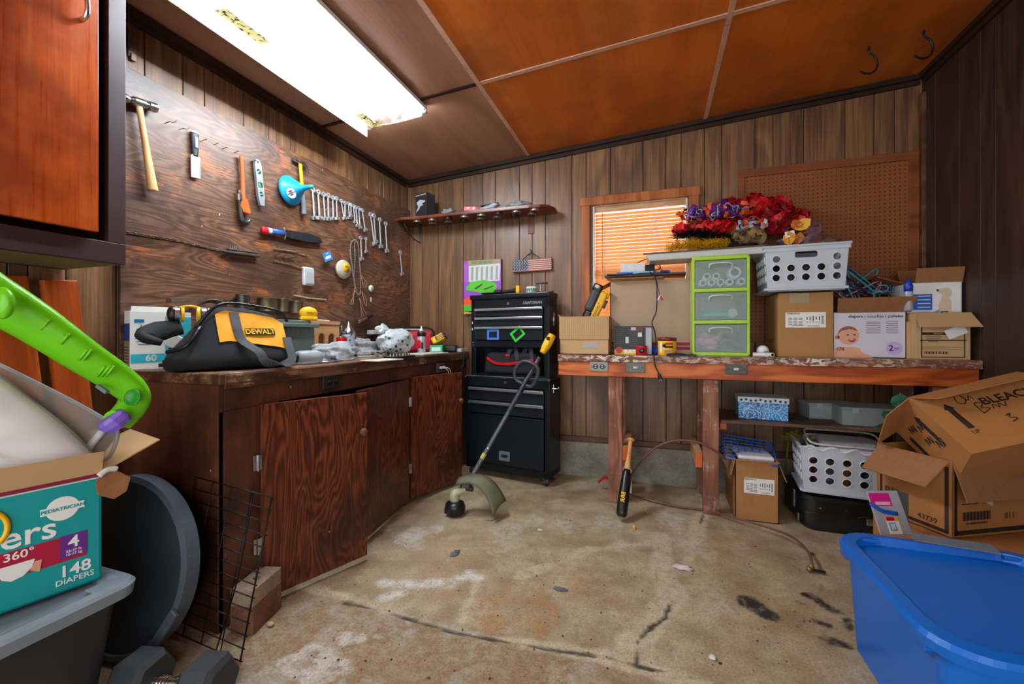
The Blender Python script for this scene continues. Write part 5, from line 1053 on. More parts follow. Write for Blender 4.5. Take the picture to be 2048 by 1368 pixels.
# ---- helpers for cartons
def carton(name, lab, loc, size, rz=0, mat=None, tilt=None, open_top=False, inner=None):
    mat = mat or M_card; t = thingM(name, lab, 'cardboard box', (tilt if tilt is not None else TR(*loc, rz=rz))); sx, sy, sz = size; th = .004; b = MB()
    if open_top:
        b.box((0, 0, th/2), (sx, sy, th), mat)
        for s in (-1, 1): b.box((s*(sx/2-th/2), 0, sz/2), (th, sy, sz), mat); b.box((0, s*(sy/2-th/2), sz/2), (sx, th, sz), mat)
    else: b.box((0, 0, sz/2), size, mat, bev=.002)
    return t, b
def flap(t, hinge_p, hinge_dir, w, l, ang, mat, skew=.0, lab=None):
    """flap hinged along hinge_dir at hinge_p; ang measured up from horizontal outwards"""
    hd = Vector(hinge_dir).normalized(); outw = hd.cross(Vector((0, 0, 1))); u = outw*math.cos(ang)+Vector((0, 0, math.sin(ang)))
    b = MB(); b.prism([(-w/2, 0), (w/2, 0), (w/2-skew, l), (-w/2+skew, l)], .004, mat, M=frame(hinge_p, hd, u), bev=.0006); return b.build('flap', t, label=lab)
def face_text(b, sy, x, z, s, size, mat, bold=0, sx=1, dy=0, align='CENTER', rot=0): b.text(s, size, mat, frame((x, -sy/2-.0006-dy, z), (math.cos(rot), 0, math.sin(rot)), (-math.sin(rot), 0, math.cos(rot))), bold=bold, sx=sx, align=align)
# small ribbed carton
t, b = carton('small_cardboard_box', 'small tan ribbed cardboard box at the left end of the workbench', (-.437, 2.90, BZ), (.325, .24, .25), 0, M_card2, open_top=True)
b.box((0, -.124, .175), (.325, .005, .15), M_card2, bev=.001)
for k in range(26): b.box((-.155+k*.0124, -.127, .175), (.0012, .001, .148), M_card)
b.box((.04, -.1206, .06), (.10, .001, .035), clear('e8e8e8', .25)); b.build('box_body', t); flap(t, (-.16, 0, .25), (0, -1, 0), .22, .02, .9, M_card2)
# cordless tool sticking out of the box
q = thingM('cordless_blower', 'yellow and black cordless tool standing in the small tan box', 'power tool', TR(-.535, 2.92, BZ+.03, ry=math.radians(24), rz=.15) @ Matrix.Scale(1.12, 4))
b = MB(); b.cyl((0, 0, 0), (0, 0, .25), .032, M_blkplas); b.box((-.012, 0, .33), (.055, .07, .16), M_dgrey, bev=.018, seg=3); b.box((-.015, -.0, .405), (.06, .074, .05), M_blkplas, bev=.014, seg=3); b.ball((-.02, -.036, .41), .016, M_offw, (1, .15, .8), sub=2); b.build('black_body', q)
b = MB(); b.box((.035, 0, .30), (.05, .062, .20), M_yellow, bev=.014, seg=3); b.box((.05, 0, .39), (.04, .05, .05), M_yellow, bev=.01); b.box((.065, 0, .33), (.02, .03, .05), M_blkplas, bev=.004); b.text('DEWALT', .022, M_ink, frame((.035, -.0316, .28), (0, 0, 1), (-1, 0, 0))); b.build('yellow_shell', q)
# big carton
t, b = carton('large_cardboard_box', 'large plain brown cardboard box against the window on the workbench', (-.03, 3.08, BZ), (.515, .20, .50), 0, mt('b0957c', .8, var=.06), open_top=True)
b.box((0, -.1006, .055), (.515, .001, .05), mt('8e2438', .7)); b.box((0, -.1008, .055), (.515, .001, .007), mt('b0957c', .8)); b.build('box_body', t)
flap(t, (-.08, -.10, .50), (1, 0, 0), .35, .05, .25, M_card, .01); flap(t, (-.257, 0, .50), (0, -1, 0), .18, .10, -.5, M_card, .01); flap(t, (.255, 0, .5), (0, 1, 0), .18, .04, .3, M_card)
# things on the big carton: black folders, adapter, blue pens
b = MB(); b.box((0, 0, .006), (.52, .20, .012), M_blkplas, bev=.003); b.box((-.06, -.02, .017), (.38, .16, .009), M_dgrey, rot=(0, 0, .08), bev=.002); o = b.build('laptop', label='thin black laptop lying across the top of the large brown box', cat='laptop'); o.location = (-.06, 3.04, BZ+.523); o.rotation_euler = (0, 0, -.03)
q = thingM('white_adapter_box', 'white and black electronic box with cables on top of the laptop', 'adapter', TR(-.12, 3.03, BZ+.546, rz=.25)); b = MB(); b.box((-.02, 0, .035), (.15, .09, .07), M_white, bev=.003); b.box((.085, .0, .03), (.07, .085, .06), M_blkplas, bev=.003); b.build('box_body', q)
b = MB(); b.tube([(0, 0, .07), (.06, -.01, .10), (.13, -.02, .09), (.16, -.03, .04), (.12, -.03, .02)], .003, M_ink); b.tube([(.05, .01, .07), (.10, 0, .08), (.14, -.03, .05), (.18, -.02, .02)], .002, mt('a04030')); b.build('cable', q)
for k, (x, m_, l) in enumerate(((-.19, mt('1f78d8'), .10), (-.07, mt('9cc8e8'), .13), (.06, mt('20359a'), .04))):
    b = MB(); b.cyl((-l/2, 0, 0), (l/2, 0, 0), .009, m_, n=12); b.cyl((l/2, 0, 0), (l/2+.02, 0, 0), .010, M_blue, n=12); o = b.build('marker_pen', label=('blue marker lying at the front left edge of the laptop', 'pale blue marker lying in front of the white adapter', 'short dark blue marker at the right front of the laptop')[k], cat='marker'); o.location = (x, 2.955, BZ+.546); o.rotation_euler = (0, 0, .15*k)
# hanging cables
P = [W(1300, 545, Y=2.93), W(1312, 560, Y=2.91), W(1314, 600, Y=2.90), W(1312, 625, Y=2.90), W(1304, 645, Y=2.88), W(1310, 665, Y=2.85), W(1312, 690, Y=2.80), W(1308, 712, Y=2.735), W(1310, 730, Y=2.725), W(1318, 748, Y=2.72)]
q = thing('hanging_cable', 'black power cord hanging from the laptop down over the bench edge', 'cable', P[0]); b = MB(); b.tube([p-P[0] for p in P], .0036, M_ink, n=8); b.build('cord', q); b = MB(); e = P[-1]-P[0]; b.cyl(e, e+Vector((.008, 0, -.03)), .009, M_blkplas, r1=.013, n=10); b.cyl(e+Vector((.004, 0, -.03)), e+Vector((.005, 0, -.045)), .0015, M_steel, n=5); b.cyl(e+Vector((.014, 0, -.03)), e+Vector((.015, 0, -.045)), .0015, M_steel, n=5); b.build('plug', q)
P = [W(1296, 540, Y=2.93), W(1310, 552, Y=2.905), W(1316, 575, Y=2.895), W(1319, 590, Y=2.895)]
q = thing('av_cable', 'thin cable with red and white plugs hanging beside the power cord', 'cable', P[0]); b = MB(); b.tube([p-P[0] for p in P], .002, M_ink, n=6); b.build('cord', q)
for k, m_ in enumerate((M_red, M_white)): b = MB(); e = P[-1]-P[0]; b.cyl(e+Vector((.006*k, 0, 0)), e+Vector((.02-.03*k, 0, -.035)), .005, m_, n=8); b.build('plug', q)
# rodent bait carton
t, b = carton('product_carton', 'black and yellow printed carton standing in front of the large brown box', (-.128, 2.865, BZ), (.235, .07, .185), -.05, mt('1b1a1c', .45))
S = .07
b.box((-.02, -S/2-.0005, .018), (.19, .001, .034), M_yellow); b.cyl((-.085, -S/2-.0004, .03), (-.085, -S/2-.0015, .03), .022, M_red, n=20); face_text(b, S, -.015, .02, 'BAT', .032, M_white, .05, 1.3, .001)
for k in range(9): b.box((-.085+.0, -S/2-.0005, .165-.013*k), (.058-.006*(k % 3), .001, .004), M_inkg); b.box((.005, -S/2-.0005, .165-.013*k), (.06-.01*(k % 2), .001, .004), M_inkg)
b.box((.005, -S/2-.0008, .168), (.03, .001, .018), M_white); b.box((.045, -S/2-.001, .13), (.025, .001, .028), M_offw); b.box((-.035, -S/2-.001, .095), (.02, .001, .04), M_offw); b.box((.03, -S/2-.0008, .165), (.07, .001, .02), mt('7a2030')); b.box((.0985, -S/2-.0008, .09), (.036, .001, .17), mt('a9b0b4', .5)); b.box((-.118, 0, .09), (.001, .065, .17), M_yellow); b.build('carton_body', t)
q = thing('red_cup', 'small red plastic cup with a black round label on the workbench', 'cup', tuple(W(1283, 708, Y=2.79))[:2]+(BZ,)); b = MB(); b.lathe([(0, 0), (.032, 0), (.034, .002), (.035, .055), (.036, .06), (.0, .06)], M_red); b.build('cup_body', q); b = MB(); b.lathe([(0, 0), (.016, 0), (.016, .001), (0, .001)], M_ink, M=frame((.002, -.0345, .03), (1, 0, 0), (0, 0, 1))); b.text('100', .008, M_white, frame((.002, -.036, .03), (1, 0, 0), (0, 0, 1))); b.build('label_sticker', q)
b = MB(); b.ball((0, 0, .03), .028, mt('1d3fd0', .35), (1, 1, 1.1)); o = b.build('blue_ball', label='small blue rounded object between the cord and the yellow tub', cat='ball'); o.location = (.012, 2.87, BZ-.001)
q = thing('food_tub', 'yellow printed tub with a dark red lid standing on the workbench', 'tub', (.078, 2.80, BZ)); R = .055; b = MB(); b.lathe([(0, 0), (R*.93, 0), (R, .004), (R, .098), (0, .098)], mt('f2b90c', .4), n=32)
for (a_, z, w, h, m_) in ((-2.3, .05, .016, .06, M_white), (-1.9, .062, .02, .018, M_ink), (-1.35, .075, .045, .012, M_red), (-1.4, .055, .05, .012, M_ink), (-1.45, .022, .045, .03, mt('c08a50', .6))): b.box((R*math.cos(a_), R*math.sin(a_), z), (.003, w, h), m_, rot=(0, 0, a_), bev=.001)
b.text('bagel', .014, M_ink, frame((R*math.cos(-2.3)-.0015, R*math.sin(-2.3)-.0015, .05), (0, 0, 1), (-math.sin(-2.3)*-1, math.cos(-2.3)*-1, 0)) if False else frame((-.018, -R-.003, .077), (1, 0, 0), (0, 0, 1)), sx=.8); b.build('tub_body', q)
b = MB(); b.lathe([(R*1.02, .092), (R*1.03, .108), (R*.95, .112), (.02, .114), (0, .116)], mt('7a1f1c', .4, var=.3)); b.build('lid', q)
b = MB(); b.box((0, 0, .006), (.17, .085, .011), mt('22304a', .35), bev=.004); b.tube([(-.08, -.03, .012), (-.03, -.045, .016), (.02, -.04, .012)], .003, M_ink); o = b.build('glasses_case', label='dark blue flat case lying on the front edge of the workbench', cat='case'); o.location = (.155, 2.775, BZ); o.rotation_euler = (0, 0, .08)
b = MB(); b.box((0, 0, .005), (.035, .03, .01), mt('9a9a9a')); o = b.build('metal_clip', label='tiny grey metal clip beside the green drawer unit', cat='clip'); o.location = (.27, 2.77, BZ)
# ---- green drawer unit
t = thing('drawer_unit', 'lime green three-drawer plastic storage unit with clear drawers', 'storage drawers', (.383, 3.0, BZ)); M_lime = mt('a6cf1e', .35); w, d_, h = .318, .355, .61; M_dr = clear('d8eaea', .16, .25, 'frosted_drawer_front')
b = MB()
for z in (.012, .207, .402, h-.012): b.rbox((0, 0, z-.012), (w, d_, .024), .015, M_lime)
for sx_ in (-1, 1):
    for sy_ in (-1, 1): b.box((sx_*(w/2-.008), sy_*(d_/2-.012), h/2), (.016, .022, h-.02), M_lime, bev=.003)
    b.box((sx_*(w/2-.002), 0, h/2), (.003, d_-.04, h-.04), clear('d4ec80', .25, .3, 'green_side_panel'))
b.box((0, d_/2-.004, h/2), (w-.02, .003, h-.04), clear('e0f0c0', .25, .3)); b.build('frame', t)
for k in range(3):
    z0 = .026+k*.195; dd = MB(); hh = .165
    dd.box((0, -d_/2+.004, z0+hh/2), (w-.036, .003, hh), M_dr, bev=.001); dd.box((0, -.005, z0+.004), (w-.045, d_-.03, .003), M_dr)
    for s in (-1, 1): dd.box((s*(w/2-.02), -.005, z0+hh*.4), (.002, d_-.03, hh*.8), M_dr)
    do = dd.build('drawer', t); hb = MB(); hb.tube([(-.062, -d_/2-.0, z0+hh-.05), (-.058, -d_/2-.016, z0+hh-.024), (0, -d_/2-.018, z0+hh-.018), (.058, -d_/2-.016, z0+hh-.024), (.062, -d_/2, z0+hh-.05)], .005, mt('c9d2ce', .3), n=8, k=3); hb.build('handle', do)
# contents
rollm = mt('dfe6ea', .6)
for i, (x, z, r_) in enumerate(((-.095, .02, .021), (-.045, .02, .021), (.005, .02, .021), (.055, .02, .021), (.118, .02, .021), (-.072, .058, .021), (-.02, .058, .021), (.082, .076, .036))):
    b = MB(); b.lathe([(r_*.62, 0), (r_, 0), (r_, .16), (r_*.62, .16), (r_*.62, 0)], rollm, M=TR(0, 0, 0, rx=-PI/2)); o = b.build('paper_roll', label='large roll with a wide rim at the right of the top clear drawer' if i == 7 else 'thin white paper tube in the top drawer of the green unit', cat='roll', group=None if i == 7 else 'white tubes in the top clear drawer'); o.location = (.383+x, 2.852, BZ+.432+z)
b = MB(); b.cyl((-.09, 0, .02), (.06, 0, .024), .017, mt('17b0a0', .3)); o = b.build('teal_tube', label='teal tube lying in the middle clear drawer', cat='tube'); o.location = (.37, 2.86, BZ+.232)
b = MB(); b.cyl((0, 0, 0), (0, .09, 0), .027, mt('b8c0a8', .5)); o = b.build('tape_roll', label='pale roll at the right of the middle clear drawer', cat='roll'); o.location = (.452, 2.85, BZ+.262)
b = MB(); crumple(b, (0, 0, .04), (.075, .09, .05), mt('d98fae', .7, var=.25, sc=60), 4.4, .5, 4); o = b.build('pink_cloth', label='pink spotted cloth in the bottom clear drawer', cat='cloth'); o.location = (.325, 2.93, BZ+.045)
b = MB(); b.tube([(-.05, 0, .03), (0, -.01, .05), (.05, 0, .03), (.09, .01, .02)], [.018, .022, .02, .012], mt('4a4a34', .5)); b.ball((-.045, -.01, .09), .016, mt('b09a50', .3, .8)); b.tube([(-.04, 0, .09), (.0, 0, .07), (.06, 0, .045)], .012, mt('3a3a3c')); o = b.build('trinkets', label='dark trinkets with brass bits in the bottom clear drawer', cat='trinket'); o.location = (.425, 2.86, BZ+.045)
# ---- long cover panel on top
b = MB(); b.prism([(-.33, 0), (.33, 0), (.35, .022), (.35, .042), (-.35, .042), (-.35, .030)], .20, mt('c4c2bc', .4), M=frame((0, .10, 0), (1, 0, 0), (0, 0, 1)), bev=.003); b.box((-.02, -.1, .046), (.70, .012, .008), mt('5a4a38', .6))
o = b.build('plastic_cover', label='long shallow grey-white cover panel lying across the green drawer unit', cat='panel'); o.location = (.305, 2.96, BZ+.6115); o.rotation_euler = (0, math.radians(-.8), 0)
# ---- perforated crate
def crate(name, lab, M, size, fat=1.0, torn=False, topopen=True):
    sx, sy, sz = size; t = thingM(name, lab, 'crate', M); b = MB(); tp = .92
    def wall(w, n, Mx, handle):
        wb = w*tp; holes = []
        rows = (.08*sz/.27, .135*sz/.27, .19*sz/.27)
        for r_i, z in enumerate(rows):
            for i in range(n):
                if handle and r_i == 2 and 0 < i < n-1: continue
                holes.append(circ((i-(n-1)/2)*w*.82/n*1.12, z, .0195))
        if handle: holes.append(rrect(-.055, sz-.075, .055, sz-.040, .012))
        b.plate([(-wb/2, .0), (wb/2, 0), (w/2, sz), (-w/2, sz)], holes, .004, M_cratew, M=Mx)
        for r_i, z in enumerate(rows):
            for i in range(n):
                if handle and r_i == 2 and 0 < i < n-1: continue
                x = (i-(n-1)/2)*w*.82/n*1.12; N = 20
                ring = [(x+rr*math.cos(2*PI*k/N), z+rr*math.sin(2*PI*k/N), zz) for rr, zz in ((.0195, .0085), (.0230, .0085), (.0230, .0035)) for k in range(N)]
                b.add(ring, [[q*N+k, q*N+(k+1) % N, (q+1)*N+(k+1) % N, (q+1)*N+k] for q in range(2) for k in range(N)], M_rim, False, Mx)
    sl = math.atan((1-tp)/2*sy/sz); slx = math.atan((1-tp)/2*sx/sz)
    wall(sx, 5, frame((0, -sy*tp/2, 0), (1, 0, 0), (0, -math.sin(sl), math.cos(sl))), not torn)
    wall(sx, 5, frame((0, sy*tp/2, 0), (-1, 0, 0), (0, math.sin(sl), math.cos(sl))), False)
    wall(sy, 4, frame((-sx*tp/2, 0, 0), (0, -1, 0), (-math.sin(slx), 0, math.cos(slx))), False)
    wall(sy, 4, frame((sx*tp/2, 0, 0), (0, 1, 0), (math.sin(slx), 0, math.cos(slx))), False)
    b.box((0, 0, .004), (sx*tp, sy*tp, .006), M_cratew); b.build('crate_body', t)
    b = MB()
    for (cx_, cy_, lx_, ly_) in ((0, -sy/2-.006, sx+.03, .016), (0, sy/2+.006, sx+.03, .016), (-sx/2-.006, 0, .016, sy+.03), (sx/2+.006, 0, .016, sy+.03)):
        if torn and cy_ < 0: continue
        b.box((cx_, cy_, sz-.006), (lx_, ly_, .012), M_cratew, bev=.003); b.box((cx_*.985, cy_*.985, sz-.02), (max(.006, lx_-.01 if lx_ > .05 else .006), max(.006, ly_-.01 if ly_ > .05 else .006), .03), M_cratew)
    b.build('rim', t); b = MB(); b.box((0, -sy*tp/2-.012, .012), (sx*tp+.03, .022, .016), M_cratew, bev=.003); b.box((-sx*tp/2-.012, 0, .012), (.022, sy*tp+.02, .016), M_cratew, bev=.003)
    b.build('bottom_lip', t)
    if torn:
        b = MB(); b.tube([(-sx*.46+sx*.92*k/14, -sy/2-.004+.006*math.sin(k*2.3), sz-.01+.012*math.sin(k*1.7)) for k in range(15)], .007, clear('e6e9ec', .6, .2), n=6, k=3); b.build('torn_edge', t)
    return t
crate('plastic_crate', 'light grey perforated crate on the tall brown box on the workbench', TR(.83, 2.975, 1.335, rz=math.radians(-2)), (.40, .31, .265))
b = MB(); crumple(b, (0, 0, .09), (.14, .12, .085), mt('3a3c34', .8, var=.4), 8.1, .4, 4); o = b.build('dark_bundle', label='dark cloth bundle seen through the holes of the upper crate', cat='cloth'); o.location = (.83, 2.98, 1.347)
# ---- tall brown box with shipping label
def shiplabel(b, S, x, z, w, h):
    b.box((x, -S/2-.0006, z), (w, .001, h), M_paper); face_text(b, S, x-w*.30, z+h*.42, 'HAEMONETICS', h*.11, M_ink, .02, 1, .001)
    for r_ in range(5):
        for c_ in range(3): b.box((x-w*.38+c_*w*.13, -S/2-.0014, z+h*.12-r_*h*.10), (w*.10, .0006, h*.035), M_inkg)
    for c_ in range(5): b.box((x+w*.04+c_*w*.075, -S/2-.0014, z+h*.10), (w*.022, .0006, h*(.18+.07*(c_ % 3))), M_ink); b.box((x+w*.04+c_*w*.075, -S/2-.0014, z-h*.14), (w*.03, .0006, h*.05), M_inkg)
    for k in range(10): b.box((x+w*.42, -S/2-.0014, z+h*.24-k*h*.055), (w*.05, .0006, h*.03), M_ink)
    b.box((x-w*.2, -S/2-.0014, z-h*.37), (w*.3, .0006, h*.03), M_inkg); b.box((x+w*.2, -S/2-.0014, z-h*.40), (w*.3, .0006, h*.03), M_inkg)
t, b = carton('tall_brown_box', 'tall brown box with a white shipping label, under the upper crate', (.83, 3.0, BZ), (.272, .30, .373), 0, card('kraft_card', 'b08050', 'a0713f'))
shiplabel(b, .30, .0, .215, .20, .088); b.box((-.03, -.1506, .34), (.10, .001, .06), clear('d8c8a8', .3)); b.box((-.137, .02, .1), (.001, .2, .004), M_redf); b.box((-.137, .02, .09), (.001, .2, .004), M_redf); b.build('box_body', t)
# bulb + tube lamp
q = thingM('light_bulb', 'white light bulb lying beside the green drawer unit', 'bulb', TR(.615, 2.86, BZ+.034, rz=.2)); b = MB(); b.ball((0, 0, 0), .033, M_white); b.build('glass_globe', q); b = MB(); b.cyl((.0, -.028, -.010), (.0, -.052, -.016), .013, M_alu); b.build('screw_base', q)
q = thing('lamp_tube_pair', 'white tubular lamp with two round ends lying before the bulb', 'lamp', (.60, 2.785, BZ+.014)); b = MB(); b.cyl((-.05, 0, 0), (.035, 0, 0), .012, M_white); b.cyl((.035, -.012, 0), (.042, -.03, 0), .012, M_white); b.cyl((.01, -.010, 0), (.016, -.03, 0), .012, M_white); b.cyl((.042, -.03, 0), (.0425, -.031, 0), .008, M_ink); b.build('tube', q)
# ---- white diaper box with baby picture
t, b = carton('printed_white_box', 'white printed box with a smiling baby picture, flaps open, on the workbench', (1.135, 3.02, BZ), (.335, .32, .255), 0, mt('d4d0da', .5, var=.03), open_top=True)
S = .32; face_text(b, S, .03, .232, 'diapers | couches | pañales', .0215, M_ink, .01, 1.08); face_text(b, S, -.135, .048, '174', .026, M_ink, 0, 1, .004)
b.cyl((.115, -S/2, .055), (.115, -S/2-.001, .055), .037, mt('c3aee6', .5), n=32); face_text(b, S, .10, .055, '2', .045, M_ink, .01, 1, .001)
for k in range(3): b.box((.125+.0, -S/2-.0014, .06-.007*k), (.025, .0006, .002), M_inkg)
for c_ in range(2):
    for k in range(7): b.box((.02+c_*.085, -S/2-.0008, .20-.010*k), (.065-.012*((k*3+c_) % 3), .0008, .0025), M_inkg)
M_skin = mt('e0a285', .5, var=.1); M_skin2 = mt('b8704f', .5)
F_ = lambda x, z: frame((x, -S/2-.0004, z), (1, 0, 0), (0, 0, 1))
b.prism([(-.165, .0), (.02, .0), (.01, .012), (-.03, .03), (-.045, .055), (-.07, .06), (-.13, .062), (-.165, .05)], .0008, M_skin, M=frame((0, -S/2, 0), (1, 0, 0), (0, 0, 1)))
b.prism([(.050*math.cos(a)*(1.0)-.095, .052*math.sin(a)+.125) for a in np.linspace(0, 2*PI, 30)[:-1]], .0008, M_skin, M=frame((0, -S/2-.0006, 0), (1, 0, 0), (0, 0, 1)))
b.prism([(.051*math.cos(a)-.095, .053*math.sin(a)+.125) for a in np.linspace(.5, PI-.1, 16)]+[(-.13, .150), (-.09, .162)], .0008, mt('9a5a3c', .6), M=frame((0, -S/2-.0010, 0), (1, 0, 0), (0, 0, 1)))
b.prism(circ(-.148, .115, .011, 12), .001, M_skin2, M=F_(0, 0))
for x in (-.098, -.066): b.prism([(x-.009, .128), (x, .133), (x+.009, .128), (x, .125)], .001, M_ink, M=frame((0, -S/2-.0014, 0), (1, 0, 0), (0, 0, 1)))
b.prism([(-.10, .102), (-.06, .108), (-.068, .09), (-.085, .088)], .001, mt('a02a2a'), M=frame((0, -S/2-.0014, 0), (1, 0, 0), (0, 0, 1))); b.prism([(-.094, .102), (-.066, .105), (-.08, .098)], .001, M_white, M=frame((0, -S/2-.0022, 0), (1, 0, 0), (0, 0, 1)))
b.build('box_body', t); flap(t, (.02, -.16, .255), (1, 0, 0), .335, .09, 1.1, M_cardD, -.01); flap(t, (-.167, 0, .255), (0, -1, 0), .30, .03, .6, M_cardD)
# hangers piled on it
def hanger(col, loc, rot, i):
    t = thing('clothes_hanger', HL[i], 'hanger', loc, rot=rot, group='coloured plastic hangers piled in the white box')
    b = MB(); b.tube([(-.19, 0, -.005), (-.185, 0, .012), (-.02, 0, .085), (0, 0, .09), (.02, 0, .085), (.185, 0, .012), (.19, 0, -.005), (.17, 0, -.012), (0, 0, -.012), (-.17, 0, -.012)], .0042, mt(col, .3), closed=True, n=6, k=3); b.build('hanger_body', t)
    b = MB(); b.tube([(0, 0, .09), (0, 0, .115), (.018, 0, .13), (.022, 0, .15), (0, 0, .165), (-.018, 0, .15)], .0028, mt(col, .3), n=6, k=3); b.build('hook', t)
cols = ['18a0a8', '12131a', '123a5a', 'd77f92', 'd6d6d2', '5a1420', '1b86b0', '0c0d10', '3a3f8a', 'c0d4d0', '8a2434', '0f7f8a', '101214', '2a1a3a', 'e0e0dc', '16707c', '0b0b0e', '902a3c']
cn = {'18a0a8': 'teal', '12131a': 'black', '123a5a': 'dark blue', 'd77f92': 'pink', 'd6d6d2': 'white', '5a1420': 'maroon', '1b86b0': 'blue', '0c0d10': 'black', '3a3f8a': 'indigo', 'c0d4d0': 'pale green', '8a2434': 'dark red', '0f7f8a': 'teal', '101214': 'black', '2a1a3a': 'plum', 'e0e0dc': 'white', '16707c': 'teal', '0b0b0e': 'black', '902a3c': 'dark red'}
HL = ['%s plastic hanger in the pile sticking out of the white printed box' % cn[c_] for c_ in cols]
rh = random.Random(5)
for i, c_ in enumerate(cols):
    sg = -1 if i % 4 == 3 else 1
    hanger(c_, (1.09+.0075*i+rh.uniform(-.02, .02), 2.91+.013*i, BZ+.305+rh.uniform(-.02, .05)), (rh.uniform(-.15, .15), sg*rh.uniform(.75, 1.2), rh.uniform(-.3, .3)), i)
# ---- right-hand box with flap and paper label, puppy box on top
t, b = carton('tan_cardboard_box', 'tan cardboard box with folded-out flap and paper slip at the right end of the bench', (1.428, 3.0, BZ), (.225, .40, .245), 0, M_card2)
S = .40; b.box((0, -S/2-.0006, .10), (.19, .001, .005), M_ink); b.box((-.088, -S/2-.0006, .09), (.005, .001, .16), mt('3c2c1c')); b.box((.088, -S/2-.0006, .09), (.005, .001, .16), mt('3c2c1c')); b.box((0, -S/2-.0006, .012), (.18, .001, .005), mt('3c2c1c'))
b.box((-.02, -S/2-.001, .135), (.13, .001, .014), M_ink); face_text(b, S, -.02, .135, 'MEDIUM', .010, M_card2, 0, 1, .001)
for k in range(4): b.box((-.04, -S/2-.0008, .118-.008*k), (.07-.01*k, .0008, .003), mt('3c2c1c'))
for k in range(2): b.box((0, -S/2-.0008, .065-.01*k), (.16, .0008, .002), mt('7a6a20'))
for k in range(14): b.box((-.075+.007*k, -S/2-.0008, .035), (.002+.002*(k % 2), .0008, .014), M_ink)
b.build('box_body', t); flap(t, (0, -.20, .245), (1, 0, 0), .23, .10, -.85, M_card2, -.012); b = MB(); b.box((0, 0, 0), (.085, .001, .05), M_paper, rot=(0, -.45, 0)); o = b.build('paper_slip', t); o.location = (.05, -S/2-.008, .145)
b = MB(); b.box((0, 0, .10), (.02, .30, .2), M_card2, bev=.001); b.box((0, 0, .14), (.022, .28, .004), M_ink); o = b.build('folded_cardboard', label='flattened cardboard piece wedged between the white box and the tan box', cat='cardboard'); o.location = (1.313, 3.0, BZ)
t, b = carton('puppy_pad_box', 'white and blue box with a dog picture and brown flaps, on the tan box', (1.432, 2.98, BZ+.247), (.235, .20, .165), -.03, M_white, open_top=True)
S = .20; b.box((-.055, -S/2-.0006, .06), (.10, .001, .085), mt('1e62c0', .5))
for k in range(4): b.box((-.04, -S/2-.0012, .092-.02*k), (.055, .0008, .004), M_white); b.prism(circ(0, 0, .005, 10), .001, M_white, M=frame((-.092, -S/2-.0012, .092-.02*k), (1, 0, 0), (0, 0, 1)))
M_dog = mt('d9c3a8', .6); G = lambda dy: frame((.045, -S/2-dy, 0), (1, 0, 0), (0, 0, 1))
b.prism([(-.022, 0), (.03, 0), (.028, .06), (.02, .08), (.032, .10), (.03, .12), (.015, .135), (-.01, .13), (-.03, .122), (-.028, .112), (-.008, .10), (-.012, .07), (-.024, .04)], .001, M_dog, M=G(.0004)); b.prism(circ(-.028, .122, .005, 10), .001, M_ink, M=G(.0016)); b.prism([(-.015, .0), (.015, .008), (.015, .0), (-.015, .008)], .001, M_ink, M=G(.0016)); b.prism([(-.05, 0), (-.025, 0), (-.02, .02)], .001, mt('5ab0e0'), M=G(.0012))
b.build('box_body', t); flap(t, (.02, -.10, .165), (1, 0, 0), .20, .08, 1.3, M_cardD); flap(t, (-.117, 0, .165), (0, -1, 0), .19, .13, .35, M_cardD, .01); flap(t, (.117, 0, .165), (0, 1, 0), .19, .09, .1, M_cardD); flap(t, (.04, .10, .165), (-1, 0, 0), .19, .11, 1.1, M_cardD)
q = thing('spray_bottle', 'blue-capped clear bottle standing at the left front of the dog-picture box', 'bottle', (1.305, 2.845, BZ+.258)); b = MB(); b.lathe([(0, 0), (.018, 0), (.019, .01), (.019, .11), (.015, .12)], clear('cfdbe6', .45, .15)); b.build('bottle_body', q); b = MB(); b.lathe([(.019, .105), (.020, .135), (.014, .15), (.012, .17), (0, .172)], mt('1a3fae', .35)); b.build('cap', q)
# ================================================================ WREATH PILE
def ruffle(b, c, s, n, cols, seed, r=.03, w=.02, th=.0012, wave=2):
    rd = random.Random(seed)
    for i in range(n):
        a = rd.uniform(0, 2*PI); rr = rd.random()**.5; p = Vector((c[0]+s[0]*rr*math.cos(a), c[1]+s[1]*rr*math.sin(a)*.9, c[2]+s[2]*rd.uniform(-1, 1)*(1-rr*.6)))
        q = Euler((rd.uniform(-1, 1)*1.3, rd.uniform(-1, 1)*1.3, rd.uniform(0, 6.28))).to_matrix(); R_ = r*rd.uniform(.6, 1.3)
        pts = [p+q @ Vector((R_*math.cos(t_)*(1+.2*math.sin(3*t_)), R_*math.sin(t_), R_*.4*math.sin(wave*t_+i))) for t_ in np.linspace(0, 5.0+rd.random(), 7)]
        b.ribbon(pts, q @ Vector((.3, .2, 1)), w*rd.uniform(.6, 1.2), th, rd.choice(cols), k=3)
def tinsel(b, pts, r, n, cols, seed, l=.03):
    rd = random.Random(seed); P = smooth_path(pts, 12)
    for i in range(n):
        p = rd.choice(P)+Vector((rd.gauss(0, r*.4), rd.gauss(0, r*.4), rd.gauss(0, r*.35))); d = Vector((rd.gauss(0, 1), rd.gauss(0, 1), rd.gauss(0, .8))).normalized(); e = d.orthogonal().normalized()*.0022
        q = p+d*l*rd.uniform(.5, 1.1); b.add([p-e, p+e, q+e*.4, q-e*.4], [[0, 1, 2, 3]], rd.choice(cols))
WZ = BZ+.662
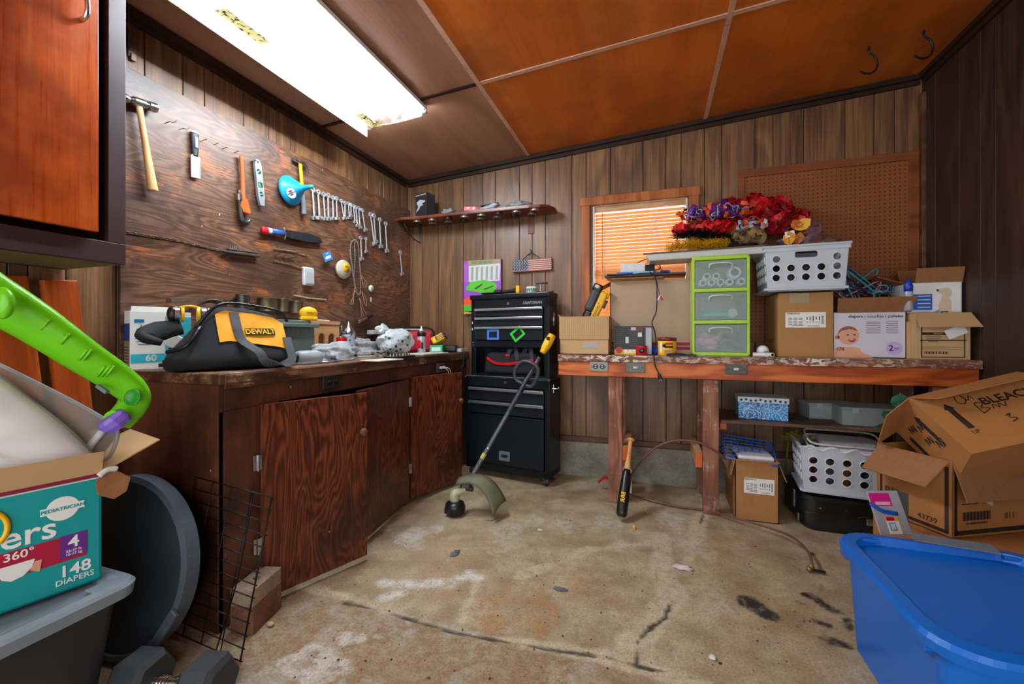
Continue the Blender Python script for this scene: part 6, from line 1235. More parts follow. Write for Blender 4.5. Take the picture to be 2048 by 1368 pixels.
M_gold = mt('f0c020', .35, .15); M_gold2 = mt('d09a10', .35, .15); M_blkt = mt('0b1014', .3, .3); M_grnt = mt('0c2a20', .3, .3); M_rd1 = mt('c40c18', .5); M_rd2 = mt('8a0812', .5); M_pur = mt('5a2a86', .5); M_oran = mt('d8551a', .5); M_wht = mt('d8d4e0', .5); M_plum = mt('32163f', .5)
def pile(name, lab, cat, fn):
    b = MB(); fn(b); o = b.build(name, label=lab, cat=cat); return o
def gp(px, py, Y): return W(px, py, Y=Y)
pile('gold_tinsel_garland', 'gold tinsel garland at the bottom left of the wreath pile', 'garland', lambda b: tinsel(b, [gp(1338, 496, 2.93), gp(1380, 490, 2.90), gp(1420, 488, 2.90), gp(1452, 485, 2.92)], .036, 2600, [M_gold, M_gold2], 1, .022))
pile('black_tinsel_garland', 'black tinsel garland lying on the gold garland', 'garland', lambda b: tinsel(b, [gp(1352, 472, 2.93), gp(1390, 468, 2.92), gp(1430, 472, 2.92), gp(1465, 476, 2.95)], .034, 1800, [M_blkt, M_blkt, M_grnt], 2, .028))
pile('red_ruffled_garland', 'bright red ruffled garland in the left middle of the wreath pile', 'garland', lambda b: ruffle(b, gp(1405, 456, 2.97), (.17, .08, .022), 120, [M_rd1, mt('e01018', .5), M_rd2], 3, .026, .024))
pile('purple_orange_wreath', 'purple, orange and white mesh wreath on the upper left of the pile', 'wreath', lambda b: (ruffle(b, gp(1430, 425, 3.0), (.20, .09, .035), 110, [M_pur, M_plum, M_pur, M_oran], 4, .032, .024), ruffle(b, gp(1435, 425, 2.95), (.18, .06, .03), 26, [M_wht, mt('c9b8e0', .5)], 5, .026, .006)))
pile('red_mesh_wreath', 'big dark red mesh wreath on top of the wreath pile', 'wreath', lambda b: (ruffle(b, gp(1500, 418, 3.06), (.20, .08, .050), 150, [M_rd1, M_rd2, mt('a80a14', .45)], 6, .045, .034), ruffle(b, gp(1565, 440, 3.06), (.13, .07, .05), 80, [M_rd2, M_rd1], 16, .042, .032)))
pile('purple_ribbon_cluster', 'purple and orange ribbon cluster under the big red wreath', 'ribbon', lambda b: ruffle(b, gp(1500, 450, 2.99), (.07, .05, .03), 40, [M_plum, M_oran, M_wht, M_plum], 7, .028, .018))
pile('burlap_bow', 'tan burlap bow in the middle of the wreath pile', 'bow', lambda b: ruffle(b, gp(1490, 473, 2.96), (.09, .05, .02), 30, [mt('a4845c', .8), mt('8a6c46', .8)], 8, .034, .034))
b = MB(); crumple(b, (0, 0, .045), (.13, .10, .040), mt('2a2624', .9), 2.2, .5, 4); o = b.build('dark_fabric', label='dark fabric under the middle of the wreath pile', cat='fabric'); o.location = (.50, 3.05, WZ-.002)
b = MB(); crumple(b, (0, 0, .03), (.12, .10, .045), clear('b8a8a8', .25, .15), 7.2, .6, 4); o = b.build('clear_bag', label='clear crumpled bag lying on the rim of the upper crate', cat='plastic bag'); o.location = (.87, 3.0, 1.335+.27)
q = thing('autumn_leaf_pick', 'autumn leaf decoration with yellow, orange and maroon leaves and a price tag', 'decoration', gp(1590, 470, 2.93))
def leaf(b, p, ang, l, m_, tilt=.2):
    o_ = [(0, 0), (.22, .18), (.36, .45), (.28, .75), (0, 1.0), (-.28, .75), (-.36, .45), (-.22, .18)]; T = TR(*p) @ Euler((PI/2+tilt, 0, 0)).to_matrix().to_4x4() @ Matrix.Rotation(ang, 4, 'Z'); vs_ = [(x*l, y*l, .012*math.sin(x*6)+.02*y*y*l*5) for x, y in o_]; b.add([(0, l*.5, 0)]+vs_, [[0, i+1, (i+1) % 8+1] for i in range(8)], m_, False, T); b.tube([(0, 0, .001), (0, l*.5, .001), (0, l, .002)], .0008, mt('5a3010'), n=4, k=1, M=T)
for (x, z, a_, l, m_) in ((.0, .03, -.9, .095, mt('e0a81a', .5)), (-.03, -.06, .1, .085, mt('e09a14', .5)), (.01, -.055, -.2, .07, mt('b86414', .5)), (.06, -.02, -.7, .10, mt('5a1020', .5)), (.04, -.05, -1.3, .10, mt('6a1424', .5)), (.08, .0, -.2, .08, mt('4a0c18', .5)), (.02, .03, .5, .07, mt('c8641a', .5))): b = MB(); leaf(b, (x, 0, z), a_, l, m_); b.build('leaf', q, solid=.001)
b = MB()
for k in range(14): b.ball((.07+.03*math.sin(k*2.4), .01, .01+.03*math.cos(k*1.7)), .008, M_plum if k % 3 else mt('a03a14'), sub=2)
b.build('berries', q); b = MB(); b.box((-.03, -.015, .005), (.05, .002, .036), M_paper, rot=(0, -.2, 0)); b.box((-.03, -.0165, .003), (.03, .001, .006), M_ink, rot=(0, -.2, 0)); b.build('price_tag', q)
# ================================================================ UNDER THE WORKBENCH
SH = .572
t = thingM('patterned_tin', 'blue patterned lidded box on the shelf under the workbench', 'box', TR(.625, 2.96, SH, rz=math.radians(-4)))
def bluepat():
    g = NT('blue_floral_print'); v = g.n('ShaderNodeTexVoronoi', feature='DISTANCE_TO_EDGE'); v.inputs['Scale'].default_value = 42; n = g.n('ShaderNodeTexNoise'); n.inputs['Scale'].default_value = 12; g.l(g.coord(), n.inputs['Vector'])
    ad = g.n('ShaderNodeVectorMath', operation='ADD'); sc_ = g.n('ShaderNodeVectorMath', operation='SCALE'); sc_.inputs['Scale'].default_value = .12; g.l(n.outputs['Color'], sc_.inputs[0]); g.l(g.coord(), ad.inputs[0]); g.l(sc_.outputs[0], ad.inputs[1]); g.l(ad.outputs[0], v.inputs['Vector'])
    k = g.ramp(v.outputs['Distance'], [(.03, 1.0), (.07, 0.0)]); b2 = g.ramp(g.noise(g.coord(), 14, 3), [(.4, '0f3f9a'), (.6, '2f8fd0')]); g.bsdf(g.mix(k, b2, 'bfe0ee'), .4); return g.mat
b = MB(); b.box((0, 0, .05), (.26, .18, .10), bluepat(), bev=.003); b.build('box_body', t)
b = MB(); b.box((0, 0, .117), (.268, .188, .034), mt('cdd8dc', .5), bev=.003)
for k in range(10): b.lathe([(.005, 0), (.0075, 0), (.0075, .001), (.005, .001), (.005, 0)], mt('2c6aa8'), M=frame((-.115+.0255*k, -.0942, .115+.004*math.sin(k*2)), (1, 0, 0), (0, 0, 1)), n=10)
b.build('lid', t)
def organizer(loc, rz, lab, sz=(.30, .22, .085)):
    t = thingM('parts_organizer', lab, 'organizer', TR(*loc, rz=rz)); b = MB(); sx, sy, h = sz; pl = clear('c8d2d4', .30, .2)
    b.box((0, 0, .002), (sx, sy, .003), pl)
    for s in (-1, 1): b.box((s*sx/2, 0, h/2), (.003, sy, h), pl); b.box((0, s*sy/2, h/2), (sx, .003, h), pl)
    for k in range(1, 6): b.box((-sx/2+k*sx/6, 0, h/2), (.002, sy-.004, h-.006), pl)
    b.build('compartment_tray', t); b = MB(); b.box((0, 0, h+.008), (sx+.012, sy+.012, .016), clear('d0d8da', .35, .2), bev=.003)
    for s in (-1, 1): b.box((s*sx*.3, -sy/2-.008, h), (.03, .006, .03), pl, bev=.002)
    b.build('lid', t)
organizer((1.165, 2.965, SH), -.02, 'clear compartment organizer at the front of the under-bench shelf'); organizer((1.02, 3.09, SH), .1, 'second clear organizer half hidden behind the first one', (.26, .14, .08))
b = MB(); b.box((0, 0, .003), (.16, .12, .005), mt('3c352c', .7)); o = b.build('flat_board', label='thin dark board piece lying on the under-bench shelf between the boxes', cat='board'); o.location = (.87, 2.90, SH); o.rotation_euler = (0, 0, .4)
# cardboard box with wire rack
t, b = carton('brown_cardboard_box', 'brown cardboard box with shipping label and blue rack, on the floor under the bench', (.5635, 2.93, .001), (.223, .34, .352), 0, card('kraft_card_floor', 'ac7848', '9a6838'), open_top=True)
shiplabel(b, .34, .012, .205, .155, .088); b.build('box_body', t); flap(t, (0, -.17, .352), (1, 0, 0), .225, .02, .2, M_card); flap(t, (-.1115, 0, .352), (0, -1, 0), .32, .10, -1.35, M_card); flap(t, (.1115, 0, .352), (0, 1, 0), .32, .12, -1.2, M_card)
t = thingM('wire_rack', 'blue coated wire rack lying on the open brown box', 'rack', TR(.555, 2.93, .372, rz=math.radians(-6), rx=math.radians(12), ry=math.radians(4))); M_bw = mt('1c6fd8', .35); b = MB()
for k in range(8): x = -.135+k*.0386; b.tube([(x, -.16, .0), (x, .16, .0), (x, .20, -.04)], .0026, M_bw, n=6, k=1)
for k in range(8): y = -.16+k*.0457; b.tube([(-.15, y, -.01), (-.135, y, 0.004), (.135, y, .004)], .0026, M_bw, n=6, k=1)
b.tube([(-.137, -.162, 0), (.137, -.162, 0), (.137, .162, 0), (-.137, .162, 0)], .004, M_bw, n=6, k=1, closed=True); b.build('wire_grid', t)
b = MB(); b.box((0, 0, 0), (.19, .22, .03), M_white, bev=.012, seg=3); o = b.build('folded_cloth', label='white folded cloth under the blue wire rack in the brown box', cat='cloth'); o.location = (.57, 2.91, .352); 
# grey storage case, crate on top
t = thing('hard_case', 'black hard carrying case lying under the bench beneath the crate', 'case', (1.085, 2.94, .001)); b = MB(); b.rbox((0, 0, 0), (.60, .42, .185), .07, M_blkplas, bev=.015, n=8, smooth=False); b.rbox((0, 0, .088), (.606, .426, .008), .07, M_blkplas); b.build('case_shell', t)
for x in (-.22, -.10): b = MB(); b.cyl((x, -.212, .13), (x, -.209, .13), .005, M_chrome, n=10); b.build('rivet', t)
b = MB(); b.box((.0, -.216, .085), (.03, .010, .035), M_chrome, bev=.003); b.tube([(-.05, -.214, .10), (-.02, -.216, .11), (.03, -.216, .10)], .003, M_iron); b.build('latch', t); b = MB(); b.box((-.302, -.05, .12), (.006, .03, .10), M_alu, bev=.002); b.box((-.302, -.13, .04), (.006, .02, .04), M_alu, bev=.002); b.build('corner_guard', t)
CM = TR(1.005, 2.88, .204, rz=math.radians(-7), rx=0); crate('torn_plastic_crate', 'white perforated crate with torn rim, on the black case under the bench', CM, (.41, .31, .26), torn=True)
q = thingM('clear_tray', 'clear plastic tray with pink inner tray stacked in the torn crate', 'tray', CM @ TR(.01, .0, .215, rx=math.radians(10)))
b = MB(); P = [(x, y, 0) for x, y in rrect(-.17, -.12, .17, .12, .05)]
for z, r_ in ((.04, .006), (.075, .006)): b.tube([(x, y, z) for x, y, _ in P], r_, clear('e0e4e8', .4, .08), closed=True, k=1, n=6)
b.build('clear_rim', q); b = MB(); b.rbox((.02, 0, .03), (.27, .18, .03), .04, mt('c9a0b8', .4)); b.rbox((.02, 0, .05), (.24, .15, .012), .04, mt('b9bcbe', .4)); b.build('pink_tray', q)
for i, (x, y, z, s, cl, nm, lab) in enumerate(((-.10, 0, .05, .07, '6a2a36', 'dark_red_jar', 'dark red container seen through the left holes of the torn crate'), (.02, .02, .05, .08, 'a0702a', 'amber_container', 'amber container inside the torn crate'), (.12, -.02, .05, .07, '2a2a2c', 'black_container', 'black container inside the right side of the torn crate'))):
    b = MB(); b.cyl((0, 0, 0), (0, 0, .13), s/2, mt(cl, .4)); o = b.build(nm, label=lab, cat='container'); o.matrix_world = CM @ TR(x, y, .009)
b = MB(); tinsel(b, [(.78, 3.05, .44), (.84, 3.0, .47), (.90, 3.02, .42), (.86, 3.06, .38)], .03, 500, [mt('a8902a', .6), mt('7c6a20', .6)], 21, .03); b.tube([(.78, 3.05, .20), (.80, 3.05, .44)], .006, mt('6a5a20')); b.build('yellow_duster', label='yellow fluffy duster between the brown box and the torn crate', cat='duster')
# bat
A = Vector(tuple(W(1243, 1030, Y=2.522))); A = Vector((-.178, 2.50, .035)); B = Vector((-.137, 2.757, .425)); v = B-A
t = thing('baseball_bat', 'black and natural wood baseball bat leaning by the bench leg', 'baseball bat', A); b = MB(); b.tube([v*0, v*.04, v*.2, v*.42, v*.58], [.022, .031, .032, .029, .021], M_blkplas, n=18, k=4)
sn = v.cross(Vector((1, 0, 0))).normalized(); sn = sn if sn.y < 0 else -sn
b.text('BRR', .034, M_yellow, frame(v*.22+sn*.0335, -v, -Vector((1, 0, 0))), bold=.02); b.build('barrel', t)
M_batw = wood('bat_wood', 'a5682a', 'cf9650', 'e2b474', 'Z', 2, .35, rings=4, contrast=.3)
b = MB(); b.tube([v*.58, v*.72, v*.85, v*.965], [.021, .015, .0125, .0125], M_batw, n=16); b.tube([v*.965, v*.985, v*1.0], [.014, .024, .022], M_batw, n=16); b.build('handle', t)
# red thing and small white box behind the first leg
t = thingM('small_white_box', 'small white box standing on the floor behind the first bench leg', 'box', TR(-.215, 3.0, .001, rz=.15)); b = MB(); b.plate(rrect(-.065, 0, .065, .17, .008), [rrect(-.055, .01, .055, .16, .004)], .01, M_white, M=frame((0, -.04, 0), (1, 0, 0), (0, 0, 1))); b.box((0, 0, .085), (.122, .07, .165), mt('a9a49c', .5)); b.build('box_body', t)
b = MB(); b.ribbon([(-.10, 0, .05), (-.05, -.005, .09), (-.01, 0, .075), (.02, .0, .02)], (0, 1, .3), .03, .004, M_red); b.ribbon([(-.02, 0, .08), (0, -.01, .05), (.02, -.01, .01)], (0, 1, 0), .015, .003, M_red); o = b.build('red_strap', label='crumpled red strap on the floor beside the small white box', cat='strap'); o.location = (-.27, 2.98, .002)
# copper-coloured hose
P = [W(1262, 950, Y=2.86), W(1280, 925, Y=2.76), W(1310, 896, Y=2.73), W(1350, 881, Y=2.72), W(1395, 884, Y=2.72), W(1430, 902, Y=2.72), W(1452, 918, Y=2.735)]
P2 = [W(1452, 918, Y=2.735), Vector((.42, 2.70, .15)), Vector((.40, 2.60, .02)), Vector((.25, 2.66, .012))]
P3 = [W(1258, 988, Z=.01), W(1300, 1001, Z=.01), W(1360, 1014, Z=.01), W(1410, 1020, Z=.012), W(1460, 1033, Z=.03), W(1530, 1053, Z=.04), W(1580, 1072, Z=.045), W(1612, 1098, Z=.05), W(1624, 1125, Z=.04), W(1623, 1138, Z=.012)]
t = thing('hose', 'thin brown hose looping behind the bench leg and out across the floor', 'hose', P3[0]); M_hose = mt('6e4438', .4); b = MB(); b.tube([p-P3[0] for p in P], .007, M_hose, n=8); b.tube([p-P3[0] for p in [P[0], Vector((P[0].x-.01, 2.80, .08)), P3[0]]], .007, M_hose, n=8); b.tube([p-P3[0] for p in P3], .006, M_hose, n=8); b.build('hose_line', t)
b = MB(); e = P3[-1]-P3[0]; b.cyl(e+Vector((0, 0, .015)), e+Vector((-.005, -.01, -.0)), .012, M_brass); b.cyl(e+Vector((-.02, -.012, .004)), e+Vector((.05, -.012, .0)), .006, mt('3a2f24', .5, .6)); b.ball(e+Vector((-.012, -.01, .004)), .013, M_brass, sub=2); b.build('brass_fitting', t)
# ================================================================ RIGHT FOREGROUND
M_btote = mt('0a6acc', .32, var=.04, bs=.02)
t = thing('blue_storage_tote', 'big blue plastic storage tote with lid in the right foreground', 'storage tote', (.895, 1.515, .001)); sx, sy = .57, .63
b = MB(); b.rbox((0, 0, 0), (sx-.06, sy-.06, .335), .05, M_btote, taper=.93, n=8); 
for y in (-.2, .24): b.box((-sx/2+.022, y, .325), (.02, .05, .03), M_btote, bev=.003)
b.build('tote_body', t)
b = MB(); O = rrect(-sx/2, -sy/2, sx/2, sy/2, .11, 8); N = len(O)
def ring(ins, z): return [(x*(1-ins/(sx/2)), y*(1-ins/(sy/2)), z) for x, y in O]
lv = [ring(.0, .335), ring(-.004, .36), ring(.003, .372), ring(.035, .375), ring(.043, .352), ring(.045, .350)]
vs_ = [p for l in lv for p in l]; fs = [[k*N+i, k*N+(i+1) % N, (k+1)*N+(i+1) % N, (k+1)*N+i] for k in range(5) for i in range(N)]+[[5*N+i for i in range(N)], list(range(N))[::-1]]
b.add(vs_, fs, M_btote, False)
for (x, y, rz) in ((-.2, .285, 0), (.2, .285, 0)): b.box((x, y-.02, .366), (.07, .012, .012), M_btote, rot=(0, 0, rz), bev=.003)
b.build('lid', t)
# wooden/brown box at the bottom, boxes stacked on it
t, b = carton('low_brown_box', 'low reddish-brown box at the bottom of the right-hand stack of cartons', None, (.50, .40, .253), mat=M_cardO, tilt=TR(1.28, 2.32, .001, rz=math.radians(22))); b.build('box_body', t)
Lr = math.radians(28); LM = TR(1.142, 2.178, .258, rz=Lr) @ TR(.205, .15, 0)
t, b = carton('bottle_case_box', 'brown printed carton with barcode and open flaps under the tilted bleach box', None, (.41, .30, .31), mat=M_cardO, tilt=LM, open_top=True)
S = .30; M_kb = mt('2a1c14', .7)
b.box((0, -S/2-.0006, .02), (.39, .001, .018), M_kb); b.box((-.19, -S/2-.0006, .15), (.014, .001, .28), M_kb)
for k in range(26): b.box((-.155+.0055*k, -S/2-.0008, .085), (.0012+.0018*((k*7) % 3), .001, .035), M_kb)
face_text(b, S, -.085, .055, '10114008019521867801', .011, M_kb); face_text(b, S, .085, .075, '811', .036, mt('6a4428'), .02); face_text(b, S, -.12, .155, 'CLOROX', .014, M_kb); b.box((-.12, -S/2-.0008, .135), (.08, .001, .003), M_kb)
def side_m(y, z, d=0): return frame((-.205-.0008-d, y, z), (0, -1, 0), (0, 0, 1))
for (y, z, sy_, sz_) in ((0, .018, .27, .014), (-.13, .15, .014, .27), (.13, .15, .010, .27)): b.box((-.2056, y, z), (.001, sy_, sz_), M_kb)
b.text('43739', .030, M_kb, side_m(-.06, .045)); b.box((-.2062, .04, .06), (.001, .055, .12), mt('4a4a4c', .5))
for k in range(10): b.box((-.206, .11-.006*k, .11), (.001, .003, .03), M_kb)
b.box((-.206, 0, .235), (.001, .05, .04), M_kb, bev=0); b.build('box_body', t)
flap(t, (0, -.15, .31), (1, 0, 0), .41, .155, -1.15, M_cardD, -.02); flap(t, (-.205, 0, .31), (0, -1, 0), .28, .15, -.75, M_cardD, .01); b = MB(); b.ribbon([(-.15, -.155, .30), (-.13, -.175, .22), (-.08, -.20, .17)], (1, 0, 0), .07, .001, clear('d8d0c4', .4)); b.build('tape_strip', t)
# bleach box: lying tilted, its opening pointing up and away to the left
def rel(r_, z_, f_): return Vector((RT[0]*r_+FW[0]*f_, RT[1]*r_+FW[1]*f_, z_))
u = rel(-.05, .6, .8).normalized(); a = rel(.95, .28, -.15); a = (a-u*a.dot(u)).normalized(); n = a.cross(u)
C0 = W(1943, 908, D=1.6); T = frame(C0, a, u)     # local x=a (right), y=u (towards opening), z=n (outward, up)
t = thingM('bleach_carton', 'tilted brown carton printed BLEACH with handwriting, on top of the carton stack', 'cardboard box', T)
Wd, Hd, Dd = .42, .30, .24; b = MB(); th = .005
b.box((Wd/2, Hd/2, -th/2), (Wd, Hd, th), M_cardO); b.box((Wd/2, Hd/2, -Dd+th/2), (Wd, Hd, th), M_cardO); b.box((th/2, Hd/2, -Dd/2), (th, Hd, Dd-2*th), M_cardO); b.box((Wd-th/2, Hd/2, -Dd/2), (th, Hd, Dd-2*th), M_cardO); b.box((Wd/2, th/2, -Dd/2), (Wd-2*th, th, Dd-2*th), M_cardO)
def F2(x, y, rot=0): return TR(x, y, .0006, rz=rot)
b.text('BLEACH', .050, M_kb, F2(.30, .20), bold=.02, sx=1.1); b.box((.085, .15, .0006), (.022, .10, .001), M_kb); b.prism([(-.02, 0), (.02, 0), (0, .03)], .001, M_kb, M=TR(.085, .20, 0)); b.text('UP', .022, M_kb, F2(.085, .082))
def scrib(b, M_, pts, r=.0016): b.tube([(x, y, .001) for x, y in pts], r, M_ink, n=5, k=4, M=M_)
scrib(b, F2(.14, .22), [(0, .03), (-.01, .0), (.01, -.01), (.025, .01), (.02, .03), (.03, .0), (.045, .02), (.05, .0)]); scrib(b, F2(.17, .15), [(0, 0), (.005, .05), (.03, .045), (.012, .025), (.035, .015), (.0, 0)]); scrib(b, F2(.215, .16), [(0, 0), (.01, .02), (.02, 0), (.03, .02), (.04, 0), (.055, .02)]); scrib(b, F2(.22, .10), [(0, .02), (.02, .025), (.005, .01), (.025, .0), (0, -.01)]); scrib(b, F2(.30, .09), [(0, .03), (.005, -.01), (.01, .015), (.025, .0), (.03, .02), (.035, -.01), (.05, .015), (.06, -.03)])
LFm = lambda y, z, rot=0: frame((-.0006, y, z), (0, math.sin(rot+PI/2)*0+math.cos(rot), math.sin(rot)), (0, -math.sin(rot), math.cos(rot))) 
SM = frame((-.0006, 0, -Dd), (0, 0, 1), (0, 1, 0)) # x: -depth->front, y: up the side ; normal -x
b.box((-.0006, .17, -.07), (.001, .10, .020), M_kb); b.prism([(-.018, 0), (.018, 0), (0, .028)], .001, M_kb, M=frame((-.0006, .22, -.07), (0, 0, 1), (0, 1, 0))); b.text('UP', .02, M_kb, frame((-.0008, .095, -.07), (0, 0, 1), (0, 1, 0))); b.box((-.0006, .17, -.20), (.001, .12, .020), M_kb)
for (x_, y_) in ((.075, .22), (.10, .14), (.13, .19), (.14, .10)): scrib(b, frame((-.0008, y_-.03, -x_-.05), (0, 1, 0), (0, 0, -1)) if False else frame((-.001, y_, -Dd+x_), (0, 0, 1), (0, 1, 0)), [(0, 0), (.01, .03), (.018, 0), (.03, .025), (.035, -.01), (.045, .02)])
b.build('box_body', t)
def flap2(p, hd, up, w_, l_, m_, sk=0): b = MB(); b.prism([(-w_/2, 0), (w_/2, 0), (w_/2-sk, l_), (-w_/2+sk, l_)], .004, m_, M=frame(p, hd, up)); b.build('flap', t)
flap2((Wd/2, Hd, .001), (1, 0, 0), (0, -.62, .55), Wd, .12, M_cardO, .03); flap2((-.001, Hd, -Dd/2), (0, 0, 1), (-.85, -.35, 0), Dd*.95, .13, M_cardO, .012)
# plant sprig
t = thing('artificial_eucalyptus', 'green artificial leafy sprig peeking out behind the bleach carton', 'artificial plant', (1.165, 2.54, .545)); b = MB(); b.tube([(0, 0, 0), (.0, .02, .12), (-.02, .03, .2)], .003, mt('4a6a50'), n=6); b.build('stem', t); M_leaf = mt('3f8a6c', .5, var=.25)
for (x, z, a_, l) in ((-.04, .12, .9, .09), (-.03, .17, .2, .10), (.02, .17, -.5, .10), (.05, .14, -1.1, .10), (-.06, .09, 1.6, .08), (-.02, .10, .6, .09), (.06, .18, -.7, .08)):
    b = MB(); leaf(b, (x, 0, z), a_, l, M_leaf, .4); b.build('leaf', t, solid=.001)
# plastic pouch with label and grey lid lying on the tote edge
t = thingM('plastic_pouch', 'clear plastic pouch with pink print and a price label between case and cartons', 'pouch', frame(W(1790, 1062, D=1.72), (RT[0], RT[1], 0), (-.25, .35, .9)))
b = MB(); b.box((0, .07, 0), (.13, .17, .006), clear('c9ccd6', .55, .2), bev=.002); b.build('pouch_film', t); b = MB(); b.box((-.02, .12, .004), (.085, .05, .002), mt('d8188a', .4)); b.box((-.015, .105, .0055), (.06, .012, .001), mt('f0b8d8')); b.tube([(-.07, .105, .006), (-.03, .075, .01), (.03, .065, .006)], .008, M_blue, n=8, flat=.4); b.build('pink_card', t)
b = MB(); b.box((.0, .02, .0045), (.05, .065, .002), M_paper, bev=.0006); b.box((-.008, .045, .006), (.034, .014, .001), M_red); b.box((.018, .045, .006), (.014, .014, .001), M_yellow); b.box((-.006, .016, .006), (.026, .030, .001), mt('5a98b8')); b.box((-.006, .016, .0068), (.018, .022, .0006), mt('d8e4e8')); b.build('price_label', t)
b = MB(); b.box((0, 0, 0), (.21, .05, .003), clear('8a98a8', .5, .15), rot=(.15, .0, 0), bev=.001); o = b.build('clear_flat_lid', label='thin clear plastic strip lying on the back rim of the blue tote', cat='lid'); o.location = (.945, 1.80, .387); o.rotation_euler = (0, 0, -.12)
# ================================================================ LEFT FOREGROUND
M_gl = mt('7f8b94', .35, var=.05, bs=.02); M_bt = mt('26282c', .4, var=.1)
t = thing('grey_lidded_tote', 'dark plastic tote with grey lid in the left foreground', 'storage tote', (-1.625, .43, .001)); sx, sy = .49, .74
b = MB(); b.rbox((0, 0, 0), (sx-.05, sy-.05, .37), .05, M_bt, taper=.86, n=8)
b.build('tote_body', t); b = MB(); O = rrect(-sx/2, -sy/2, sx/2, sy/2, .05, 8); N = len(O)
lv = [ring(.0, .355), ring(-.004, .385), ring(.003, .393), ring(.025, .396), ring(.055, .384), ring(.06, .384)]
vs_ = [p for l in lv for p in l]; fs = [[k*N+i, k*N+(i+1) % N, (k+1)*N+(i+1) % N, (k+1)*N+i] for k in range(5) for i in range(N)]+[[5*N+i for i in range(N)], list(range(N))[::-1]]
b.add(vs_, fs, M_gl, False); b.box((sx/2-.04, .30, .393), (.05, .05, .006), M_gl, bev=.002); b.build('lid', t)
# teal diaper box: local frame, x along the visible face (towards far end), face normal = -y
dirf = Vector((math.sin(math.radians(14.3)), math.cos(math.radians(14.3)), 0)); Lb_, Db_, Hb_ = .50, .30, .298
P1 = Vector((-1.466, .752, .3985)); mid = P1-dirf*Lb_/2; M_teal = mt('0e9c9c', .42, var=.05)
fx = dirf; up = Vector((0, 0, 1)); nrm = fx.cross(up)    # outward normal of visible face
T = frame(mid, fx, (0, 0, 1)); T = Matrix.Translation(mid) @ Matrix(((fx.x, -nrm.x, 0, 0), (fx.y, -nrm.y, 0, 0), (0, 0, 1, 0), (0, 0, 0, 1)))
t = thingM('diaper_box', 'teal printed diaper box with open flaps on the grey lidded tote', 'cardboard box', T)
b = MB(); th = .005; b.box((0, Db_/2, th/2), (Lb_, Db_, th), M_teal)
for s in (-1, 1): b.box((s*(Lb_/2-th/2), Db_/2, Hb_/2), (th, Db_, Hb_), M_teal)
b.box((0, th/2, Hb_/2), (Lb_, th, Hb_), M_teal); b.box((0, Db_-th/2, Hb_/2), (Lb_, th, Hb_), M_teal); b.box((0, -.0004, Hb_-.006), (Lb_, .001, .010), mt('8e1238')); b.box((0, -.0004, Hb_-.014), (Lb_, .001, .003), M_offw)
E_ = Lb_/2
def ft(x, z, s, size, m_, bold=0, sx=1, align='CENTER', d=0): b.text(s, size, m_, frame((E_-x, -.0008-d, z), (1, 0, 0), (0, 0, 1)), bold=bold, sx=sx, align=align)
ft(.085, .177, 'Pampers', .078, M_paper, .012, 1.0, 'RIGHT'); b.tube([(E_-.215+.045*math.cos(a_), -.001, .21+.05*math.sin(a_)) for a_ in np.linspace(-.8, 2.5, 9)], .006, M_yellow, n=6)
M_mag = mt('b01438', .45); b.box((E_-.18, -.0006, .113), (.30, .001, .066), M_mag); b.box((E_-.055, -.0011, .118), (.052, .001, .060), mt('6a2a86', .45)); ft(.055, .126, '4', .044, M_paper, .01, 1, d=.001); ft(.055, .104, '22-37 lb', .009, M_paper, .01, d=.001); ft(.055, .095, '10-17 kg', .009, M_paper, .01, d=.001)
ft(.130, .122, '360°', .034, M_paper, .01, 1, 'RIGHT', d=.001) if False else ft(.125, .132, '360°', .028, M_paper, .01, 1, 'RIGHT', d=.0008); b.prism([(-.05, 0), (.02, 0), (.015, -.02), (0, -.035), (-.02, -.04), (-.035, -.03)], .001, M_paper, M=frame((E_-.145, -.0012, .112), (1, 0, 0), (0, 0, 1))); b.prism([(.0, .0), (.012, .0), (.008, -.03), (-.008, -.02)], .001, M_skin, M=frame((E_-.125, -.0022, .105), (1, 0, 0), (0, 0, 1)))
ft(.052, .052, '148', .042, M_paper, .015); ft(.052, .026, 'DIAPERS', .020, M_paper, .005); b.box((E_-.075, -.0006, .222), (.082, .001, .018), M_paper); ft(.075, .222, 'PEDIATRICIAN', .0125, M_teal, .01, d=.001); ft(.072, .244, '#1', .014, M_paper, .01); b.lathe([(.030, 0), (.0312, 0), (.0312, .0006), (.030, .0006)], M_paper, M=frame((E_-.075, -.0004, .222), (1, 0, 0), (0, 0, 1)), n=36); ft(.075, .206, 'recommended', .007, M_paper)
b.build('box_body', t)
flap(t, (0, 0, Hb_), (1, 0, 0), Lb_, .065, 1.25, M_card2, .0); flap(t, (E_, Db_/2, Hb_), (0, 1, 0), Db_, .15, .42, M_card2, .02)
b = MB(); b.prism([(-.03, -.02), (.0, -.045), (.03, -.035), (.045, .0), (.02, .03), (-.01, .035), (-.03, .015)], .004, M_cardD, bev=.001); b.tube([(-.02, .03, .004), (0, .04, .006), (.02, .035, .004)], .008, M_offw, n=6); o = b.build('torn_flap', t); o.matrix_local = frame((E_+.015, -.012, Hb_-.035), (.9, .1, .1), (-.1, .2, 1))
# things in the box, in the box's own frame
def bx(x, y, z): return T @ Vector((E_-x, y, z))
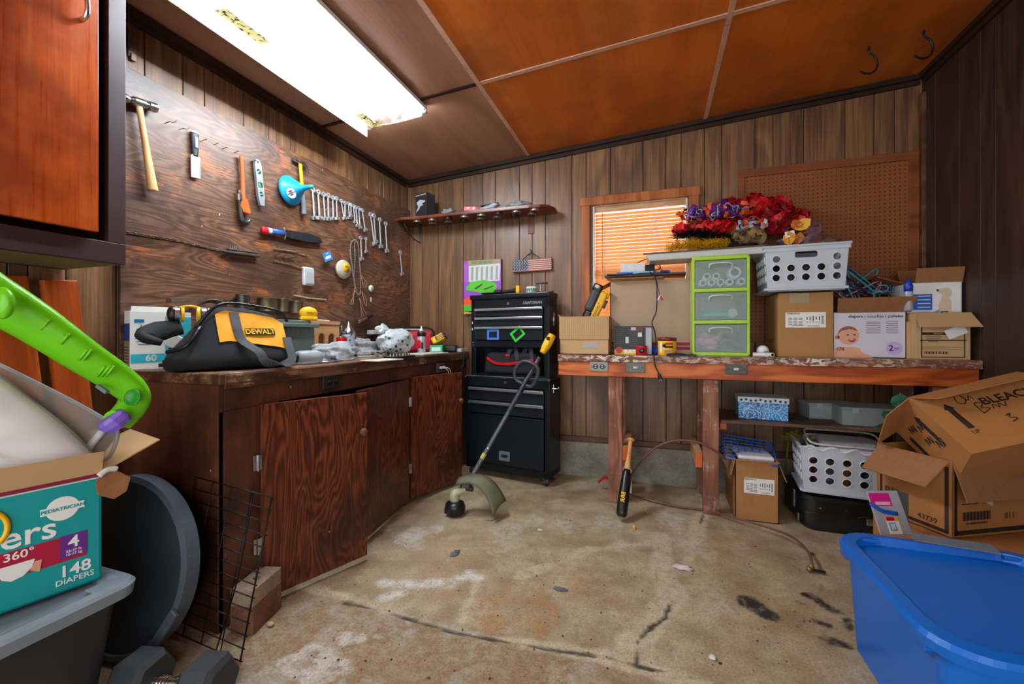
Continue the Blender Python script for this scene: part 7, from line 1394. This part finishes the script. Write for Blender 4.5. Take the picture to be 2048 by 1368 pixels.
# white cushion
def cush(u, v):
    # outline in (along, height): peak at left, shoulder at right
    P = [(.10, .0), (.02, .005), (.005, .06), (.03, .11), (.12, .23), (.20, .305), (.30, .31), (.42, .27), (.46, .0)]
    return P
t2 = thingM('white_cushion', 'white padded fabric sheet with stitched edge standing in the teal box', 'cushion', T)
b = MB(); out = smooth_path([(E_-x, z, 0) for x, z in ((.46, .01), (.25, .005), (.02, .01), (.010, .05), (.012, .08), (.06, .16), (.13, .25), (.185, .315), (.24, .32), (.40, .29), (.46, .2))], 5, True)
bm = bmesh.new(); N = len(out); cxm = E_-.22; cz = .15; rings = []
for k, (s, d_) in enumerate(((1, .0), (.97, .012), (.85, .024), (.6, .032), (.3, .036), (.02, .037))):
    rings.append([(cxm+(p[0]-cxm)*s, .045-d_+.004*math.sin(p[0]*40+k), Hb_-.03+cz+(p[1]-cz)*s) for p in out])
vs_ = [p for r_ in rings for p in r_]; fs = [[k*N+i, k*N+(i+1) % N, (k+1)*N+(i+1) % N, (k+1)*N+i] for k in range(5) for i in range(N)]+[[5*N+i for i in range(N)]]
b.add(vs_, fs, mt('f2f1f0', .85, var=.05, sc=9, bs=.5), True); b.add([(p[0], .052, Hb_-.03+p[1]) for p in out], [list(range(N))], mt('f2f1f0', .85, var=.05, sc=9, bs=.5)); b.build('padded_fabric', t2)
b = MB(); b.tube([(p[0], .047, Hb_-.03+p[1]) for p in out], .0045, mt('9aa0a6', .6), n=6, k=1, closed=True); b.build('stitched_edge', t2)
# clear vinyl bag with yellow and pink behind it
t2 = thingM('vinyl_bag', 'clear vinyl bag with yellow and pink contents behind the white padded sheet', 'bag', T); b = MB(); out = [(-.02, .02), (-.045, .07), (-.055, .12), (-.04, .15), (.05, .235), (.20, .36), (.40, .34), (.40, .02)]
b.prism([(E_-x, z) for x, z in out], .004, clear('c8ccc8', .35, .15), M=frame((0, .085, Hb_-.03), (1, 0, 0), (0, 0, 1))); b.tube([(E_-x, .082, Hb_-.03+z) for x, z in out[:6]], .005, clear('b0b4b8', .7, .2), n=6, k=3); b.build('vinyl_film', t2)
b = MB(); b.prism([(E_-x, z) for x, z in ((-.03, .07), (-.02, .12), (.05, .19), (.10, .20), (.06, .08))], .003, M_yellow, M=frame((0, .095, Hb_-.03), (1, 0, 0), (0, 0, 1))); b.prism([(E_-x, z) for x, z in ((.06, .20), (.12, .26), (.14, .24), (.09, .17))], .003, mt('d87a80', .5), M=frame((0, .094, Hb_-.03), (1, 0, 0), (0, 0, 1))); b.build('coloured_sheet', t2)
b = MB(); b.tube([(E_+.005, .10, Hb_-.06), (E_+.01, .10, Hb_+.02), (E_+.045, .10, Hb_+.08), (E_+.06, .10, Hb_+.12)], .012, M_red, n=10); b.tube([(E_-.02, .09, Hb_-.06), (E_-.015, .09, Hb_+.04), (E_+.02, .09, Hb_+.1)], .022, mt('e6e2ea', .4), n=10, flat=.5); o = b.build('red_white_toy_part', label='curved red and white plastic piece at the corner of the teal box', cat='toy part'); o.matrix_world = T
# green toy arch
M_gr = mt('6cc80f', .28, var=.05, bs=.01); M_grd = mt('1e8a1a', .35)
pts = [W(-60, 560, D=1.02), W(0, 603, D=1.06), W(75, 650, D=1.11), W(170, 715, D=1.18), W(238, 760, D=1.24), W(268, 790, D=1.27), W(262, 815, D=1.28), W(238, 842, D=1.27)]
t2 = thing('toy_arch', 'bright green plastic toy arch with a purple knob, sticking out of the teal box', 'toy', pts[3]); o0 = pts[3]
b = MB(); nv = Vector((FW[0], FW[1], 0)); b.tube([p-o0 for p in pts], [.060, .062, .058, .052, .048, .046, .042, .038], M_gr, n=18, flat=.62, up=nv, k=7)
for (px, py) in ((78, 652), (118, 680), (163, 712), (208, 745)):
    for k in range(3):
        q0 = W(px-14+k*9, py+8, D=dist(pts[2])-.026-.0)-o0; q1 = W(px+2+k*9, py-12, D=dist(pts[2])-.026)-o0; dd_ = 1.13+(px-75)/130*.09-.041
        q0 = W(px-14+k*9, py+8, D=dd_)-o0; q1 = W(px+2+k*9, py-12, D=dd_)-o0; b.tube([q0, q1], .0035, M_gr, n=6, k=1)
b.build('arch_body', t2)
pk = W(238, 838, D=1.225); b = MB(); b.cyl(pk-o0-nv*.02, pk-o0-nv*.0, .028, M_gr, n=24); Mk = frame(pk-o0-nv*.02, (RT[0], RT[1], -.3), (0, 0, 1)); b.build('knob_seat', t2)
b = MB(); b.lathe([(.030, -.022), (.036, -.008), (.036, .008), (.029, .018), (0, .020)], mt('7f62c8', .35), M=Matrix.Translation(pk-o0-nv*.015+Vector((0, 0, -.002))) @ Vector((-.25, -.6, .75)).to_track_quat('Z', 'Y').to_matrix().to_4x4(), n=10, smooth=False); b.build('knob', t2)
pk = W(266, 795, D=1.232); b = MB(); b.lathe([(.022, 0), (.024, .003), (.019, .004), (.017, -.004), (0, -.008)], M_grd, M=Matrix.Translation(pk-o0) @ (-nv+Vector((0, 0, .2))).to_track_quat('Z', 'Y').to_matrix().to_4x4(), n=24); b.build('socket', t2)
pk = W(5, 606, D=1.0); b = MB(); b.ball(pk-o0, .035, M_gr, (1, .5, 1.1)); b.build('end_boss', t2); b = MB(); q0 = W(205, 778, D=1.19)-o0; b.box(q0, (.035, .012, .010), M_grey, rot=(0, .6, .3), bev=.002); b.build('metal_clip', t2)
# round black tub leaning on its edge
t2 = thingM('round_black_tub', 'round black plastic tub with grey rim tipped on its edge beside the counter', 'tub', TR(-1.705, .955, .30, rx=0) @ Euler((math.radians(82), 0, math.radians(4))).to_matrix().to_4x4())
R = .285; b = MB(); b.lathe([(0, -.05), (R*.93, -.05), (R*.985, .03), (R*.96, .03), (R*.90, -.043), (0, -.043)], mt('030304', .9, spec=0), n=64, smooth=False); b.build('tub_body', t2)
b = MB(); b.lathe([(R*.955, .03), (R*1.0, -.012), (R*1.02, -.010), (R*1.02, .036), (R*.955, .040), (R*.955, .03)], mt('4c5660', .5), n=64, smooth=False); b.build('rim', t2); b = MB(); b.box((R*.86, -R*.52, .044), (.03, .12, .014), mt('4c5660', .4), rot=(0, 0, -.55), bev=.003); b.build('handle', t2)
# wire grid panel
p_bl = Vector((-1.66, 1.035, .03)); p_br = Vector((-1.297, 1.035, .0)); p_tr = Vector((-1.215, 1.083, .535)); ex = (p_tr-p_br); ey = (p_bl-p_br); L1 = ex.length
t2 = thing('wire_grid_panel', 'black wire grid panel leaning against the end of the counter cabinet', 'wire panel', p_br); b = MB(); M_wire = mt('141416', .4, .5)
for k in range(14): q = ex*(k/13); b.tube([q+(Vector((.01, 0, 0))), q+ey*1.0], .0021, M_wire, n=6, k=1)
for k in (0, .25, .5, .75, 1.0): b.tube([ey*k*1.0, ey*k*1.0+ex], .0021 if k else .003, M_wire, n=6, k=1)
b.tube([ey*.22+ex*1.0+Vector((0, -.004, 0)), ey*.20+ex*.5+Vector((0, -.004, 0)), ey*.25+Vector((0, -.006, .04)), Vector((-.055, -.06, .003))], .0025, M_wire, n=6, k=5); b.build('wire_mesh', t2)
# bricks
M_brick = concrete('painted_brick', '6a4432', '8a5f48', 'a07c64'); M_brick2 = concrete('pale_brick', '8f7a66', 'a8927c', 'b8a48e')
b = MB(); b.box((0, 0, .050), (.09, .16, .10), M_brick, bev=.004); o = b.build('brick_block', label='reddish brick block on the floor against the counter door, lower of the two', cat='brick', group='bricks at the counter door'); o.location = (-1.425, 1.205, .001); o.rotation_euler = (0, 0, .22)
b = MB(); b.plate(rrect(-.045, -.08, .045, .08, .006), [circ(0, .0, .014, 12)], .058, M_brick2); o = b.build('brick_block', label='paler brick with a hole lying on the lower reddish brick block', cat='brick', group='bricks at the counter door'); o.location = (-1.425, 1.205, .102); o.rotation_euler = (0, 0, .22)
# dumbbell
A = Vector((-1.415, .815, .075)); B = Vector((-1.215, .865, .075)); dxx = (B-A).normalized()
t2 = thing('hex_dumbbell', 'black hexagonal dumbbell with chrome handle on the floor in the left corner', 'dumbbell', A); M_rub = mt('2b2e32', .55, var=.15)
for c_, s in ((Vector((0, 0, 0)), -1), (B-A, 1)):
    b = MB(); c1 = c_+dxx*s*.0; 
    for (x0, r0, x1, r1) in ((-.045*1, .078, .035, .078),): b.cyl(c1-dxx*.035, c1+dxx*.035, .082, M_rub, n=6, smooth=False)
    b.cyl(c1+dxx*.035, c1+dxx*.05, .082, M_rub, r1=.066, n=6, smooth=False); b.cyl(c1-dxx*.035, c1-dxx*.05, .082, M_rub, r1=.066, n=6, smooth=False); b.build('hex_head', t2)
b = MB(); v = B-A; b.tube([v*.2, v*.32, v*.5, v*.68, v*.8], [.017, .015, .0175, .015, .017], M_chrome, n=14)
for k in range(9): q = v*(.30+.05*k); b.cyl(q, q+dxx*.003, .0185, M_chrome, n=14)
b.build('chrome_handle', t2)
# ================================================================ LITTER ON THE FLOOR
def litter(nm, lab, cat, px, py, fn): b = MB(); fn(b); o = b.build(nm, label=lab, cat=cat); p = W(px, py, Z=0); o.location = (p.x, p.y, .001); return o
litter('crumpled_paper', 'white and pink crumpled wrapper on the middle of the floor', 'litter', 1366, 1139, lambda b: crumple(b, (0, 0, .008), (.042, .014, .009), mt('d8c4c0', .6, var=.2), 3.3, .8, 3))
litter('yellow_crumb', 'yellow plastic bit on the floor near the bat', 'litter', 1268, 1058, lambda b: (b.ball((0, 0, .012), .008, M_yellow, (1, 1, 1.5), sub=2), b.ball((.004, 0, .004), .010, mt('d8900c'), (1, 1, .5), sub=2)))
litter('dry_leaf', 'grey dry leaf left of the white paint smear', 'leaf', 910, 1108, lambda b: crumple(b, (0, 0, .004), (.016, .028, .004), mt('6a6c76', .7), 1.3, .6, 3))
litter('dry_leaf', 'grey-blue leaf scrap in front of the middle floor crack', 'leaf', 1120, 1180, lambda b: crumple(b, (0, 0, .004), (.028, .010, .004), mt('5f6570', .7), 2.9, .7, 3))
litter('pebble', 'pale pebble on the floor beside the bricks', 'pebble', 541, 1252, lambda b: b.ball((0, 0, .008), .012, mt('c0a880', .6), (1.3, .9, .7), sub=2, jit=.3))
litter('twig', 'thin black bent wire on the floor by the trimmer head', 'wire', 985, 1040, lambda b: b.tube([(-.03, -.02, .002), (-.005, -.018, .002), (.01, 0, .002), (.012, .03, .002)], .0014, M_ink, n=5))
litter('white_chip', 'white flat chip on the floor behind the long seam', 'litter', 1080, 1061, lambda b: b.box((0, 0, .003), (.026, .012, .005), M_white, bev=.002))
litter('red_chip', 'tiny red plastic chip on the floor', 'litter', 1140, 1042, lambda b: b.box((0, 0, .003), (.012, .007, .005), M_red, bev=.001))
litter('white_chip', 'small pale chip near the dark stains at the front', 'litter', 1425, 1318, lambda b: crumple(b, (0, 0, .005), (.012, .012, .006), M_offw, 4.1, .5, 2))
litter('yellow_crumb', 'tiny yellow crumb on the tan floor area at the left', 'litter', 1123, 1089, lambda b: b.ball((0, 0, .003), .006, mt('d0a020'), (1.3, 1, .6), sub=2))
def rub(b):
    rd = random.Random(9)
    for i in range(170):
        px = rd.uniform(560, 1680); py = rd.uniform(1030, 1360); p = W(px, py, Z=0)
        if p.x < -1.30 or (px > 1640): continue
        s = rd.uniform(.001, .0035); b.box((p.x, p.y, s/2), (s*rd.uniform(1, 3), s*rd.uniform(1, 2), s), rd.choice([mt('2e2822'), mt('54402c'), mt('2e2822'), mt('b0a890')]), rot=(0, 0, rd.random()*3))
b = MB(); rub(b); b.build('floor_debris', label='tiny dark crumbs and grit scattered over the concrete floor', cat='debris', kind='stuff')
